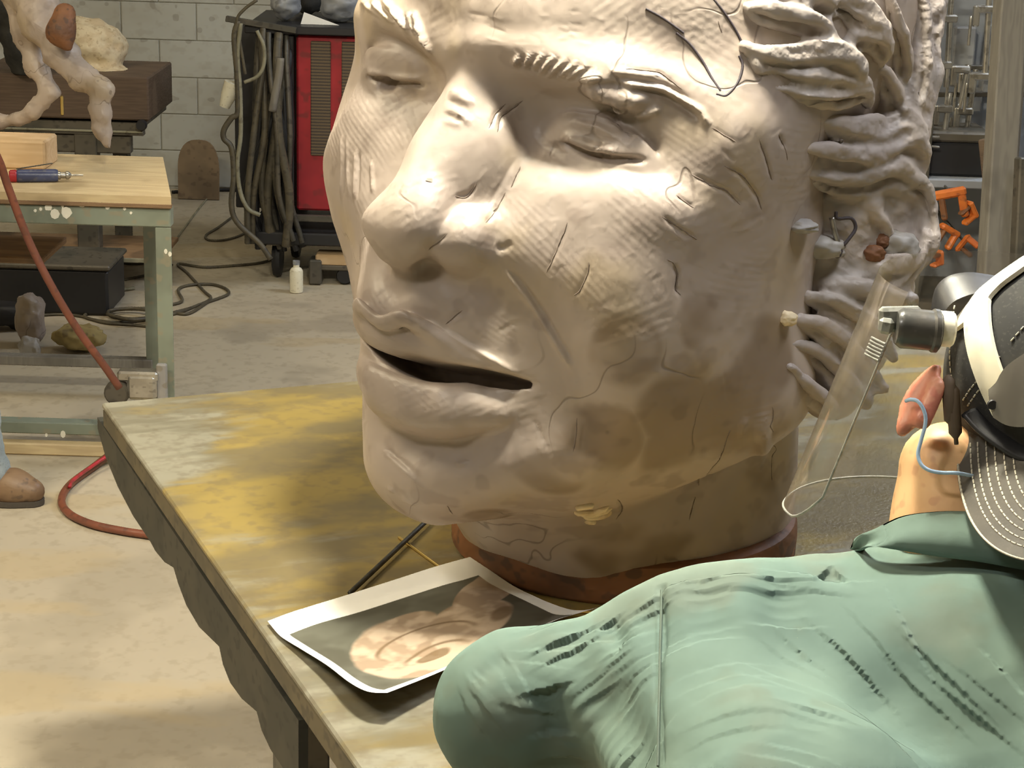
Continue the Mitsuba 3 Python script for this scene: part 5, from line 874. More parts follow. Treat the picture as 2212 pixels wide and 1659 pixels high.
m = surface(head_sdf, (-84, -154, -188), (84, 126, 46), 1.15)
hv = m.vertices; w = face_to_world(hv); w = w+RBFInterpolator(WSRC, WDST-face_to_world(WSRC), kernel='thin_plate_spline', smoothing=.02)(hv)
S2 = np.vstack([W2[:, :3], W2Z]); D2 = np.vstack([W2[:, 3:], np.zeros_like(W2Z)])
w = w+RBFInterpolator(S2, D2, kernel='thin_plate_spline', smoothing=1e-4)(w)
m = trimesh.Trimesh(w, m.faces, process=False)
sv, sf = refine(m.vertices, m.faces)
HEAD_STROKES = [([[-0.2108,2.5292,1.5665],[-0.1975,2.4606,1.5681],[-0.1873,2.4281,1.5665],[-0.1788,2.4145,1.5632],[-0.1705,2.4039,1.5596],[-0.1624,2.3943,1.556]],0.0055,0.0065,0.25),
 ([[-0.1911,2.4452,1.5747],[-0.1832,2.4242,1.571],[-0.176,2.4123,1.5666],[-0.1691,2.4026,1.5619],[-0.1622,2.3941,1.5572],[-0.1555,2.3867,1.5524]],0.0055,0.0065,0.25),
 ([[-0.1767,2.4227,1.5788],[-0.1692,2.4094,1.5744],[-0.162,2.3981,1.5698],[-0.1549,2.3881,1.5651],[-0.1479,2.3789,1.5604],[-0.1409,2.3702,1.5557]],0.0055,0.0065,0.25),
 ([[-0.1396,2.3735,1.5693],[-0.1354,2.3654,1.5606],[-0.1314,2.3587,1.5518],[-0.1274,2.3538,1.5428]],0.0055,0.0065,0.25),
 ([[-0.1325,2.3662,1.5713],[-0.1289,2.3594,1.5643],[-0.1253,2.353,1.5573],[-0.1218,2.3472,1.5503],[-0.1184,2.3422,1.5432]],0.0055,0.0065,0.25),
 ([[-0.1226,2.3476,1.5452],[-0.1165,2.3399,1.5387],[-0.1104,2.3322,1.5322],[-0.1044,2.325,1.5256]],0.0055,0.0065,0.25),
 ([[-0.1598,2.3961,1.5705],[-0.1541,2.3871,1.5645],[-0.1486,2.3793,1.5584],[-0.1431,2.3723,1.5523],[-0.1377,2.3663,1.5461]],0.0055,0.0065,0.25),
 ([[-0.126,2.3542,1.5588],[-0.1207,2.346,1.5506],[-0.1155,2.3385,1.5424],[-0.1104,2.3319,1.534]],0.0055,0.0065,0.25),
 ([[-0.2006,2.4849,1.5697],[-0.1897,2.4345,1.5692],[-0.1817,2.4192,1.5655],[-0.1741,2.4084,1.5614],[-0.1666,2.3992,1.5573],[-0.1592,2.3909,1.553]],0.004,-0.005,0.25),
 ([[-0.1835,2.43,1.5763],[-0.1761,2.4157,1.572],[-0.1689,2.4046,1.5675],[-0.1619,2.3948,1.5629],[-0.155,2.3862,1.5582],[-0.1482,2.3782,1.5535]],0.004,-0.005,0.25),
 ([[-0.1474,2.3808,1.5667],[-0.143,2.3738,1.5605],[-0.1388,2.3675,1.5543],[-0.1346,2.3623,1.548],[-0.1304,2.358,1.5416]],0.004,-0.005,0.25),
 ([[-0.1365,2.3696,1.5681],[-0.1333,2.3633,1.5613],[-0.13,2.3577,1.5545],[-0.1269,2.3529,1.5476],[-0.1237,2.3494,1.5406]],0.004,-0.005,0.25),
 ([[-0.085,2.2775,1.4893],[-0.0772,2.2665,1.4891],[-0.0695,2.2603,1.4882],[-0.0619,2.2564,1.4869]],0.005,0.0028,0.3),
 ([[-0.0865,2.2739,1.4854],[-0.0774,2.2624,1.4843],[-0.0686,2.2557,1.4825],[-0.0598,2.2515,1.4804],[-0.0512,2.2487,1.4781]],0.005,0.0028,0.3),
 ([[-0.09,2.2609,1.4708],[-0.0809,2.2519,1.4691],[-0.0732,2.2464,1.4667],[-0.0656,2.2423,1.4641],[-0.0581,2.2392,1.4614]],0.005,0.0028,0.3),
 ([[-0.0909,2.2492,1.4578],[-0.0821,2.2431,1.4564],[-0.0734,2.2387,1.4548],[-0.0648,2.2355,1.453]],0.005,0.0028,0.3),
 ([[-0.078,2.2484,1.4664],[-0.0705,2.243,1.4629],[-0.0631,2.2389,1.4593],[-0.0557,2.2354,1.4555]],0.005,0.0028,0.3),
 ([[-0.0883,2.2689,1.4795],[-0.0801,2.2586,1.4778],[-0.0721,2.2522,1.4756],[-0.0642,2.2477,1.4731],[-0.0563,2.2444,1.4704]],0.004,-0.0015,0.3),
 ([[-0.0901,2.2544,1.4641],[-0.0804,2.2465,1.4621],[-0.0707,2.2411,1.4598],[-0.0612,2.2373,1.4572]],0.004,-0.0015,0.3),
 ([[-0.2277,2.4534,1.4031],[-0.2268,2.4491,1.3947],[-0.2261,2.4454,1.3861],[-0.2253,2.442,1.3776],[-0.2255,2.4404,1.3684],[-0.2257,2.439,1.3591],[-0.226,2.4381,1.3498],[-0.2264,2.438,1.3403],[-0.2268,2.4388,1.3305],[-0.2274,2.4415,1.3204]],0.0035,0.003,0.15),
 ([[-0.2065,2.4154,1.3909],[-0.2064,2.4128,1.3822],[-0.2062,2.4102,1.3734],[-0.2061,2.4074,1.3647],[-0.206,2.4046,1.356],[-0.2059,2.4019,1.3473],[-0.2058,2.3994,1.3385],[-0.2057,2.3972,1.3297]],0.0035,0.003,0.15),
 ([[-0.1848,2.3871,1.3835],[-0.1839,2.3833,1.3759],[-0.1829,2.3792,1.3683],[-0.1819,2.3749,1.3608],[-0.1809,2.3703,1.3534],[-0.1799,2.3654,1.346]],0.0035,0.003,0.15),
 ([[-0.2184,2.4362,1.402],[-0.2179,2.4331,1.3936],[-0.2175,2.4303,1.3852],[-0.217,2.4274,1.3767],[-0.2166,2.4246,1.3683],[-0.2161,2.4218,1.3599],[-0.2157,2.4192,1.3514],[-0.2153,2.4169,1.3429],[-0.2149,2.415,1.3343]],0.0035,0.003,0.15),
 ([[-0.222,2.4432,1.4049],[-0.2214,2.4398,1.3963],[-0.2209,2.4366,1.3878],[-0.2204,2.4336,1.3791],[-0.2206,2.4318,1.37],[-0.2208,2.4301,1.3608],[-0.221,2.4288,1.3516],[-0.2213,2.4279,1.3423],[-0.2216,2.428,1.3327],[-0.2221,2.4294,1.3229]],0.003,-0.003,0.15),
 ([[-0.2019,2.4097,1.392],[-0.2018,2.4071,1.3836],[-0.2017,2.4044,1.3753],[-0.2015,2.4016,1.3669],[-0.2014,2.3987,1.3586],[-0.2013,2.3958,1.3502],[-0.2011,2.393,1.3419],[-0.201,2.3902,1.3335]],0.003,-0.003,0.15),
 ([[-0.1081,2.2032,1.3942],[-0.0989,2.2027,1.393]],0.003,-0.0016,0.2),
 ([[-0.0719,2.2075,1.376],[-0.0585,2.2115,1.3756],[-0.0533,2.2125,1.3833],[-0.0481,2.2132,1.391]],0.003,-0.002,0.2),
 ([[-0.0359,2.2046,1.3635],[-0.0316,2.2124,1.3696],[-0.0273,2.2152,1.3767],[-0.0229,2.2167,1.3841],[-0.0185,2.2179,1.3916],[-0.0146,2.2194,1.3995],[-0.0106,2.2215,1.4073],[-0.0067,2.2245,1.4149],[-0.0027,2.2291,1.4223]],0.003,-0.0012,0.2),
 ([[-0.0277,2.2035,1.3612],[-0.0237,2.2098,1.3674],[-0.0196,2.2127,1.3742],[-0.0155,2.2146,1.3813]],0.003,-0.0016,0.2),
 ([[-0.0075,2.2139,1.3872],[-0.0042,2.2165,1.395],[-0.0008,2.2195,1.4027],[0.0025,2.2232,1.4104]],0.003,-0.0012,0.2),
 ([[-0.0257,2.2318,1.4489],[-0.0241,2.2372,1.4567],[-0.0225,2.2439,1.4645],[-0.0164,2.2512,1.4683],[-0.0101,2.2573,1.4724],[-0.0039,2.2594,1.477],[0.0023,2.2579,1.4822]],0.003,-0.002,0.2),
 ([[-0.0361,2.2325,1.4522],[-0.0328,2.2374,1.46],[-0.0296,2.2433,1.4676],[-0.0239,2.2494,1.4728],[-0.0182,2.2552,1.4781]],0.003,-0.0016,0.2),
 ([[0.1966,2.1677,1.417],[0.2036,2.1667,1.4141],[0.2108,2.1665,1.4109],[0.218,2.1672,1.4077],[0.2253,2.1689,1.4042],[0.2327,2.1715,1.4005],[0.2402,2.1749,1.3967],[0.2487,2.1799,1.3885],[0.2573,2.1858,1.3801]],0.0035,-0.0024,0.2),
 ([[0.2331,2.1701,1.4278],[0.2435,2.1735,1.4225],[0.2543,2.179,1.4168],[0.2602,2.1835,1.4095],[0.2663,2.1885,1.402],[0.2725,2.194,1.3944],[0.2788,2.1999,1.3867],[0.2843,2.2067,1.3719]],0.0035,-0.0024,0.2),
 ([[0.2173,2.1748,1.4705],[0.2242,2.1738,1.4667],[0.231,2.173,1.4628],[0.2379,2.1728,1.4588],[0.245,2.1735,1.4547]],0.003,-0.0016,0.2),
 ([[0.1638,2.1395,1.3729],[0.1709,2.1395,1.3686],[0.1781,2.1406,1.3641],[0.1855,2.1428,1.3593],[0.1929,2.1462,1.3543],[0.2006,2.1509,1.349],[0.2083,2.1564,1.3434]],0.003,-0.0016,0.2),
 ([[0.1798,2.1531,1.3958],[0.1866,2.1518,1.3913],[0.1935,2.1519,1.3865],[0.2006,2.1534,1.3814]],0.003,-0.002,0.2),
 ([[0.2992,2.2101,1.459],[0.3075,2.2171,1.4447]],0.004,-0.0024,0.2),
 ([[0.18,2.1431,1.319],[0.1834,2.1446,1.3117],[0.1868,2.1462,1.3044],[0.1864,2.1454,1.297],[0.1859,2.1445,1.2895],[0.1909,2.1471,1.2803]],0.0045,-0.0036,0.2),
 ([[0.0851,2.1445,1.3157],[0.0819,2.1432,1.3018],[0.0781,2.1437,1.2921],[0.0742,2.1449,1.2821],[0.0676,2.1483,1.2762]],0.0035,-0.0016,0.2),
 ([[0.1626,2.1403,1.377],[0.169,2.1395,1.3706],[0.1755,2.14,1.364],[0.1821,2.1417,1.357],[0.1912,2.1457,1.3506],[0.2004,2.1514,1.3437]],0.003,-0.0016,0.2),
 ([[0.0585,2.1646,1.357],[0.0559,2.1636,1.35],[0.0532,2.1627,1.343],[0.0505,2.162,1.3358],[0.0478,2.1614,1.3287],[0.045,2.1612,1.3216],[0.0422,2.1614,1.3144],[0.0394,2.162,1.307],[0.0366,2.1632,1.2996]],0.0028,-0.0012,0.2),
 ([[-0.0806,2.2026,1.2232],[-0.0742,2.2017,1.2295],[-0.068,2.2011,1.2357],[-0.0617,2.2007,1.2418]],0.003,-0.0016,0.2),
 ([[-0.0193,2.1864,1.2187],[-0.0114,2.1852,1.2239],[-0.0036,2.184,1.2292],[0.0043,2.1826,1.2345]],0.003,-0.0012,0.2),
 ([[-0.1022,2.1874,1.3145],[-0.0913,2.1814,1.3254],[-0.0857,2.1786,1.332],[-0.0801,2.1769,1.3382]],0.003,-0.0016,0.2),
 ([[-0.0734,2.2064,1.3756],[-0.0642,2.2108,1.3767],[-0.0548,2.2122,1.3784],[-0.0501,2.2128,1.3855]],0.003,-0.0016,0.2),
 ([[-0.0362,2.1837,1.3502],[-0.0286,2.1988,1.3577],[-0.0254,2.2059,1.3633],[-0.0221,2.2107,1.3693]],0.0035,-0.002,0.2),
 ([[-0.0252,2.184,1.3209],[-0.0134,2.1853,1.321],[-0.005,2.1845,1.3286]],0.005,-0.0032,0.2),
 ([[-0.0747,2.2121,0.9921],[-0.068,2.2231,0.9768]],0.003,-0.0016,0.2),
 ([[0.0765,2.1563,1.1215],[0.076,2.1552,1.1124],[0.0755,2.1543,1.1032],[0.075,2.1538,1.0939],[0.0746,2.154,1.0843]],0.004,-0.0016,0.2),
 ([[0.0868,2.1536,1.121],[0.0859,2.1533,1.112],[0.085,2.1531,1.1031],[0.0842,2.153,1.094],[0.0833,2.1535,1.0848]],0.003,-0.0012,0.2),
 ([[0.2667,2.2125,1.0981],[0.2645,2.2147,1.0887],[0.2624,2.218,1.0789],[0.2605,2.2226,1.0686],[0.2559,2.2341,1.0497],[0.2514,2.2419,1.0393],[0.2477,2.2569,1.0262],[0.2515,2.3427,0.9886],[0.2458,2.342,0.9806]],0.0035,-0.002,0.2),
 ([[0.2425,2.3431,0.9661],[0.2401,2.3427,0.9554],[0.2376,2.3421,0.9447],[0.2351,2.3413,0.9341]],0.003,-0.002,0.2),
 ([[0.3177,2.2362,1.1223],[0.3185,2.2377,1.1134],[0.3194,2.2403,1.1041],[0.3206,2.2447,1.0942],[0.3222,2.2519,1.0834],[0.3247,2.2652,1.0705],[0.3491,2.4308,1.0079],[0.3499,2.432,0.9982],[0.3507,2.4331,0.9885],[0.3515,2.4341,0.9788],[0.3522,2.435,0.9692],[0.353,2.4358,0.9595]],0.003,-0.0016,0.2),
 ([[0.1179,2.187,1.5323],[0.1256,2.1875,1.5318],[0.1333,2.1882,1.5312],[0.141,2.189,1.5306],[0.1488,2.19,1.53],[0.1566,2.191,1.5294],[0.1631,2.1897,1.5248],[0.1697,2.1885,1.5201],[0.1763,2.1875,1.5155],[0.1829,2.1864,1.5109]],0.003,-0.0016,0.2),
 ([[0.2277,2.1704,1.4478],[0.2342,2.1705,1.4427],[0.2408,2.1717,1.4374],[0.2475,2.1741,1.4319]],0.003,-0.0016,0.2),
 ([[0.274,2.189,1.4568],[0.2773,2.1909,1.4495],[0.2808,2.1938,1.442],[0.2844,2.1971,1.4344],[0.2878,2.2009,1.4249],[0.2913,2.2051,1.4152],[0.2948,2.2097,1.4055]],0.003,-0.0016,0.2),
 ([[0.0253,2.1738,1.1207],[0.0292,2.1714,1.1139],[0.0331,2.1687,1.1072],[0.0369,2.1658,1.1006],[0.0408,2.163,1.0939],[0.0447,2.1607,1.0871],[0.0485,2.1592,1.08]],0.003,-0.0012,0.2),
 ([[0.1115,2.1795,1.0343],[0.1188,2.1797,1.0384],[0.126,2.1798,1.0425],[0.1332,2.1799,1.0466],[0.1405,2.1799,1.0507],[0.1477,2.18,1.0548],[0.1549,2.1804,1.0588]],0.004,-0.0016,0.2),
 ([[0.1342,2.2201,1.0026],[0.144,2.277,0.97],[0.1368,2.2921,0.9517]],0.003,-0.002,0.2),
 ([[-0.0009,2.2268,1.5386],[-0.0091,2.2364,1.5256]],0.005,0.0065,0.4),
 ([[0.0117,2.2209,1.5439],[0.0073,2.2233,1.5337],[0.0028,2.2305,1.5229]],0.005,0.0065,0.4),
 ([[0.025,2.2152,1.5429],[0.0204,2.2165,1.5363],[0.0159,2.2199,1.5294],[0.0114,2.226,1.5221]],0.005,0.0065,0.4),
 ([[0.0382,2.2101,1.5418],[0.0318,2.2117,1.5344],[0.0254,2.216,1.5266],[0.0189,2.2241,1.5184]],0.005,0.0065,0.4),
 ([[0.0519,2.2049,1.5397],[0.0458,2.2062,1.5339],[0.0397,2.209,1.528],[0.0337,2.2139,1.5218],[0.0276,2.2217,1.5152]],0.005,0.0065,0.4),
 ([[0.0646,2.2,1.537],[0.058,2.2016,1.5317],[0.0514,2.2044,1.5263],[0.0448,2.2091,1.5207],[0.0382,2.2162,1.5147]],0.005,0.0065,0.4),
 ([[0.0761,2.196,1.5352],[0.0689,2.1976,1.5302],[0.0616,2.2005,1.525],[0.0544,2.2052,1.5196],[0.0472,2.2121,1.5139]],0.005,0.0065,0.4),
 ([[0.0867,2.1915,1.5298],[0.0791,2.194,1.5258],[0.0714,2.1974,1.5218],[0.0638,2.202,1.5175],[0.0562,2.2081,1.5131]],0.005,0.0065,0.4),
 ([[0.0927,2.1894,1.524],[0.0847,2.1927,1.5207],[0.0767,2.1967,1.5173],[0.0687,2.2017,1.5138]],0.005,0.0065,0.4),
 ([[0.0055,2.2235,1.5403],[0.0014,2.227,1.5321],[-0.0026,2.2336,1.5234]],0.004,-0.0045,0.3),
 ([[0.0186,2.2178,1.5429],[0.0151,2.219,1.5362],[0.0117,2.2221,1.5292],[0.0082,2.2281,1.5218]],0.004,-0.0045,0.3),
 ([[0.0319,2.2123,1.5413],[0.0265,2.214,1.5343],[0.0211,2.2181,1.527],[0.0157,2.2255,1.5192]],0.004,-0.0045,0.3),
 ([[0.0456,2.2069,1.5392],[0.0401,2.2084,1.5338],[0.0345,2.2113,1.5281],[0.0289,2.2161,1.5222],[0.0233,2.2236,1.5159]],0.004,-0.0045,0.3),
 ([[0.0583,2.2021,1.537],[0.0519,2.2038,1.5317],[0.0456,2.2069,1.5261],[0.0393,2.212,1.5203],[0.0329,2.2196,1.5141]],0.004,-0.0045,0.3),
 ([[0.0709,2.1975,1.5348],[0.064,2.1993,1.5298],[0.0572,2.2024,1.5247],[0.0504,2.2071,1.5192],[0.0435,2.2143,1.5135]],0.004,-0.0045,0.3),
 ([[0.0825,2.1931,1.531],[0.0751,2.1954,1.5267],[0.0678,2.1987,1.5223],[0.0604,2.2035,1.5176],[0.053,2.2099,1.5127]],0.004,-0.0045,0.3),
 ([[0.1144,2.1853,1.5158],[0.1219,2.1847,1.5152],[0.1294,2.1845,1.5146],[0.137,2.1848,1.5139],[0.1446,2.185,1.5132],[0.1521,2.1853,1.5125],[0.1597,2.1857,1.5118],[0.1668,2.1855,1.5077],[0.1739,2.1849,1.5036],[0.181,2.1839,1.4996],[0.188,2.1827,1.4956],[0.1951,2.1812,1.4917],[0.2021,2.1798,1.4877],[0.2072,2.178,1.4815],[0.2123,2.1762,1.4752],[0.2174,2.1745,1.469]],0.005,0.006,0.1),
 ([[0.077,2.1976,1.5151],[0.0851,2.1946,1.5144],[0.0933,2.1917,1.5136],[0.1014,2.189,1.5129],[0.1096,2.1869,1.512],[0.1177,2.1857,1.5111],[0.1262,2.1851,1.5098],[0.1346,2.1851,1.5085],[0.1431,2.1851,1.5072],[0.1516,2.1852,1.5059],[0.1601,2.1854,1.5046],[0.1669,2.1851,1.501],[0.1736,2.1845,1.4974],[0.1803,2.1833,1.494],[0.187,2.182,1.4906],[0.1937,2.1805,1.4871],[0.2004,2.179,1.4837],[0.207,2.1777,1.4803]],0.005,-0.008,0.12),
 ([[0.0961,2.1885,1.5284],[0.1034,2.1867,1.528],[0.1107,2.1857,1.5275],[0.118,2.1852,1.5269],[0.1254,2.1856,1.5263],[0.1328,2.1861,1.5256],[0.1408,2.1866,1.5247],[0.1487,2.1873,1.5238],[0.1567,2.188,1.523]],0.006,0.004,0.2),
 ([[0.0964,2.1884,1.5221],[0.1042,2.1863,1.5218],[0.112,2.185,1.5215],[0.1199,2.1845,1.521],[0.1278,2.1847,1.5204],[0.1352,2.185,1.5191],[0.1426,2.1853,1.5179],[0.15,2.1856,1.5166],[0.1575,2.186,1.5153],[0.1649,2.1863,1.514],[0.173,2.1857,1.5096],[0.181,2.1848,1.5053],[0.189,2.1837,1.501],[0.1971,2.1823,1.4967]],0.004,-0.005,0.2),
 ([[0.1438,2.1851,1.5146],[0.1518,2.1853,1.5119],[0.1598,2.1855,1.5093],[0.1679,2.1854,1.5066],[0.1758,2.1849,1.5041],[0.1823,2.1838,1.4998],[0.1887,2.1826,1.4955],[0.1952,2.1812,1.4913],[0.2016,2.1797,1.4871],[0.208,2.1782,1.4829]],0.004,0.004,0.2),
 ([[0.0432,2.2311,1.4397],[0.0506,2.2253,1.4379],[0.058,2.2204,1.436],[0.0654,2.2157,1.4341],[0.0728,2.2112,1.4322],[0.0802,2.2067,1.4302],[0.0885,2.2008,1.4299],[0.0969,2.1955,1.4294],[0.1052,2.1894,1.4291],[0.1135,2.1843,1.4286],[0.1219,2.1802,1.4295],[0.1303,2.1778,1.43],[0.1389,2.1769,1.4303],[0.1475,2.177,1.4304]],0.0045,-0.011,0.15),
 ([[0.0483,2.2281,1.4479],[0.0567,2.2206,1.4459],[0.0651,2.2143,1.4436],[0.0735,2.2085,1.4413],[0.0818,2.203,1.439],[0.0903,2.1972,1.4383],[0.0988,2.1919,1.4376],[0.1073,2.1866,1.4369],[0.1158,2.1828,1.4359]],0.008,0.006,0.2),
 ([[-0.1967,2.4452,1.4808],[-0.1873,2.4328,1.4802],[-0.1783,2.4237,1.4791],[-0.1694,2.4162,1.4779],[-0.1608,2.4099,1.4783],[-0.1523,2.4043,1.4786],[-0.1438,2.3973,1.4791],[-0.1354,2.3916,1.4794],[-0.1272,2.388,1.4795],[-0.119,2.385,1.4795]],0.004,-0.008,0.1),
 ([[-0.1743,2.4203,1.476],[-0.1645,2.4127,1.4767]],0.01,-0.014,0),
 ([[-0.1951,2.4387,1.4875],[-0.1861,2.4265,1.4872],[-0.1775,2.418,1.4864],[-0.1691,2.412,1.4853],[-0.1592,2.4044,1.4857],[-0.1495,2.3985,1.4858],[-0.1399,2.3934,1.4859],[-0.1303,2.3894,1.4858],[-0.1209,2.3864,1.4855]],0.006,0.004,0.2),
 ([[0.086,2.2007,1.5044],[0.0909,2.1959,1.5079],[0.0966,2.1982,1.5014]],0.016,0.014,0),
 ([[0.1178,2.1933,1.4959],[0.1236,2.188,1.5015],[0.1313,2.1891,1.4953]],0.016,0.016,0),
 ([[0.1141,2.2004,1.4895],[0.1141,2.2089,1.4755]],0.01,0.01,0.2),
 ([[0.128,2.2017,1.477],[0.1369,2.195,1.479],[0.1458,2.1901,1.4808],[0.1538,2.1871,1.4852],[0.1619,2.1856,1.4893]],0.006,0.007,0.2),
 ([[0.1064,2.205,1.4891],[0.1083,2.2104,1.4804],[0.11,2.2094,1.4726],[0.118,2.2066,1.4695]],0.007,-0.01,0.2),
 ([[0.044,2.2431,1.4682],[0.0532,2.2357,1.4715],[0.0624,2.2302,1.4745],[0.0712,2.2238,1.4744],[0.08,2.2186,1.4742],[0.0888,2.2145,1.4738],[0.0961,2.211,1.4722],[0.1033,2.2074,1.4705],[0.1106,2.2038,1.4689],[0.1178,2.2011,1.4671]],0.005,0.004,0.2),
 ([[0.0573,2.227,1.4646],[0.0653,2.2207,1.464],[0.0732,2.2152,1.4634],[0.0811,2.2101,1.4626],[0.089,2.2056,1.4618],[0.0978,2.1998,1.4586],[0.1065,2.1937,1.4553],[0.1153,2.188,1.4521]],0.006,0.004,0.3),
 ([[0.1153,2.2065,1.4694],[0.1212,2.1945,1.4647],[0.1273,2.1883,1.4591],[0.1336,2.1846,1.4532]],0.008,-0.006,0.3),
 ([[-0.0144,2.1868,1.2964],[-0.0082,2.1859,1.2893],[-0.0021,2.1843,1.2824],[0.0041,2.1824,1.2756],[0.0103,2.1804,1.2687],[0.0163,2.1786,1.2612],[0.0223,2.177,1.2536],[0.0283,2.1752,1.2461],[0.0329,2.1737,1.2393],[0.0375,2.1721,1.2324],[0.0421,2.1706,1.2256],[0.0467,2.1689,1.2188],[0.0513,2.1673,1.2119],[0.056,2.1657,1.2051],[0.0606,2.1641,1.1983],[0.0652,2.1624,1.1915],[0.0698,2.1607,1.1846]],0.004,0.004,0.1),
 ([[-0.0085,2.1845,1.2987],[-0.0035,2.1832,1.2931],[0.0014,2.1818,1.2875],[0.0063,2.1803,1.2819],[0.0112,2.1789,1.2764],[0.0162,2.1774,1.2708],[0.0207,2.1762,1.2648],[0.0252,2.175,1.2589],[0.0297,2.1738,1.2529],[0.0342,2.1725,1.247],[0.0389,2.1709,1.2401],[0.0436,2.1693,1.2332],[0.0482,2.1676,1.2263],[0.0529,2.1659,1.2194],[0.0576,2.1642,1.2126],[0.0623,2.1625,1.2057],[0.067,2.1606,1.1988],[0.0716,2.1589,1.192]],0.004,-0.003,0.1),
 ([[-0.1328,2.2287,1.232],[-0.1251,2.2229,1.2294],[-0.1169,2.2075,1.2293],[-0.1095,2.2052,1.2259],[-0.1022,2.2043,1.2221],[-0.0949,2.2032,1.2184],[-0.0874,2.2005,1.2151],[-0.0803,2.1987,1.2118],[-0.0732,2.1967,1.2086],[-0.0661,2.194,1.2056],[-0.059,2.1915,1.2025],[-0.0519,2.1893,1.1993],[-0.0448,2.1872,1.1962],[-0.0377,2.185,1.193],[-0.0308,2.1829,1.1899],[-0.024,2.1813,1.1867],[-0.0172,2.18,1.1834],[-0.0104,2.1796,1.1799],[-0.0036,2.1794,1.1762],[0.0033,2.1793,1.1726],[0.0101,2.1798,1.1687]],0.004,0.003,0.1),
 ([[-0.1594,2.2779,1.0391],[-0.1522,2.2671,1.0368],[-0.1451,2.2566,1.0343],[-0.1381,2.2462,1.0318],[-0.1312,2.2368,1.0291],[-0.1233,2.228,1.0253],[-0.1156,2.2216,1.0207],[-0.1081,2.2171,1.0155],[-0.1006,2.2142,1.0097]],0.003,0.004,0.2),
 ([[-0.1552,2.2759,1.0436],[-0.1476,2.2648,1.041],[-0.1401,2.2541,1.0383],[-0.1327,2.2437,1.0356],[-0.1253,2.2338,1.0327],[-0.1183,2.2259,1.0291],[-0.1113,2.2196,1.0249],[-0.1045,2.2148,1.0202],[-0.0978,2.2117,1.0149]],0.003,-0.004,0.2),
 ([[-0.15,2.2585,0.9961],[-0.14,2.2469,0.9963]],0.004,0.003,0.2),
 ([[-0.131,2.2427,0.9889],[-0.122,2.2371,0.9867],[-0.1132,2.2334,0.9837]],0.004,0.003,0.2),
 ([[-0.0647,2.2011,1.0476],[-0.0507,2.1953,1.053]],0.004,0.003,0.2),
 ([[0.3046,2.2281,1.1185],[0.3051,2.2298,1.1096],[0.3058,2.2326,1.1004],[0.3066,2.2369,1.0907],[0.3078,2.2434,1.0802],[0.3096,2.2543,1.0682],[0.3315,2.4118,1.008],[0.3326,2.4137,0.9941],[0.3337,2.4153,0.9803]],0.012,0.009,0.15),
 ([[0.2827,2.2162,1.1157],[0.2817,2.218,1.1053],[0.2808,2.2208,1.0945],[0.2801,2.2252,1.0833]],0.006,0.004,0.3),
 ([[0.2355,2.1777,1.3075],[0.246,2.1844,1.3132]],0.0026,0.0003,0.3),
 ([[0.1237,2.1567,1.3992],[0.1339,2.1578,1.4034],[0.1442,2.1612,1.4071]],0.0026,-0.0004,0.3),
 ([[0.0798,2.1552,1.3523],[0.0898,2.1525,1.3551],[0.0998,2.15,1.3579]],0.0026,0.0003,0.3),
 ([[0.1482,2.1363,1.3299],[0.1544,2.137,1.3346],[0.1606,2.1378,1.3394]],0.0026,0.0003,0.3),
 ([[0.2502,2.1798,1.3966],[0.2598,2.1846,1.4004],[0.2694,2.1903,1.404]],0.0026,0.0005,0.3),
 ([[0.2477,2.1777,1.4023],[0.2531,2.1797,1.4079]],0.0026,-0.0004,0.3),
 ([[0.1314,2.1465,1.3829],[0.139,2.1468,1.3887],[0.1468,2.1485,1.3942]],0.0026,-0.0002,0.3),
 ([[0.202,2.1513,1.3553],[0.213,2.1584,1.3583]],0.0026,-0.0003,0.3),
 ([[0.2313,2.1717,1.3449],[0.2416,2.1782,1.3496]],0.0026,0.0005,0.3),
 ([[0.0424,2.1604,1.301],[0.0522,2.1561,1.3063],[0.0621,2.1524,1.3115]],0.0026,-0.0003,0.3),
 ([[0.2717,2.2014,1.3339],[0.2811,2.209,1.3364],[0.2907,2.2176,1.3387]],0.0026,-0.0004,0.3),
 ([[0.1385,2.1443,1.3814],[0.1463,2.1446,1.3865]],0.0026,0.0004,0.3),
 ([[0.1842,2.1423,1.3651],[0.1941,2.1469,1.3686]],0.0026,-0.0005,0.3),
 ([[0.1189,2.1377,1.3243],[0.1287,2.137,1.3284],[0.1385,2.1368,1.3323]],0.0026,0.0005,0.3),
 ([[0.2122,2.162,1.3103],[0.2199,2.1668,1.3147],[0.2276,2.1717,1.3191]],0.0026,0.0003,0.3),
 ([[0.1629,2.1381,1.3532],[0.1742,2.1396,1.3581]],0.0026,0.0003,0.3),
 ([[0.0183,2.1793,1.3471],[0.0273,2.1772,1.3534],[0.0363,2.1752,1.3596]],0.0026,0.0003,0.3),
 ([[0.2834,2.2049,1.3781],[0.2924,2.2117,1.3829]],0.0026,0.0003,0.3),
 ([[0.0392,2.162,1.299],[0.0469,2.1585,1.3061]],0.0026,-0.0003,0.3),
 ([[0.1472,2.1375,1.3441],[0.1535,2.1378,1.352],[0.1597,2.1381,1.3599]],0.0026,0.0003,0.3),
 ([[0.1338,2.1536,1.3987],[0.1429,2.157,1.4038]],0.0026,0.0005,0.3),
 ([[0.2571,2.1894,1.3452],[0.2648,2.1945,1.3494],[0.2725,2.1999,1.3535]],0.0026,0.0005,0.3),
 ([[0.108,2.1377,1.3144],[0.1145,2.1374,1.3193],[0.1211,2.1372,1.3242]],0.0026,0.0004,0.3),
 ([[0.2019,2.1545,1.325],[0.2095,2.1588,1.3286]],0.0026,0.0002,0.3),
 ([[0.0736,2.1656,1.3774],[0.0834,2.1636,1.3827]],0.0026,-0.0005,0.3),
 ([[0.1095,2.148,1.3628],[0.1165,2.147,1.3682],[0.1234,2.1462,1.3736]],0.0026,0.0005,0.3),
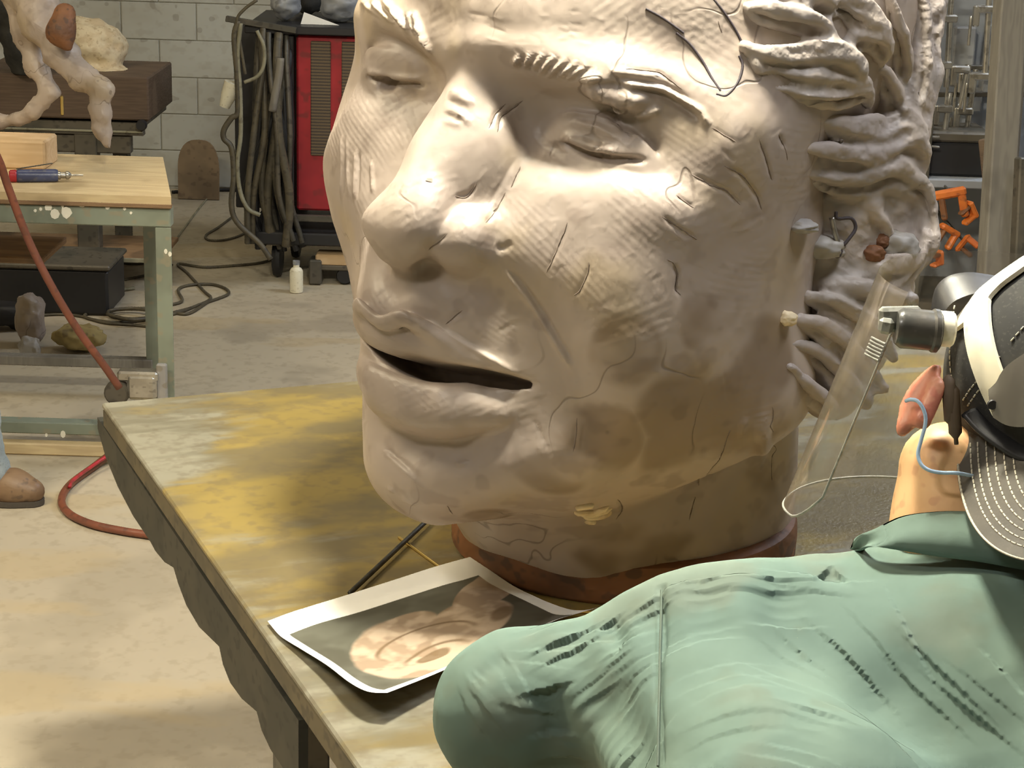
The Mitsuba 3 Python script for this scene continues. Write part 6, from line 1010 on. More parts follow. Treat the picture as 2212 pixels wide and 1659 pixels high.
 ([[0.2712,2.1985,1.3563],[0.2801,2.2043,1.3652]],0.0026,-0.0003,0.3),
 ([[0.2519,2.1859,1.3428],[0.2567,2.1887,1.3487],[0.2615,2.1914,1.3546]],0.0026,0.0003,0.3),
 ([[0.146,2.1529,1.4],[0.1525,2.1567,1.4038],[0.1591,2.1617,1.4073]],0.0026,0.0005,0.3),
 ([[0.0238,2.1725,1.3323],[0.0314,2.1701,1.3363],[0.0389,2.1679,1.3403]],0.0026,0.0004,0.3),
 ([[0.1559,2.1375,1.3433],[0.1623,2.138,1.3485],[0.1686,2.1386,1.3537]],0.0026,0.0004,0.3),
 ([[0.1935,2.1513,1.3853],[0.2028,2.1566,1.3869],[0.2122,2.162,1.3884]],0.0026,-0.0005,0.3),
 ([[0.0953,2.1501,1.3528],[0.1024,2.1491,1.3578]],0.0026,0.0003,0.3),
 ([[0.2459,2.1787,1.3849],[0.2546,2.1828,1.3921]],0.0026,-0.0002,0.3),
 ([[0.0697,2.1517,1.3238],[0.0764,2.1503,1.3283],[0.083,2.1491,1.3328]],0.0026,-0.0003,0.3),
 ([[0.1481,2.1324,1.3016],[0.1562,2.1343,1.3057],[0.1643,2.1366,1.3097]],0.0026,0.0003,0.3),
 ([[0.0687,2.1626,1.3636],[0.0789,2.1597,1.3668],[0.089,2.1569,1.3701]],0.0026,0.0003,0.3),
 ([[0.0168,2.199,1.3862],[0.0269,2.2002,1.3959]],0.0026,0.0004,0.3),
 ([[0.2886,2.2185,1.2896],[0.2984,2.2285,1.289],[0.3084,2.24,1.288]],0.0026,0.0002,0.3),
 ([[0.2459,2.1804,1.3568],[0.2571,2.1874,1.3624]],0.0026,0.0004,0.3),
 ([[0.1494,2.1486,1.3947],[0.1576,2.1525,1.3995],[0.1661,2.1584,1.4039]],0.0026,0.0003,0.3),
 ([[0.2731,2.2001,1.3562],[0.2864,2.2103,1.3615]],0.0026,0.0003,0.3),
 ([[0.1116,2.1592,1.3967],[0.1207,2.1608,1.4028]],0.0026,0.0004,0.3),
 ([[0.1325,2.1567,1.4019],[0.1412,2.1614,1.4071],[0.1502,2.1683,1.412]],0.0026,-0.0002,0.3),
 ([[0.118,2.1326,1.2972],[0.1311,2.1318,1.3013]],0.0026,-0.0002,0.3),
 ([[0.038,2.1629,1.29],[0.0486,2.1574,1.2962]],0.0026,0.0004,0.3),
 ([[0.0853,2.1419,1.301],[0.0925,2.1404,1.3067]],0.0026,0.0003,0.3),
 ([[0.1252,2.1361,1.3215],[0.1351,2.1359,1.3254]],0.0026,0.0003,0.3),
 ([[0.1291,2.1423,1.3622],[0.1376,2.1411,1.3667],[0.146,2.1403,1.3711]],0.0026,-0.0003,0.3),
 ([[0.0357,2.1739,1.3551],[0.0429,2.1716,1.3579],[0.0501,2.1694,1.3607]],0.0026,0.0004,0.3),
 ([[0.1776,2.1413,1.3426],[0.1885,2.1449,1.3465]],0.0026,-0.0005,0.3),
 ([[0.1514,2.1322,1.2973],[0.1593,2.1345,1.3022],[0.1674,2.1373,1.307]],0.0026,-0.0004,0.3),
 ([[0.1441,2.1328,1.3063],[0.1506,2.134,1.31],[0.1572,2.1355,1.3137]],0.0026,0.0003,0.3),
 ([[0.2354,2.1734,1.3577],[0.2424,2.1777,1.3616]],0.0026,-0.0005,0.3),
 ([[0.2786,2.2083,1.3177],[0.2878,2.2167,1.3192],[0.2973,2.2264,1.3205]],0.0026,0.0003,0.3),
 ([[0.0261,2.1936,1.3863],[0.0344,2.1936,1.3931]],0.0026,-0.0005,0.3),
 ([[0.0838,2.1436,1.3085],[0.0911,2.1422,1.3137]],0.0026,0.0005,0.3),
 ([[0.2324,2.1712,1.4034],[0.2432,2.1752,1.4066]],0.0026,-0.0003,0.3),
 ([[0.1699,2.1436,1.3845],[0.1789,2.1507,1.3931]],0.0026,0.0004,0.3),
 ([[0.0932,2.1428,1.3198],[0.0987,2.1426,1.3261],[0.1041,2.1426,1.3322]],0.0026,0.0002,0.3),
 ([[0.2681,2.1922,1.3862],[0.2779,2.1988,1.389],[0.2877,2.2061,1.3918]],0.0026,0.0002,0.3),
 ([[0.2284,2.1758,1.4741],[0.2363,2.1796,1.4825]],0.0026,-0.0002,0.3),
 ([[0.2784,2.1979,1.397],[0.2844,2.2012,1.4049],[0.2905,2.2049,1.4127]],0.0026,0.0004,0.3),
 ([[0.2626,2.1811,1.4365],[0.2711,2.1864,1.4404],[0.2797,2.1928,1.444]],0.0026,0.0002,0.3),
 ([[0.2523,2.1791,1.4094],[0.2598,2.1821,1.4164],[0.2673,2.1857,1.4233]],0.0026,0.0002,0.3),
 ([[0.2854,2.1976,1.4392],[0.2937,2.2046,1.445]],0.0026,-0.0002,0.3),
 ([[0.2333,2.1775,1.4782],[0.2427,2.183,1.4868]],0.0026,-0.0003,0.3),
 ([[0.2911,2.2172,1.3451],[0.2986,2.224,1.3515]],0.0026,-0.0002,0.3),
 ([[0.2314,2.1698,1.4307],[0.2353,2.1705,1.4402],[0.2393,2.1717,1.4497]],0.0026,0.0003,0.3),
 ([[0.2024,2.1514,1.3567],[0.2113,2.1572,1.3627]],0.0026,0.0002,0.3),
 ([[0.2519,2.1837,1.3648],[0.2599,2.1886,1.3696]],0.0026,0.0003,0.3),
 ([[0.2384,2.1748,1.3724],[0.2441,2.178,1.3785],[0.2498,2.1808,1.3848]],0.0026,-0.0002,0.3),
 ([[0.248,2.1782,1.4005],[0.2585,2.1829,1.4064]],0.0026,0.0002,0.3),
 ([[0.2098,2.1677,1.4199],[0.2178,2.1684,1.4261],[0.2257,2.1691,1.4323]],0.0026,-0.0003,0.3),
 ([[0.1758,2.14,1.3584],[0.1867,2.1434,1.3665]],0.0026,0.0003,0.3),
 ([[0.1985,2.1526,1.3826],[0.2098,2.1607,1.3879]],0.0026,0.0002,0.3),
 ([[0.2292,2.1731,1.4632],[0.2354,2.1744,1.4673],[0.2417,2.1765,1.4712],[0.2481,2.1794,1.4751]],0.0026,0.0002,0.3),
 ([[0.2619,2.1817,1.4279],[0.2717,2.1875,1.4324]],0.0026,0.0002,0.3),
 ([[0.2464,2.1742,1.4572],[0.254,2.1777,1.4618],[0.2619,2.1826,1.4661]],0.0026,0.0004,0.3),
 ([[0.2041,2.1782,1.4812],[0.2083,2.1796,1.488],[0.2126,2.1819,1.4946]],0.0026,0.0002,0.3),
 ([[0.2061,2.1564,1.3809],[0.2174,2.1648,1.3891]],0.0026,0.0003,0.3),
 ([[0.285,2.1979,1.458],[0.295,2.2069,1.4626],[0.3051,2.216,1.4673]],0.0026,-0.0003,0.3),
 ([[0.2349,2.1716,1.4103],[0.2435,2.1745,1.4132],[0.2523,2.1781,1.416]],0.0026,0.0003,0.3),
 ([[0.2255,2.1689,1.4217],[0.2331,2.1702,1.4264]],0.0026,0.0002,0.3),
 ([[0.2866,2.2062,1.386],[0.2921,2.2096,1.3926],[0.2977,2.2134,1.3992]],0.0026,0.0003,0.3),
 ([[0.2412,2.1765,1.4716],[0.2464,2.1798,1.4774],[0.2516,2.184,1.4831],[0.257,2.1891,1.4887]],0.0026,-0.0002,0.3),
 ([[0.1774,2.1811,1.4668],[0.1832,2.1802,1.4719],[0.189,2.1796,1.477],[0.1949,2.1794,1.4819]],0.0026,-0.0004,0.3),
 ([[0.1988,2.1647,1.4079],[0.2072,2.1668,1.4144]],0.0026,-0.0003,0.3),
 ([[0.2711,2.1871,1.4326],[0.2781,2.1919,1.4367],[0.2852,2.1974,1.4407]],0.0026,0.0002,0.3),
 ([[0.2634,2.1854,1.4727],[0.2716,2.1933,1.4801]],0.0026,0.0002,0.3),
 ([[-0.1193,2.1903,1.3797],[-0.1115,2.1891,1.3804],[-0.1038,2.1897,1.3808]],0.0026,0.0003,0.3),
 ([[-0.075,2.1716,1.3314],[-0.0627,2.1678,1.3287]],0.0026,0.0003,0.3),
 ([[-0.0597,2.2044,1.3656],[-0.0504,2.2017,1.3647],[-0.0411,2.2016,1.3633]],0.0026,0.0003,0.3),
 ([[-0.1212,2.1765,1.351],[-0.1305,2.1824,1.3577]],0.0026,-0.0004,0.3),
 ([[-0.1814,2.3121,1.2713],[-0.1667,2.2938,1.2764]],0.0026,0.0003,0.3),
 ([[-0.0617,2.1862,1.3581],[-0.0526,2.1777,1.3528]],0.0026,0.0004,0.3),
 ([[-0.1269,2.2082,1.3919],[-0.1193,2.2092,1.3965]],0.0026,0.0003,0.3),
 ([[-0.1052,2.1762,1.3331],[-0.0926,2.1806,1.3348]],0.0026,0.0003,0.3),
 ([[-0.1178,2.2154,1.4025],[-0.1047,2.2136,1.4055]],0.0026,-0.0003,0.3),
 ([[-0.1611,2.214,1.3597],[-0.1544,2.2102,1.3666],[-0.1479,2.2076,1.3732]],0.0026,0.0004,0.3),
 ([[-0.1899,2.3718,1.3309],[-0.1911,2.3771,1.3392],[-0.1923,2.3822,1.3476]],0.0026,0.0005,0.3),
 ([[-0.0809,2.2103,1.3964],[-0.0671,2.2132,1.3975]],0.0026,0.0004,0.3),
 ([[-0.1393,2.2008,1.3006],[-0.1337,2.1878,1.3141]],0.0026,0.0002,0.3),
 ([[-0.0679,2.1708,1.3393],[-0.0618,2.172,1.3452],[-0.0557,2.1755,1.3507]],0.0026,0.0004,0.3),
 ([[-0.0445,2.1711,1.3197],[-0.0388,2.1735,1.3275]],0.0026,-0.0002,0.3),
 ([[-0.16,2.2362,1.29],[-0.1506,2.2047,1.3049]],0.0026,0.0003,0.3),
 ([[-0.185,2.3765,1.3563],[-0.169,2.3616,1.3636]],0.0026,0.0002,0.3),
 ([[-0.0589,2.1808,1.3553],[-0.0625,2.191,1.3602],[-0.0662,2.2035,1.3647]],0.0026,0.0003,0.3),
 ([[-0.0636,2.1944,1.3612],[-0.0603,2.2068,1.3667]],0.0026,0.0003,0.3),
 ([[-0.0744,2.1904,1.3563],[-0.0663,2.1842,1.3555],[-0.0582,2.1794,1.3543]],0.0026,-0.0003,0.3),
 ([[-0.1759,2.2245,1.3342],[-0.1729,2.2211,1.3421]],0.0026,0.0004,0.3),
 ([[-0.1085,2.2024,1.3934],[-0.1008,2.2042,1.395]],0.0026,0.0002,0.3),
 ([[-0.1293,2.2006,1.3847],[-0.1207,2.2001,1.3887],[-0.1121,2.2016,1.3923]],0.0026,-0.0005,0.3),
 ([[-0.1259,2.1868,1.312],[-0.1176,2.1839,1.3148],[-0.1094,2.1832,1.3171]],0.0026,-0.0005,0.3),
 ([[-0.0594,2.2123,1.388],[-0.0512,2.213,1.3901]],0.0026,0.0002,0.3),
 ([[-0.1353,2.2105,1.3878],[-0.1242,2.1995,1.3867]],0.0026,0.0004,0.3),
 ([[-0.1454,2.1947,1.3599],[-0.1303,2.1845,1.3629]],0.0026,0.0004,0.3),
 ([[-0.0377,2.2108,1.3676],[-0.0304,2.2041,1.3619]],0.0026,0.0003,0.3),
 ([[-0.1178,2.1783,1.3248],[-0.1097,2.1773,1.3276]],0.0026,0.0003,0.3),
 ([[-0.0574,2.1811,1.3557],[-0.0479,2.1776,1.3515]],0.0026,-0.0004,0.3),
 ([[-0.0912,2.1875,1.3702],[-0.0881,2.1941,1.3766],[-0.085,2.2011,1.3828]],0.0026,-0.0003,0.3),
 ([[-0.1602,2.2271,1.3693],[-0.1513,2.2107,1.3714]],0.0026,0.0002,0.3),
 ([[-0.049,2.1687,1.3302],[-0.0407,2.1722,1.3281],[-0.0325,2.1788,1.3255]],0.0026,-0.0003,0.3),
 ([[-0.0934,2.1885,1.3103],[-0.0861,2.1802,1.3154]],0.0026,-0.0002,0.3),
 ([[-0.0684,2.1738,1.3099],[-0.0613,2.17,1.3159],[-0.0543,2.1683,1.3213]],0.0026,0.0005,0.3),
 ([[-0.0774,2.1891,1.3547],[-0.0684,2.1807,1.3521]],0.0026,-0.0005,0.3),
 ([[-0.1383,2.1982,1.3749],[-0.1261,2.1965,1.383]],0.0026,-0.0004,0.3),
 ([[-0.1732,2.3651,1.3609],[-0.1642,2.3551,1.3616],[-0.1473,2.2269,1.3843]],0.0026,0.0004,0.3),
 ([[-0.0978,2.1916,1.3808],[-0.0856,2.2026,1.3857]],0.0026,0.0002,0.3),
 ([[-0.1266,2.1774,1.3427],[-0.1197,2.1767,1.3536]],0.0026,-0.0003,0.3),
 ([[-0.0432,2.2124,1.3713],[-0.0316,2.2094,1.3658]],0.0026,0.0002,0.3),
 ([[-0.1857,2.3378,1.2818],[-0.1694,2.2261,1.3094],[-0.1606,2.2076,1.3163]],0.0026,-0.0003,0.3),
 ([[-0.1057,2.1927,1.308],[-0.0976,2.1905,1.3109]],0.0026,-0.0002,0.3),
 ([[-0.1033,2.1806,1.3675],[-0.0955,2.1824,1.3656],[-0.0878,2.1868,1.3631]],0.0026,0.0005,0.3),
 ([[-0.04,2.1729,1.3241],[-0.031,2.1802,1.3202],[-0.022,2.185,1.3169]],0.0026,0.0003,0.3),
 ([[-0.1114,2.2158,1.2292],[-0.1013,2.2131,1.236]],0.0026,0.0003,0.3),
 ([[-0.0466,2.1913,1.206],[-0.0379,2.1897,1.2097],[-0.0291,2.188,1.2135]],0.0026,-0.0004,0.3),
 ([[0.0083,2.1785,1.2867],[0.0148,2.1743,1.2936],[0.0212,2.1706,1.3003]],0.0026,-0.0002,0.3),
 ([[0.0186,2.1773,1.1907],[0.0251,2.1759,1.1969],[0.0316,2.1744,1.2032]],0.0026,-0.0005,0.3),
 ([[0.0406,2.167,1.2586],[0.0482,2.1608,1.2656]],0.0026,0.0005,0.3),
 ([[-0.1068,2.2186,1.2457],[-0.096,2.2157,1.2513]],0.0026,-0.0003,0.3),
 ([[-0.0055,2.185,1.234],[0.0025,2.1833,1.2376],[0.0106,2.1813,1.2412]],0.0026,0.0004,0.3),
 ([[-0.1125,2.2078,1.2086],[-0.103,2.198,1.2163]],0.0026,0.0005,0.3),
 ([[-0.1011,2.1986,1.2176],[-0.0927,2.2074,1.2263]],0.0026,0.0005,0.3),
 ([[-0.0213,2.1891,1.2366],[-0.0092,2.1871,1.2441]],0.0026,0.0005,0.3),
 ([[-0.0877,2.1976,1.189],[-0.0729,2.1908,1.1953]],0.0026,-0.0002,0.3),
 ([[-0.0392,2.1921,1.2285],[-0.0289,2.1906,1.2342],[-0.0186,2.189,1.2398]],0.0026,-0.0002,0.3),
 ([[0.0435,2.16,1.2932],[0.0498,2.157,1.3023],[0.0561,2.1549,1.3112]],0.0026,-0.0005,0.3),
 ([[-0.0497,2.2022,1.2604],[-0.0353,2.1972,1.2592]],0.0026,0.0003,0.3),
 ([[-0.0365,2.1848,1.1929],[-0.0261,2.1854,1.1961],[-0.0156,2.1841,1.1997]],0.0026,0.0004,0.3),
 ([[-0.0926,2.1978,1.215],[-0.0841,2.2027,1.217]],0.0026,-0.0002,0.3),
 ([[-0.1074,2.2158,1.2359],[-0.0988,2.2131,1.2401],[-0.0903,2.2109,1.2443]],0.0026,0.0003,0.3),
 ([[-0.0753,2.2011,1.2242],[-0.0663,2.1994,1.2301],[-0.0573,2.1981,1.2359]],0.0026,0.0005,0.3),
 ([[-0.0987,2.2255,1.2678],[-0.0871,2.2215,1.2774]],0.0026,0.0002,0.3),
 ([[-0.0284,2.1936,1.251],[-0.0245,2.1938,1.2593],[-0.0206,2.1932,1.2678]],0.0026,0.0003,0.3),
 ([[-0.0065,2.1877,1.2627],[0.0044,2.1826,1.2729]],0.0026,0.0004,0.3),
 ([[-0.0878,2.2067,1.2312],[-0.0791,2.2048,1.2369],[-0.0705,2.2035,1.2424]],0.0026,0.0004,0.3),
 ([[-0.0474,2.1856,1.1924],[-0.0403,2.1869,1.1964],[-0.0332,2.1875,1.2007]],0.0026,-0.0002,0.3),
 ([[-0.0978,2.2003,1.2182],[-0.0914,2.2063,1.2237]],0.0026,-0.0003,0.3),
 ([[-0.1113,2.2014,1.2156],[-0.1038,2.1988,1.2188],[-0.0968,2.2051,1.2197]],0.0026,0.0005,0.3),
 ([[-0.0135,2.1901,1.2605],[-0.0039,2.1867,1.2665],[0.0057,2.182,1.2728]],0.0026,-0.0002,0.3),
 ([[-0.0125,2.1884,1.2848],[-0.0004,2.1817,1.2945]],0.0026,0.0003,0.3),
 ([[0.0144,2.1799,1.2318],[0.0252,2.1766,1.243]],0.0026,-0.0003,0.3),
 ([[0.0331,2.174,1.2056],[0.0425,2.1709,1.2124],[0.0517,2.1665,1.2194]],0.0026,0.0005,0.3),
 ([[-0.0661,2.189,1.1907],[-0.0526,2.1886,1.198]],0.0026,0.0005,0.3),
 ([[-0.1071,2.2163,1.0828],[-0.0967,2.2066,1.0858],[-0.0864,2.1989,1.0881]],0.0026,-0.0003,0.3),
 ([[-0.1071,2.2178,1.0095],[-0.0989,2.2131,1.011],[-0.0908,2.2088,1.0123]],0.0026,-0.0005,0.3),
 ([[0.0293,2.1671,1.0924],[0.0347,2.1636,1.0838],[0.0401,2.1615,1.0747]],0.0026,0.0005,0.3),
 ([[-0.0275,2.1897,1.0767],[-0.0158,2.1824,1.0773]],0.0026,0.0004,0.3),
 ([[0.0279,2.1721,1.0392],[0.0373,2.1682,1.0457]],0.0026,0.0003,0.3),
 ([[0.0232,2.1674,1.0558],[0.0294,2.1681,1.049]],0.0026,0.0004,0.3),
 ([[-0.0862,2.1853,1.1019],[-0.0807,2.1953,1.0892],[-0.0757,2.2187,1.072]],0.0026,0.0005,0.3),
 ([[0.0792,2.1823,1.0207],[0.0823,2.2,1.0034]],0.0026,0.0003,0.3),
 ([[-0.1202,2.2293,1.0326],[-0.1123,2.2294,1.0407],[-0.1044,2.2298,1.0487]],0.0026,0.0005,0.3),
 ([[-0.1591,2.2866,1.0586],[-0.1534,2.279,1.0532],[-0.1476,2.2697,1.0484]],0.0026,0.0004,0.3),
 ([[-0.0451,2.1779,1.1159],[-0.0353,2.1773,1.1175],[-0.0256,2.1762,1.1191]],0.0026,0.0002,0.3),
 ([[-0.0294,2.1997,0.9986],[-0.0254,2.2105,0.9872]],0.0026,-0.0003,0.3),
 ([[0.0795,2.1757,1.0289],[0.0917,2.1853,1.0192]],0.0026,-0.0004,0.3),
 ([[-0.1573,2.285,1.0598],[-0.1458,2.2715,1.0575]],0.0026,0.0005,0.3),
 ([[0.0174,2.1871,1.0158],[0.0323,2.1846,1.019]],0.0026,-0.0003,0.3),
 ([[0.0102,2.17,1.058],[0.012,2.171,1.0488],[0.0139,2.1738,1.039]],0.0026,-0.0002,0.3),
 ([[-0.1184,2.2313,0.9925],[-0.1082,2.222,0.999],[-0.0981,2.2146,1.0049]],0.0026,0.0002,0.3),
 ([[-0.0327,2.1771,1.1164],[-0.0244,2.1763,1.1178]],0.0026,-0.0003,0.3),
 ([[-0.1422,2.2439,1.0155],[-0.133,2.2349,1.0208],[-0.1239,2.2284,1.0251]],0.0026,-0.0005,0.3),
 ([[-0.0909,2.2268,1.0716],[-0.081,2.2208,1.0725],[-0.0712,2.2159,1.0731]],0.0026,0.0004,0.3),
 ([[-0.101,2.1989,1.0932],[-0.1029,2.2347,1.0707],[-0.1033,2.2361,1.0593]],0.0026,0.0003,0.3),
 ([[0.0268,2.172,1.0397],[0.0332,2.1681,1.0473],[0.0396,2.1647,1.0546]],0.0026,0.0003,0.3),
 ([[-0.0958,2.2269,1.054],[-0.0887,2.2155,1.0453]],0.0026,0.0004,0.3),
 ([[0.0488,2.1661,1.047],[0.056,2.1702,1.0376],[0.0633,2.1765,1.0275]],0.0026,-0.0004,0.3),
 ([[-0.0648,2.2064,0.9968],[-0.0592,2.2161,0.9827]],0.0026,-0.0002,0.3),
 ([[-0.0469,2.1877,1.0335],[-0.037,2.1841,1.0376],[-0.0271,2.1808,1.0416]],0.0026,0.0003,0.3),
 ([[-0.0113,2.1768,1.0422],[-0.0038,2.1763,1.0384],[0.0038,2.1768,1.0342]],0.0026,0.0004,0.3),
 ([[0.0506,2.1593,1.0919],[0.0655,2.1553,1.0909]],0.0026,0.0002,0.3),
 ([[-0.108,2.1994,1.0962],[-0.1073,2.223,1.079],[-0.1063,2.2399,1.0639]],0.0026,0.0002,0.3),
 ([[0.0458,2.16,1.0754],[0.053,2.1587,1.071]],0.0026,0.0002,0.3),
 ([[-0.1174,2.2016,1.1],[-0.109,2.1996,1.0966]],0.0026,-0.0003,0.3),
 ([[0.0423,2.1766,1.0291],[0.0509,2.1758,1.0293]],0.0026,0.0002,0.3),
 ([[-0.1589,2.2731,0.9926],[-0.1488,2.2576,0.9949],[-0.1391,2.2461,0.9958]],0.0026,0.0003,0.3),
 ([[0.0589,2.1864,1.0157],[0.0695,2.1865,1.0156],[0.0802,2.1873,1.0153]],0.0026,0.0005,0.3),
 ([[-0.0408,2.1886,1.0208],[-0.0344,2.1916,1.0113],[-0.028,2.1982,1.0005]],0.0026,0.0003,0.3),
 ([[-0.1169,2.223,1.0237],[-0.1067,2.2173,1.0279],[-0.0966,2.2124,1.0318]],0.0026,0.0003,0.3),
 ([[-0.066,2.2095,0.9925],[-0.0556,2.2062,0.9939]],0.0026,0.0003,0.3),
 ([[-0.0631,2.2061,0.9964],[-0.0524,2.208,0.9908]],0.0026,-0.0003,0.3),
 ([[-0.0289,2.1921,1.0884],[-0.0194,2.1874,1.0917],[-0.0099,2.1833,1.0947]],0.0026,-0.0004,0.3),
 ([[-0.0145,2.1842,1.0865],[-0.0072,2.1793,1.081],[0.0002,2.1747,1.0754]],0.0026,0.0003,0.3),
 ([[-0.0434,2.257,1.5684],[-0.0341,2.2502,1.5663],[-0.0249,2.244,1.5641],[-0.0157,2.2384,1.5618]],0.0026,-0.0005,0.3),
 ([[-0.0496,2.262,1.5691],[-0.0347,2.2516,1.571]],0.0026,-0.0002,0.3),
 ([[0.0539,2.2121,1.5575],[0.0635,2.2097,1.5569],[0.0731,2.2073,1.5564],[0.0826,2.2052,1.5558]],0.0026,0.0003,0.3),
 ([[0.0734,2.2154,1.5884],[0.082,2.2139,1.5857],[0.0907,2.2126,1.583],[0.0994,2.2114,1.5803]],0.0026,0.0004,0.3),
 ([[0.0852,2.2126,1.5783],[0.093,2.2118,1.5784],[0.1007,2.2111,1.5785],[0.1085,2.2106,1.5785],[0.1163,2.2103,1.5785]],0.0026,0.0003,0.3),
 ([[0.1821,2.2116,1.5724],[0.1931,2.2127,1.5734],[0.2041,2.214,1.5744]],0.0026,-0.0003,0.3),
 ([[0.0525,2.2194,1.5913],[0.0645,2.2171,1.5908]],0.0026,-0.0004,0.3),
 ([[-0.0676,2.2731,1.5388],[-0.058,2.2618,1.5392],[-0.0486,2.2544,1.539],[-0.0393,2.2489,1.5387]],0.0026,0.0004,0.3),
 ([[-0.0132,2.2331,1.5466],[-0.0058,2.2291,1.5437],[0.0016,2.2253,1.5408]],0.0026,-0.0003,0.3),
 ([[0.0165,2.2279,1.5848],[0.0247,2.2254,1.5847],[0.033,2.2231,1.5847]],0.0026,0.0004,0.3),
 ([[0.1591,2.209,1.5636],[0.1671,2.2095,1.5626],[0.1752,2.21,1.5615],[0.1833,2.2104,1.5605],[0.1913,2.2108,1.5595]],0.0026,0.0002,0.3),
 ([[0.0005,2.2266,1.5485],[0.0084,2.2232,1.5484],[0.0163,2.22,1.5482],[0.0242,2.217,1.5481],[0.0321,2.2142,1.5479]],0.0026,-0.0003,0.3),
 ([[0.1505,2.2109,1.5849],[0.1603,2.2113,1.5845],[0.1701,2.2118,1.5841],[0.18,2.2126,1.5837]],0.0026,0.0003,0.3),
 ([[0.1038,2.2122,1.5886],[0.1115,2.2114,1.5861],[0.1193,2.2108,1.5836],[0.127,2.2103,1.5811],[0.1348,2.21,1.5785]],0.0026,0.0003,0.3),
 ([[-0.0663,2.279,1.5806],[-0.0576,2.2705,1.58],[-0.0491,2.263,1.5794],[-0.0406,2.2564,1.5786]],0.0026,-0.0005,0.3),
 ([[0.1916,2.2135,1.5816],[0.2014,2.2142,1.5781],[0.2112,2.215,1.5746]],0.0026,0.0005,0.3),
 ([[0.0413,2.2159,1.5586],[0.0504,2.2154,1.5634],[0.0594,2.2148,1.5681]],0.0026,0.0003,0.3),
 ([[-0.0448,2.2529,1.5552],[-0.0364,2.2471,1.5538],[-0.028,2.2418,1.5523],[-0.0196,2.237,1.5508]],0.0026,0.0004,0.3),
 ([[-0.0089,2.232,1.5524],[0.0006,2.2281,1.5535],[0.01,2.2246,1.5547]],0.0026,-0.0004,0.3),
 ([[0.0515,2.2181,1.578],[0.0606,2.2161,1.5767],[0.0698,2.2144,1.5754]],0.0026,-0.0004,0.3),
 ([[-0.039,2.2476,1.5486],[-0.0289,2.2418,1.5481],[-0.0189,2.2362,1.5477]],0.0026,0.0003,0.3),
 ([[0.0372,2.221,1.5731],[0.0464,2.2186,1.5724],[0.0556,2.2164,1.5717]],0.0026,0.0004,0.3),
 ([[0.0451,2.218,1.5681],[0.0538,2.216,1.5683],[0.0626,2.2142,1.5684],[0.0713,2.2126,1.5686]],0.0026,-0.0004,0.3),
 ([[0.0997,2.2008,1.5532],[0.1073,2.2009,1.5538],[0.1149,2.2013,1.5545],[0.1225,2.2022,1.555]],0.0026,0.0003,0.3),
 ([[0.1015,2.2041,1.5584],[0.1092,2.2036,1.5581],[0.1169,2.2035,1.5578],[0.1247,2.2037,1.5574],[0.1324,2.2042,1.557]],0.0026,-0.0005,0.3),
 ([[0.1741,2.2114,1.5774],[0.1851,2.2122,1.5761],[0.1962,2.2132,1.5748]],0.0026,0.0003,0.3),
 ([[0.1516,2.2115,1.5887],[0.1603,2.2118,1.5888],[0.1691,2.2124,1.5889],[0.1779,2.2131,1.5889]],0.0026,-0.0003,0.3),
 ([[0.0856,2.2105,1.5689],[0.0981,2.2086,1.5677]],0.0026,0.0004,0.3),
 ([[0.0792,2.2025,1.5503],[0.0923,2.198,1.5477]],0.0026,0.0005,0.3),
 ([[0.1675,2.2074,1.5527],[0.1776,2.208,1.551],[0.1877,2.2085,1.5493]],0.0026,-0.0004,0.3),
 ([[0.082,2.2125,1.5753],[0.0912,2.211,1.5733],[0.1003,2.2096,1.5713],[0.1094,2.2085,1.5693]],0.0026,0.0002,0.3),
 ([[0.1725,2.2113,1.5781],[0.1805,2.2121,1.5794],[0.1886,2.213,1.5807],[0.1966,2.2141,1.582],[0.2047,2.2154,1.5833]],0.0026,0.0003,0.3),
 ([[0.0914,2.2114,1.5752],[0.0989,2.2108,1.5756],[0.1064,2.2103,1.576]],0.0026,0.0004,0.3),
 ([[0.0451,2.2189,1.5727],[0.052,2.2164,1.5683],[0.0588,2.2137,1.564],[0.0657,2.2105,1.5597]],0.0026,0.0005,0.3),
 ([[0.012,2.2269,1.5631],[0.0258,2.2217,1.5616]],0.0026,0.0005,0.3),
 ([[0.0923,2.2108,1.5729],[0.0999,2.2099,1.5722],[0.1075,2.2092,1.5716],[0.1151,2.2088,1.5709]],0.0026,0.0004,0.3),
 ([[0.1487,2.2103,1.5796],[0.1607,2.2106,1.5778]],0.0026,0.0003,0.3),
 ([[0.1278,2.2076,1.5663],[0.1376,2.2081,1.5666],[0.1473,2.2088,1.5669]],0.0026,-0.0005,0.3),
 ([[-0.0406,2.2564,1.5799],[-0.0304,2.2493,1.5781],[-0.0202,2.243,1.5762]],0.0026,0.0004,0.3),
 ([[0.0361,2.2177,1.5594],[0.0459,2.2154,1.5602],[0.0556,2.2133,1.5611]],0.0026,0.0003,0.3),
 ([[0.0236,2.1914,1.3801],[0.0294,2.1919,1.3866],[0.0351,2.1931,1.393]],0.0026,0.0003,0.3),
 ([[-0.0278,2.1862,1.3407],[-0.0274,2.1904,1.3483],[-0.027,2.197,1.3555],[-0.0267,2.2049,1.3624]],0.0026,0.0004,0.3),
 ([[-0.0228,2.218,1.4007],[-0.0194,2.2195,1.4078],[-0.0159,2.2215,1.4149],[-0.0125,2.2245,1.4217]],0.0026,0.0004,0.3),
 ([[0.0266,2.1845,1.37],[0.0316,2.1858,1.3779],[0.0367,2.1874,1.3857]],0.0026,0.0005,0.3),
 ([[-0.016,2.1852,1.3128],[-0.0123,2.1852,1.3208],[-0.0085,2.1855,1.3287]],0.0026,-0.0003,0.3),
 ([[-0.0122,2.2174,1.3922],[-0.0089,2.2194,1.4002],[-0.0056,2.2223,1.408]],0.0026,0.0004,0.3),
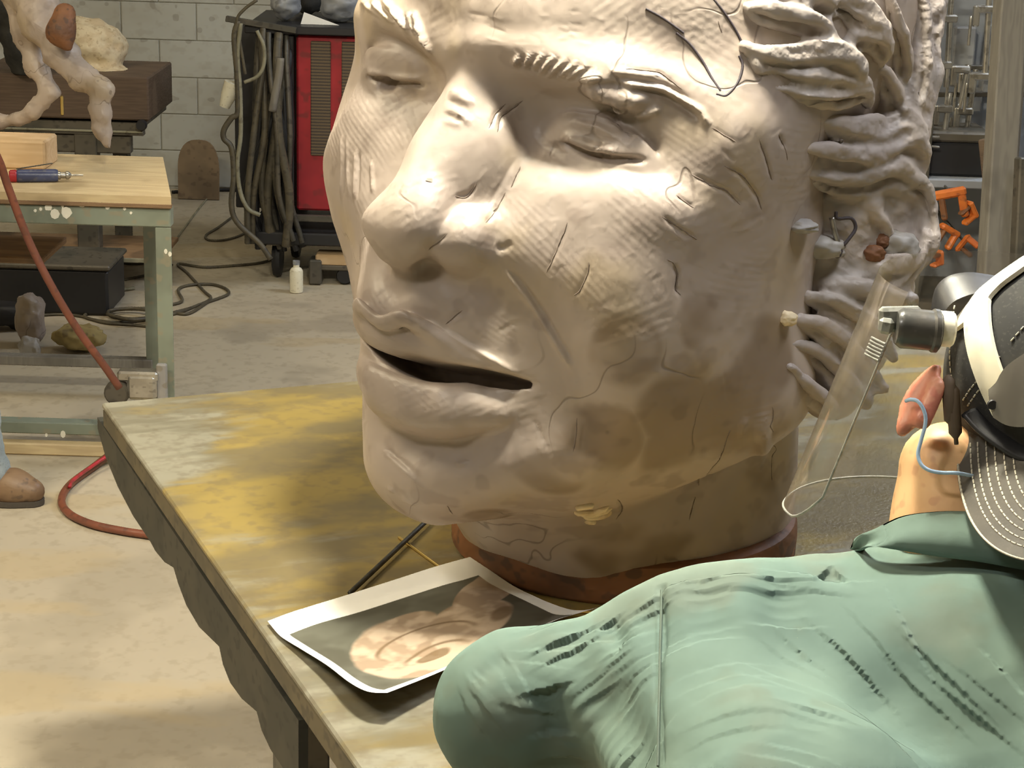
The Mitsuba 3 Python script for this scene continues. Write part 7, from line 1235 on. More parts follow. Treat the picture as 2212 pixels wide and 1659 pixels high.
 ([[0.0013,2.1885,1.3494],[0.0076,2.1884,1.3563],[0.0138,2.1881,1.3631]],0.0026,0.0005,0.3),
 ([[0.0433,2.2066,1.4088],[0.0477,2.2194,1.4178]],0.0026,0.0006,0.3),
 ([[0.0933,2.1659,1.3956],[0.0969,2.1713,1.4037],[0.1008,2.1806,1.4113]],0.0026,0.0003,0.3),
 ([[0.0102,2.1877,1.358],[0.0164,2.1884,1.3667],[0.0227,2.1894,1.3754]],0.0026,0.0003,0.3),
 ([[0.0955,2.158,1.3806],[0.098,2.1602,1.3884],[0.1006,2.1632,1.396]],0.0026,0.0004,0.3),
 ([[-0.0417,2.214,1.3931],[-0.0384,2.2151,1.4014],[-0.0351,2.2167,1.4096]],0.0026,0.0004,0.3),
 ([[0.083,2.1472,1.3251],[0.0854,2.1498,1.3389]],0.0026,0.0003,0.3),
 ([[-0.0193,2.1927,1.3466],[-0.0153,2.1966,1.3532],[-0.0112,2.1996,1.3601],[-0.0072,2.2019,1.3671]],0.0026,0.0004,0.3),
 ([[0.0878,2.2017,1.4266],[0.093,2.1959,1.4404]],0.0026,0.0005,0.3),
 ([[-0.0048,2.2233,1.4103],[0,2.227,1.4165],[0.0048,2.2323,1.4225],[0.0097,2.2393,1.4282]],0.0026,0.0003,0.3),
 ([[-0.0046,2.2093,1.3815],[-0.0012,2.2119,1.3894],[0.0023,2.2149,1.3971]],0.0026,0.0006,0.3),
 ([[0.0967,2.149,1.3498],[0.1006,2.1495,1.3571],[0.1044,2.15,1.3644]],0.0026,0.0006,0.3),
 ([[0.0085,2.1769,1.3149],[0.0135,2.1765,1.3289]],0.0026,-0.0003,0.3),
 ([[0.0556,2.1654,1.3558],[0.0608,2.1657,1.3631],[0.066,2.1661,1.3704]],0.0026,0.0006,0.3),
 ([[0.0255,2.17,1.323],[0.0298,2.17,1.3329],[0.0341,2.1706,1.3427]],0.0026,-0.0003,0.3),
 ([[-0.032,2.2155,1.381],[-0.0258,2.2168,1.3903]],0.0026,0.0003,0.3),
 ([[-0.0141,2.1984,1.3566],[-0.0119,2.2039,1.3663],[-0.0098,2.2091,1.3761]],0.0026,-0.0005,0.3),
 ([[0.0385,2.1669,1.3355],[0.0395,2.1685,1.3434],[0.0406,2.1703,1.3513],[0.0417,2.1725,1.3591]],0.0026,0.0005,0.3),
 ([[0.0648,2.1758,1.3906],[0.0683,2.1808,1.3989]],0.0026,0.0005,0.3),
 ([[0.0249,2.2237,1.4162],[0.0294,2.2311,1.4222],[0.0339,2.2367,1.4285],[0.0383,2.2367,1.4358]],0.0026,0.0004,0.3),
 ([[0.0392,2.1679,1.341],[0.0439,2.1687,1.3505],[0.0487,2.1697,1.3599]],0.0026,0.0006,0.3),
 ([[0.0091,2.1818,1.3411],[0.0117,2.1857,1.3552]],0.0026,-0.0006,0.3),
 ([[0.0566,2.1725,1.3761],[0.0625,2.1733,1.3839],[0.0684,2.1746,1.3915]],0.0026,0.0005,0.3),
 ([[0.0448,2.181,1.382],[0.0495,2.1822,1.3884],[0.0542,2.1841,1.3947]],0.0026,0.0006,0.3),
 ([[0.0555,2.2129,1.4153],[0.0591,2.2191,1.4235]],0.0026,-0.0006,0.3),
 ([[0.0576,2.1821,1.3944],[0.0623,2.1922,1.4052]],0.0026,0.0003,0.3),
 ([[-0.0482,2.2132,1.3909],[-0.0426,2.2145,1.3991],[-0.0369,2.2161,1.4073]],0.0026,0.0006,0.3),
 ([[0.0802,2.1575,1.3611],[0.0835,2.1592,1.3707],[0.0869,2.1613,1.3804]],0.0026,0.0004,0.3),
 ([[0.0312,2.1815,1.3686],[0.0345,2.1829,1.3753],[0.0379,2.1845,1.3819],[0.0412,2.1866,1.3884]],0.0026,0.0006,0.3),
 ([[0.1065,2.1332,1.2292],[0.1124,2.1304,1.2408]],0.0026,-0.0002,0.3),
 ([[0.1063,2.1322,1.2424],[0.1152,2.1294,1.2482],[0.1242,2.1276,1.2537]],0.0026,-0.0002,0.3),
 ([[0.09,2.1549,1.0764],[0.0996,2.1555,1.0821]],0.0026,0.0004,0.3),
 ([[0.1624,2.1741,1.0761],[0.169,2.1818,1.0671],[0.1758,2.1902,1.0577]],0.0026,0.0005,0.3),
 ([[0.2456,2.1844,1.2475],[0.2583,2.1933,1.2458]],0.0026,0.0002,0.3),
 ([[0.0985,2.1568,1.0747],[0.1036,2.1547,1.0902]],0.0026,0.0004,0.3),
 ([[0.2592,2.2109,1.0921],[0.2532,2.2038,1.1051],[0.2474,2.1977,1.1177]],0.0026,0.0005,0.3),
 ([[0.0952,2.1517,1.126],[0.103,2.1491,1.1317],[0.1108,2.146,1.1374]],0.0026,-0.0004,0.3),
 ([[0.2634,2.1971,1.2265],[0.2725,2.2038,1.2344]],0.0026,0.0004,0.3),
 ([[0.2305,2.1776,1.1784],[0.2368,2.1805,1.1869]],0.0026,0.0004,0.3),
 ([[0.208,2.182,1.1086],[0.2156,2.1844,1.1122],[0.2232,2.1868,1.1158]],0.0026,0.0004,0.3),
 ([[0.0995,2.1413,1.1937],[0.1064,2.1369,1.2004],[0.1134,2.1333,1.2068]],0.0026,-0.0004,0.3),
 ([[0.1646,2.1316,1.2551],[0.1751,2.1361,1.2558],[0.1857,2.1423,1.2561]],0.0026,-0.0004,0.3),
 ([[0.1228,2.1605,1.0801],[0.1351,2.1627,1.081]],0.0026,-0.0004,0.3),
 ([[0.1386,2.1267,1.2387],[0.1499,2.1276,1.244]],0.0026,-0.0004,0.3),
 ([[0.1543,2.1332,1.1899],[0.1646,2.1361,1.1914],[0.175,2.1406,1.1924]],0.0026,0.0004,0.3),
 ([[0.144,2.1304,1.1973],[0.1491,2.13,1.2041],[0.1541,2.1301,1.2109]],0.0026,0.0002,0.3),
 ([[0.2706,2.2048,1.1508],[0.2862,2.2147,1.1448]],0.0026,-0.0003,0.3),
 ([[0.1202,2.1357,1.178],[0.1228,2.1335,1.1871]],0.0026,-0.0004,0.3),
 ([[0.1033,2.1329,1.2655],[0.1171,2.1293,1.267]],0.0026,0.0004,0.3),
 ([[0.1856,2.1456,1.1995],[0.192,2.149,1.2046],[0.1984,2.1529,1.2095]],0.0026,0.0003,0.3),
 ([[0.2488,2.1913,1.1577],[0.2575,2.1957,1.1632],[0.2663,2.2007,1.1687]],0.0026,-0.0003,0.3),
 ([[0.1059,2.133,1.2334],[0.1146,2.1299,1.2372],[0.1232,2.1279,1.2407]],0.0026,-0.0005,0.3),
 ([[0.0996,2.1416,1.1917],[0.1097,2.136,1.197],[0.1199,2.132,1.2019]],0.0026,-0.0005,0.3),
 ([[0.1424,2.1281,1.2159],[0.1521,2.1289,1.2198]],0.0026,0.0004,0.3),
 ([[0.0835,2.1408,1.2633],[0.0914,2.1373,1.2675]],0.0026,-0.0004,0.3),
 ([[0.0854,2.1514,1.1845],[0.096,2.1456,1.1797]],0.0026,0.0004,0.3),
 ([[0.2251,2.1708,1.2146],[0.233,2.1759,1.2245]],0.0026,0.0003,0.3),
 ([[0.2655,2.2413,1.0488],[0.2769,2.2436,1.0544]],0.0026,0.0002,0.3),
 ([[0.0998,2.134,1.2659],[0.1099,2.1308,1.2632],[0.1199,2.1285,1.2603]],0.0026,0.0004,0.3),
 ([[0.086,2.1535,1.1661],[0.0959,2.1472,1.17]],0.0026,0.0003,0.3),
 ([[0.1566,2.1753,1.0693],[0.1599,2.1717,1.0786],[0.1632,2.1686,1.0878]],0.0026,0.0002,0.3),
 ([[0.1277,2.1302,1.2035],[0.1346,2.129,1.207],[0.1416,2.1286,1.2102]],0.0026,0.0004,0.3),
 ([[0.1617,2.1344,1.1954],[0.1713,2.1396,1.1881],[0.181,2.1463,1.1802]],0.0026,0.0004,0.3),
 ([[0.0934,2.1402,1.2209],[0.1015,2.1362,1.2205],[0.1096,2.133,1.2198]],0.0026,0.0005,0.3),
 ([[0.1378,2.1578,1.0936],[0.149,2.1618,1.0911],[0.1603,2.1672,1.0881]],0.0026,-0.0003,0.3),
 ([[0.1882,2.1441,1.2335],[0.1924,2.1467,1.2421],[0.1967,2.1499,1.2506]],0.0026,0.0003,0.3),
 ([[0.084,2.1538,1.0816],[0.091,2.1535,1.0876],[0.098,2.1536,1.0934]],0.0026,0.0005,0.3),
 ([[0.1386,2.1266,1.2423],[0.1474,2.1273,1.2407],[0.1563,2.129,1.2389]],0.0026,0.0003,0.3),
 ([[0.1654,2.1382,1.182],[0.1749,2.1424,1.1828]],0.0026,0.0004,0.3),
 ([[-0.0431,2.1904,1.1462],[-0.0366,2.1888,1.1453]],0.0026,0.0003,0.3),
 ([[-0.0164,2.1814,1.1388],[-0.0058,2.1793,1.135]],0.0026,-0.0003,0.3),
 ([[-0.0156,2.1754,1.125],[-0.0055,2.1763,1.118]],0.0026,0.0005,0.3),
 ([[-0.0273,2.1769,1.1281],[-0.0245,2.1758,1.1212]],0.0026,0.0002,0.3),
 ([[-0.0673,2.186,1.1402],[-0.0617,2.1832,1.1364]],0.0026,-0.0002,0.3),
 ([[0.0121,2.1769,1.1264],[0.0154,2.1764,1.1207]],0.0026,-0.0003,0.3),
 ([[-0.0454,2.1917,1.1471],[-0.0375,2.1903,1.1468]],0.0026,0.0005,0.3),
 ([[-0.0025,2.1782,1.1322],[0.0032,2.1772,1.1244]],0.0026,-0.0003,0.3),
 ([[0.0122,2.1775,1.1333],[0.0157,2.1766,1.1284]],0.0026,0.0004,0.3),
 ([[0.0036,2.1779,1.116],[0.0148,2.176,1.1101]],0.0026,0.0004,0.3),
 ([[0.0084,2.1776,1.117],[0.0154,2.1763,1.1199]],0.0026,0.0003,0.3),
 ([[-0.0499,2.1781,1.1192],[-0.0452,2.1782,1.1143]],0.0026,0.0003,0.3),
 ([[-0.0282,2.1885,1.1465],[-0.0201,2.1836,1.1415]],0.0026,0.0004,0.3),
 ([[-0.0085,2.1813,1.1391],[-0.0027,2.1784,1.1327]],0.0026,-0.0004,0.3),
 ([[-0.0414,2.1774,1.1209],[-0.0328,2.1771,1.1245]],0.0026,-0.0004,0.3),
 ([[0.0017,2.1827,1.1478],[0.0077,2.1791,1.1383]],0.0026,-0.0003,0.3),
 ([[-0.0673,2.1807,1.13],[-0.0664,2.1786,1.1167]],0.0026,0.0003,0.3),
 ([[-0.0678,2.181,1.1309],[-0.0578,2.1809,1.132]],0.0026,0.0005,0.3),
 ([[-0.0068,2.1762,1.1275],[-0.001,2.177,1.1195]],0.0026,-0.0005,0.3),
 ([[0.0016,2.1824,1.147],[0.0107,2.1789,1.1409]],0.0026,0.0003,0.3),
 ([[-0.0389,2.1865,1.1428],[-0.0326,2.1843,1.1409]],0.0026,0.0004,0.3),
 ([[-0.0305,2.1769,1.1254],[-0.0289,2.1765,1.1187]],0.0026,0.0002,0.3),
 ([[-0.0671,2.1915,1.1459],[-0.0605,2.1906,1.1457]],0.0026,0.0002,0.3),
 ([[-0.0177,2.1806,1.1376],[-0.0097,2.1847,1.1463]],0.0026,0.0004,0.3),
 ([[-0.0189,2.1761,1.1163],[-0.0157,2.1771,1.112]],0.0026,-0.0004,0.3),
 ([[0.1937,2.1853,1.5062],[0.1975,2.1883,1.5123],[0.2014,2.1926,1.5182]],0.0026,0.0005,0.3),
 ([[0.1477,2.1851,1.5123],[0.152,2.1874,1.523]],0.0026,-0.0002,0.3),
 ([[0.1668,2.1854,1.5063],[0.1705,2.1865,1.5136],[0.1743,2.1894,1.5207]],0.0026,0.0003,0.3),
 ([[0.1872,2.2096,1.5537],[0.189,2.2111,1.5624],[0.1908,2.2122,1.5711]],0.0026,0.0003,0.3),
 ([[0.2066,2.1842,1.5015],[0.2128,2.1907,1.512]],0.0026,0.0004,0.3),
 ([[0.218,2.2103,1.5494],[0.2226,2.2139,1.5618]],0.0026,0.0003,0.3),
 ([[0.1836,2.2043,1.5405],[0.1909,2.2093,1.5513]],0.0026,0.0004,0.3),
 ([[0.1587,2.1859,1.5143],[0.1641,2.1878,1.52]],0.0026,-0.0003,0.3),
 ([[0.2152,2.214,1.5665],[0.2221,2.2167,1.5749]],0.0026,0.0002,0.3),
 ([[0.2028,2.2138,1.5739],[0.2069,2.2158,1.5835]],0.0026,0.0002,0.3),
 ([[0.2188,2.1869,1.5038],[0.2295,2.1946,1.5126]],0.0026,-0.0003,0.3),
 ([[0.2293,2.2174,1.5725],[0.2349,2.2213,1.585]],0.0026,0.0004,0.3),
 ([[0.2071,2.2068,1.5406],[0.2145,2.2099,1.5489]],0.0026,-0.0003,0.3),
 ([[0.2282,2.1893,1.5047],[0.2339,2.1938,1.5097]],0.0026,-0.0002,0.3),
 ([[0.1844,2.1875,1.5138],[0.1899,2.1921,1.5208]],0.0026,0.0004,0.3),
 ([[0.1488,2.1889,1.5277],[0.1508,2.1944,1.5363],[0.153,2.201,1.5449]],0.0026,-0.0004,0.3),
 ([[0.1423,2.1866,1.524],[0.1528,2.1923,1.5325]],0.0026,0.0003,0.3),
 ([[0.1665,2.1873,1.5177],[0.175,2.1939,1.5281]],0.0026,-0.0002,0.3),
 ([[0.152,2.2026,1.5479],[0.1571,2.2064,1.554]],0.0026,0.0005,0.3),
 ([[0.1478,2.191,1.532],[0.1514,2.1999,1.5438]],0.0026,-0.0003,0.3),
 ([[0.2148,2.213,1.5619],[0.2196,2.2149,1.5679],[0.2244,2.2169,1.5739]],0.0026,-0.0003,0.3),
 ([[0.144,2.2098,1.5754],[0.1425,2.2105,1.5822]],0.0026,0.0004,0.3),
 ([[0.1468,2.209,1.5689],[0.1514,2.2101,1.5768],[0.156,2.2111,1.5846]],0.0026,-0.0005,0.3),
 ([[0.2122,2.2005,1.5273],[0.2188,2.2038,1.5316],[0.2255,2.2065,1.5361]],0.0026,0.0004,0.3),
 ([[0.206,2.214,1.5722],[0.2107,2.2166,1.585]],0.0026,-0.0003,0.3),
 ([[0.221,2.2115,1.5532],[0.227,2.2135,1.5579],[0.2331,2.2155,1.5626]],0.0026,0.0004,0.3),
 ([[0.2375,2.1945,1.5094],[0.2476,2.2029,1.5195]],0.0026,0.0004,0.3),
 ([[0.2299,2.2177,1.5735],[0.2349,2.2203,1.5803],[0.2399,2.223,1.5871]],0.0026,0.0003,0.3),
 ([[0.1351,2.1874,1.4983],[0.1436,2.1856,1.5036]],0.0026,0.0004,0.3),
 ([[0.2088,2.1882,1.509],[0.2146,2.1949,1.5179]],0.0026,0.0003,0.3),
 ([[0.1398,2.1871,1.5263],[0.1415,2.1904,1.5329]],0.0026,0.0003,0.3),
 ([[0.1683,2.1852,1.5042],[0.1708,2.1863,1.5128],[0.1735,2.1895,1.5212]],0.0026,0.0005,0.3),
 ([[0.2061,2.2118,1.5599],[0.2085,2.2143,1.5723]],0.0026,0.0005,0.3),
 ([[0.2331,2.1966,1.5147],[0.2386,2.201,1.52]],0.0026,0.0004,0.3),
 ([[0.1917,2.2116,1.5654],[0.1937,2.2127,1.5732],[0.1958,2.2139,1.581]],0.0026,0.0004,0.3)]
nn = normals(sv, sf)
lump_ = (meshkit.fbm(sv*9, 3, 4)-.5)*.008+(meshkit.fbm(sv*np.array([45, 45, 30]), 3, 6)-.5)*.0012
sv = sv+nn*lump_[:, None]
sv = strokes(sv, sf, HEAD_STROKES)
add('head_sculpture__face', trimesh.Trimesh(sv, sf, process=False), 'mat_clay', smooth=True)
lab('head_sculpture', 'giant clay head of a man with half closed eyes on the steel table', 'sculpture')
HEADV = sv
# rusty base ring
RC = np.array([0.164,2.5582])
add('head_sculpture__base_ring', lathe([(.15, .0005), (.238, .0005), (.243, .006), (.244, .030), (.243, .047), (.240, .054), (.232, .058), (.15, .058), (.15, .0005)], (RC[0], RC[1], ZT), 120), 'mat_rust', smooth=40)
lab('head_sculpture__base_ring', 'rusty steel turntable ring under the neck')
# hair
LOCKS = []
for pts in [[(1612,15,2.193,0.008),(1650,32,2.2,0.016),(1700,42,2.211,0.02),(1750,48,2.225,0.02),(1790,72,2.237,0.01)],[(1606,98,2.194,0.006),(1660,128,2.203,0.016),(1720,128,2.22,0.022),(1790,122,2.248,0.024),(1842,146,2.277,0.02),(1850,175,2.294,0.01)],[(1640,150,2.202,0.008),(1720,168,2.224,0.016),(1800,170,2.26,0.016),(1850,186,2.292,0.008)],[(1672,195,2.21,0.008),(1740,208,2.236,0.02),(1810,206,2.277,0.024),(1868,200,2.318,0.018),(1878,225,2.342,0.01)],[(1760,262,2.279,0.008),(1840,285,2.334,0.02),(1900,285,2.374,0.026),(1955,266,2.392,0.022),(1985,285,2.406,0.01)],[(1700,320,2.254,0.008),(1790,340,2.317,0.02),(1880,338,2.368,0.026),(1950,308,2.393,0.024),(1988,330,2.415,0.016),(1990,365,2.429,0.008)],[(1730,378,2.295,0.008),(1800,396,2.347,0.02),(1870,385,2.379,0.026),(1935,370,2.394,0.022),(1975,400,2.412,0.01)],[(1790,-10,2.241,0.01),(1830,20,2.255,0.018),(1870,42,2.278,0.022),(1905,62,2.297,0.01)],[(1830,95,2.269,0.01),(1870,80,2.285,0.018),(1900,95,2.307,0.02),(1908,130,2.322,0.01)],[(1650,-30,2.201,0.01),(1710,-6,2.213,0.018),(1770,4,2.229,0.018),(1810,24,2.242,0.008)],[(1915,-30,2.303,0.012),(1925,40,2.322,0.016),(1945,110,2.356,0.018),(1950,180,2.384,0.012)],[(1985,-30,2.385,0.014),(1990,80,2.402,0.018),(1985,180,2.406,0.018),(1965,250,2.399,0.01)],[(2018,-30,2.434,0.012),(2020,100,2.436,0.014),(2003,220,2.431,0.014),(1993,300,2.425,0.008)],[(1895,150,2.339,0.01),(1925,200,2.37,0.018),(1940,245,2.386,0.012)],[(1940,395,2.406,0.012),(1985,402,2.424,0.016),(2005,440,2.435,0.017),(2008,500,2.436,0.016),(1992,560,2.436,0.016),(1960,600,2.432,0.014),(1930,612,2.422,0.01)],[(1875,430,2.389,0.01),(1885,470,2.396,0.012),(1908,500,2.406,0.012),(1918,530,2.412,0.009)],[(1895,585,2.407,0.018),(1945,575,2.425,0.024),(1975,548,2.443,0.016)],[(1700,745,2.352,0.008),(1760,770,2.4,0.016),(1830,830,2.433,0.018),(1880,880,2.439,0.012)],[(1720,690,2.357,0.01),(1790,720,2.396,0.018),(1860,790,2.428,0.018),(1920,850,2.436,0.01)],[(1740,640,2.367,0.01),(1820,670,2.393,0.018),(1890,720,2.418,0.018),(1940,790,2.425,0.01)],[(1700,790,2.344,0.008),(1740,840,2.384,0.018),(1790,885,2.437,0.014),(1810,908,2.459,0.006)],[(1800,620,2.389,0.012),(1880,640,2.406,0.018),(1950,660,2.429,0.014),(1985,640,2.438,0.006)]]:
    P = smooth_path([np.r_[at(x, y, d), r] for x, y, d, r in pts], 5); LOCKS.append((P[:, :3], P[:, 3]))
HAIR_BALLS = [(1872,20,2.5,165),(1862,180,2.48,150),(1850,330,2.46,138),(1880,470,2.49,112),(1842,620,2.49,130),(1802,760,2.5,108),(1792,850,2.5,52),(1765,420,2.42,80),(1775,520,2.44,90),(1780,620,2.45,90),(1752,720,2.46,66),(1735,810,2.47,48)]
def hair_mass(p):
    d = None
    for (x, y, dd, r) in HAIR_BALLS:
        e = np.linalg.norm(p-at(x, y, dd), axis=-1)-r*dd/FOCAL; d = e if d is None else smin(d, e, .05)
    for c, r in LOCKS:
        near = np.abs(p-c.mean(0)).max(-1) < np.abs(c-c.mean(0)).max()+.07
        if near.any(): d[near] = smin(d[near], chain(p[near], c[::2], r[::2]*.80), .016)
    return d
B = np.array([at(x, y, dd) for x, y, dd, r in HAIR_BALLS])
m = surface(hair_mass, B.min(0)-.21, B.max(0)+.16, .0055); v, f = refine(m.vertices, m.faces, 1)
v = v+normals(v, f)*((meshkit.fbm(v*np.array([13, 13, 20]), 3, 3)-.5)*.018+(meshkit.fbm(v*np.array([60, 60, 90]), 2, 9)-.5)*.0035)[:, None]
HS = []
for c, r in LOCKS:                                      # crests, undercuts and strands along each wave
    g = rng.random(6); t = np.linspace(0, 1, len(c)); face_ = -FWD*(r*.70)[:, None]; upr = UP*r[:, None]
    HS.append((c+face_+upr*(.45+.15*np.sin(t*5+g[0]*6))[:, None], .0085, .0085, .25)); HS.append((c+face_*.9-upr*.62, .008, -.011, .2)); HS.append((c+face_*.8+upr*.95, .006, -.004, .3))
    for q in range(4):
        o = -.5+1.2*q/3+.15*(g[q]-.5); HS.append((c+face_+upr*(o+.12*np.sin(t*7+g[q]*9))[:, None], .0032, .0026*(1 if q % 2 else -1), .3))
v = strokes(v, f, HS)
add('head_sculpture__hair', trimesh.Trimesh(v, f, process=False), 'mat_clay_hair', smooth=True); lab('head_sculpture__hair', 'roughly modelled swept back wavy hair')
for i, (pts, r, m_) in enumerate([([(1806,457,2.361),(1809,472,2.362),(1839,472,2.368),(1848,493,2.372),(1833,517,2.369),(1822,530,2.368)],0.0022,'mat_line'),([(1773,520,2.363),(1791,530,2.367),(1800,550,2.368),(1812,553,2.369),(1818,540,2.368)],0.0022,'mat_line'),([(1797,470,2.361),(1803,500,2.364),(1812,530,2.367)],0.0035,'mat_steel_bright')]): add(num('head_sculpture__armature_wire', i), tube(smooth_path([at(*q) for q in pts], 6), r, 8), m_, smooth=True)
lab('head_sculpture__armature_wire', 'dark armature wire showing at the ear')
for i, (c, r, m_) in enumerate([((1730,488,2.316),(0.022,0.02,0.008),'mat_clay_grey'),((1775,535,2.376),(0.03,0.02,0.016),'mat_clay_grey'),((1703,688,2.326),(0.011,0.01,0.01),'mat_clay_pale'),((1905,520,2.405),(0.01,0.01,0.009),'mat_rust'),((1888,548,2.397),(0.014,0.012,0.011),'mat_rust'),((1935,535,2.419),(0.03,0.02,0.022),'mat_clay_grey')]):
    o = at(*c); me = trimesh.creation.icosphere(3); v = me.vertices*(1+.5*(meshkit.fbm(me.vertices*2.2+i*5.1, 3)-.5)[:, None])*np.array(r)+o
    add(num('head_sculpture__ear_lump', i), trimesh.Trimesh(v, me.faces, process=False), m_, smooth=True)
for i, s in enumerate([[[0.2151,2.2226,1.61],[0.228,2.222,1.5959],[0.2423,2.221,1.5766],[0.2515,2.2185,1.5604],[0.2533,2.2169,1.5538]],[[0.2481,2.2137,1.5477],[0.2522,2.2108,1.5366],[0.2471,2.2025,1.5191],[0.2336,2.1908,1.505],[0.2218,2.189,1.5065]],[[0.2266,2.1922,1.5099],[0.2164,2.1988,1.5234],[0.2061,2.2067,1.5405],[0.1906,2.2107,1.5594],[0.1747,2.2109,1.5714]],[[0.1831,2.2116,1.5716],[0.1575,2.2116,1.588],[0.1387,2.2125,1.5972]]]): add(num('head_sculpture__drawn_line', i), tube(smooth_path(s, 5), .0015, 6), 'mat_line', smooth=True)
near_ = cKDTree(HEADV)
for i, s in enumerate([[[0.1966,2.1677,1.417],[0.2166,2.1669,1.4071],[0.2283,2.1699,1.4021],[0.2402,2.1749,1.3967],[0.2573,2.1858,1.3801]],[[0.2331,2.1701,1.4278],[0.2543,2.179,1.4168],[0.2668,2.1887,1.4031],[0.2788,2.1999,1.3867],[0.2843,2.2067,1.3719]],[[0.2173,2.1748,1.4705],[0.231,2.173,1.4628],[0.245,2.1735,1.4547]],[[0.1638,2.1395,1.3729],[0.1747,2.1399,1.366],[0.1858,2.1429,1.3585],[0.1969,2.1486,1.3512],[0.2083,2.1564,1.3434]],[[0.1798,2.1531,1.3958],[0.1901,2.1516,1.3889],[0.2006,2.1534,1.3814]],[[0.1716,2.1399,1.3238],[0.18,2.1431,1.319],[0.1868,2.1462,1.3044],[0.1859,2.1445,1.2895],[0.1909,2.1471,1.2803]],[[0.0851,2.1445,1.3157],[0.0819,2.1432,1.3018],[0.0742,2.1449,1.2821],[0.0676,2.1483,1.2762]],[[0.0585,2.1646,1.357],[0.0527,2.1627,1.3421],[0.0478,2.1614,1.3287],[0.0422,2.1614,1.3144],[0.0366,2.1632,1.2996]],[[-0.0806,2.2026,1.2232],[-0.0714,2.2013,1.2318],[-0.0617,2.2007,1.2418]],[[-0.0719,2.2075,1.376],[-0.0585,2.2115,1.3756],[-0.0481,2.2132,1.391]],[[-0.0277,2.2035,1.3612],[-0.0206,2.211,1.3709],[-0.0155,2.2146,1.3813]],[[-0.0257,2.2318,1.4489],[-0.0245,2.2385,1.4587],[-0.0225,2.2439,1.4645],[-0.0101,2.2573,1.4724],[0.0023,2.2579,1.4822]],[[-0.0361,2.2325,1.4522],[-0.0296,2.2433,1.4676],[-0.0182,2.2552,1.4781]],[[0.2667,2.2125,1.0981],[0.2632,2.2152,1.086],[0.2605,2.2226,1.0686],[0.2559,2.2341,1.0497],[0.2465,2.2535,1.0277],[0.2458,2.342,0.9806]],[[0.2425,2.3431,0.9661],[0.2386,2.3423,0.9491],[0.2351,2.3413,0.9341]],[[0.3177,2.2362,1.1223],[0.3199,2.2403,1.1053],[0.323,2.2506,1.0863],[0.351,2.4329,1.0113],[0.3517,2.4341,0.994],[0.3524,2.4351,0.9767],[0.353,2.4358,0.9595]],[[0.0769,2.1566,1.1249],[0.0765,2.1543,1.1055],[0.0746,2.154,1.0843]],[[0.274,2.189,1.4568],[0.2844,2.1971,1.4344],[0.2895,2.2029,1.4201],[0.2948,2.2097,1.4055]],[[0.2225,2.2188,1.5856],[0.2273,2.2171,1.5729]],[[-0.1081,2.2032,1.3942],[-0.0989,2.2027,1.393]],[[-0.1022,2.1874,1.3145],[-0.0913,2.1814,1.3254],[-0.0801,2.1769,1.3382]],[[-0.0747,2.2121,0.9921],[-0.068,2.2231,0.9768]],[[-0.0075,2.2139,1.3872],[-0.0041,2.2177,1.3975],[0.0025,2.2232,1.4104]],[[0.1342,2.2201,1.0026],[0.144,2.277,0.97],[0.1368,2.2921,0.9517]],[[0.1179,2.187,1.5323],[0.138,2.1889,1.5312],[0.1566,2.191,1.5294],[0.1697,2.1885,1.5201],[0.1829,2.1864,1.5109]],[[0.2992,2.2101,1.459],[0.3075,2.2171,1.4447],[0.3121,2.2225,1.4282]],[[-0.0362,2.1837,1.3502],[-0.0286,2.1988,1.3577],[-0.0221,2.2107,1.3693]]]):   # hairline cracks follow the finished surface
    P = smooth_path(s, 5); d_, j_ = near_.query(P, 6); P = HEADV[j_].mean(1); P[1:-1] = (P[:-2]+2*P[1:-1]+P[2:])/4; n_ = len(P)
    add(num('head_sculpture__crack', i), tube(P, np.r_[.0003, np.full(n_-2, .0008)*(.5+.8*rng.random(n_-2)), .0003], 5), 'mat_crack', smooth=True)
lab('head_sculpture__drawn_line', 'dark hairline drawn on the temple')
for i, s in enumerate([[[0.0828,2.2129,0.9933],[0.0938,2.2098,0.9972],[0.1041,2.2116,0.9981]],[[0.0821,2.2356,0.9789],[0.096,2.2406,0.9781],[0.1077,2.2446,0.9782],[0.1235,2.2344,0.9886]],[[0.0917,2.2569,0.9683],[0.1057,2.2607,0.9686],[0.1292,2.2535,0.9794]],[[0.0947,2.2702,0.9604],[0.117,2.2764,0.9607],[0.1291,2.2685,0.9702]],[[0.0988,2.2803,0.953],[0.1049,2.2849,0.9497],[0.1119,2.2852,0.951]]]): add(num('head_sculpture__pale_chip', i), tube(smooth_path(s, 4), [.003]+[.007]*(4*(len(s)-1)-1)+[.002], 8, flat=.7), 'mat_clay_pale', smooth=True)
lab('head_sculpture__pale_chip', 'torn pale clay chip under the jaw')

# ------------------------------------------------------------------ on the steel table
tl = [(578, 1345, .004), (650, 1316, .006), (740, 1288, .010), (850, 1253, .012), (940, 1224, .014), (1015, 1203, .018)]
tr = [(1015, 1203, .018), (1062, 1234, .012), (1110, 1266, .007), (1165, 1293, .006), (1225, 1315, .010), (1262, 1318, .022), (1292, 1312, .038)]
bl = [(578, 1345, .004), (604, 1373, .006), (650, 1402, .012), (705, 1436, .022), (755, 1474, .032), (795, 1494, .036), (836, 1497, .038)]
br = [(836, 1497, .038), (930, 1460, .030), (1050, 1408, .024), (1130, 1372, .022), (1200, 1340, .026), (1245, 1326, .032), (1292, 1312, .038)]
def curve(c, n): P = smooth_path([on_z(x, y, ZT+z) for x, y, z in c], 12); L = np.r_[0, np.cumsum(np.linalg.norm(np.diff(P, axis=0), axis=1))]; s = np.linspace(0, L[-1], n); return np.stack([np.interp(s, L, P[:, k]) for k in range(3)], 1)
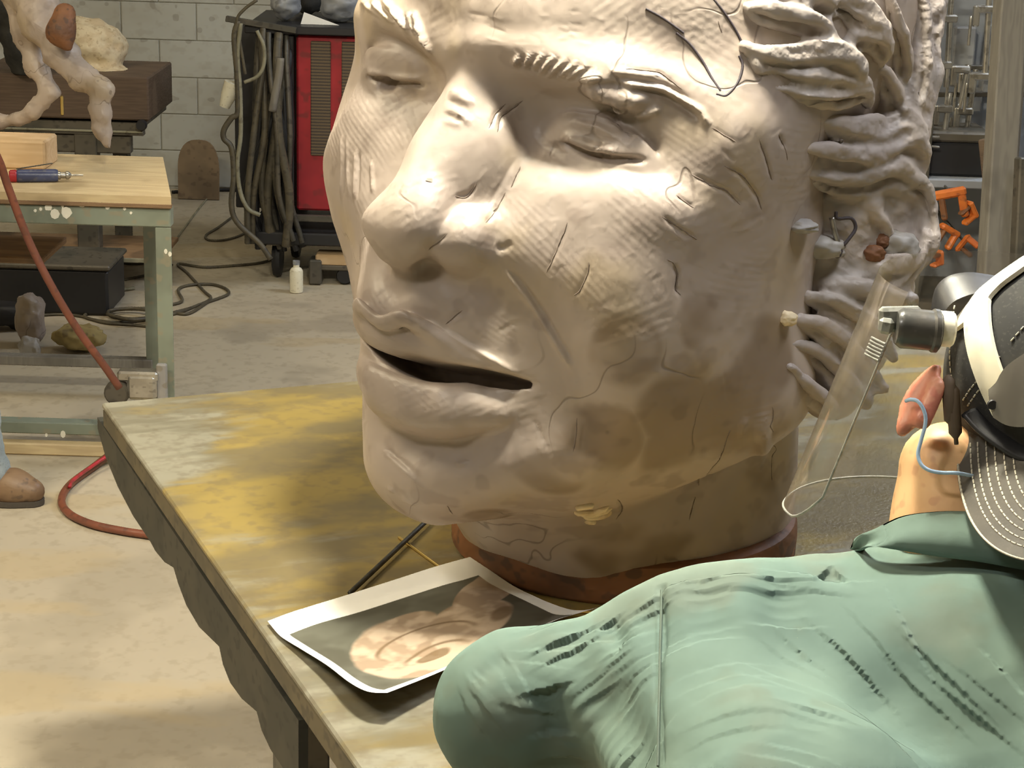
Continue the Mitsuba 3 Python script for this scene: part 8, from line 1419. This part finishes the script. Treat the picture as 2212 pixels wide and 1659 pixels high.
n1, n2 = 61, 45; c0, c1, d0, d1 = curve(tl, n1), curve(br, n1), curve(bl, n2), curve(tr, n2); u, v_ = np.linspace(0, 1, n1), np.linspace(0, 1, n2)
Uu, Vv = np.meshgrid(u, v_); Uu, Vv = Uu[..., None], Vv[..., None]
G = (1-Vv)*c0[None]+Vv*c1[None]+(1-Uu)*d0[:, None]+Uu*d1[:, None]-((1-Uu)*(1-Vv)*c0[0]+Uu*(1-Vv)*c0[-1]+(1-Uu)*Vv*c1[0]+Uu*Vv*c1[-1])
G[..., 2] -= .010*np.sin(np.pi*Uu[..., 0])*np.sin(np.pi*Vv[..., 0]); G[..., 2] = np.maximum(G[..., 2], ZT+.0062)
def print_tone(p, n, uv):
    x, y = uv.x, uv.y    # x along the long side, y across
    wob = .03*(fbm(x*9, y*9, 0, 3)-.5)
    paper = mi.Color3f(.86, .86, .82); back = mix((.105, .105, .082), (.07, .068, .05), ss(.3, .7, fbm(x*6, y*6, 3, 3)))
    def blob(cx, cy, rx_, ry_, a): c, s = math.cos(a), math.sin(a); X, Y = (x-cx)*c+(y-cy)*s, -(x-cx)*s+(y-cy)*c; return dr.square(X/rx_)+dr.square(Y/ry_)
    fist = ss(1.12, .92, blob(.36, .66, .25, .33, .25)+wob*6); wrist = ss(1.1, .9, blob(.64, .60, .26, .17, -.62)+wob*6); arm = ss(1.1, .9, blob(.86, .36, .30, .10, -.75)+wob*6); top = ss(1.1, .85, blob(.44, .44, .17, .11, -.35)+wob*6)
    body = dr.maximum(dr.maximum(fist, wrist), dr.maximum(arm, top))
    tan = mix((.40, .315, .235), (.27, .20, .14), ss(.35, .65, fbm(x*12, y*12, 1, 3)))
    def crease(cx, cy, rx_, ry_, a, w): return ss(w, 0, dr.abs(dr.sqrt(blob(cx, cy, rx_, ry_, a))-1))
    dark = dr.maximum(crease(.44, .62, .22, .13, .0, .10)*ss(.70, .55, y), crease(.42, .78, .15, .11, -.15, .16)*ss(.8, .7, y)); dark = dr.maximum(dark, ss(1, .5, blob(.40, .76, .10, .05, -.3)))
    dark = dr.maximum(dark, ss(1, .3, blob(.80, .62, .10, .05, -.7))*.9); dark = dr.maximum(dark, ss(1, .2, blob(.66, .36, .14, .07, -.5))*.8)
    im = mix(back, mix(tan, (.13, .085, .045), dark*.85), body)
    inside = ss(.034, .04, x)*ss(.945, .939, x)*ss(.165, .172, y)*ss(.965, .958, y)
    return mix(paper, im, inside)
pr('mat_print', print_tone, .32, spec=.4)
vv, ff = grid(G); add('photo_print', (vv, ff[:, ::-1]), 'mat_print', smooth=True, uv=np.stack([np.tile(u, n2), np.repeat(v_, n1)], 1))
lab('photo_print', 'curled white bordered photo print lying in front of the clay neck', 'photograph')
def rod(key, a, b, r, m, label): a, b = np.array(a), np.array(b); add(key, tube(np.array([a+(b-a)*t for t in np.linspace(0, 1, 5)]), r, 8), m, smooth=True); lab(key, label, 'rod')
z = ZT+.0022
rod('brass_rod', on_z(862, 1161, z), on_z(1345, 1512, z), .0021, 'mat_brass', 'thin brass rod running under the photo print')
rod('brass_rod_001', on_z(1180, 1317, ZT+.0022), on_z(1420, 1331, ZT+.0022), .0021, 'mat_brass', 'thin brass rod under the far right corner of the print')
rod('steel_bar', on_z(925, 1122, ZT+.0085), on_z(756, 1281, ZT+.0085), .0034, 'mat_apron', 'dark thin bar lying across the brass rod below the chin')
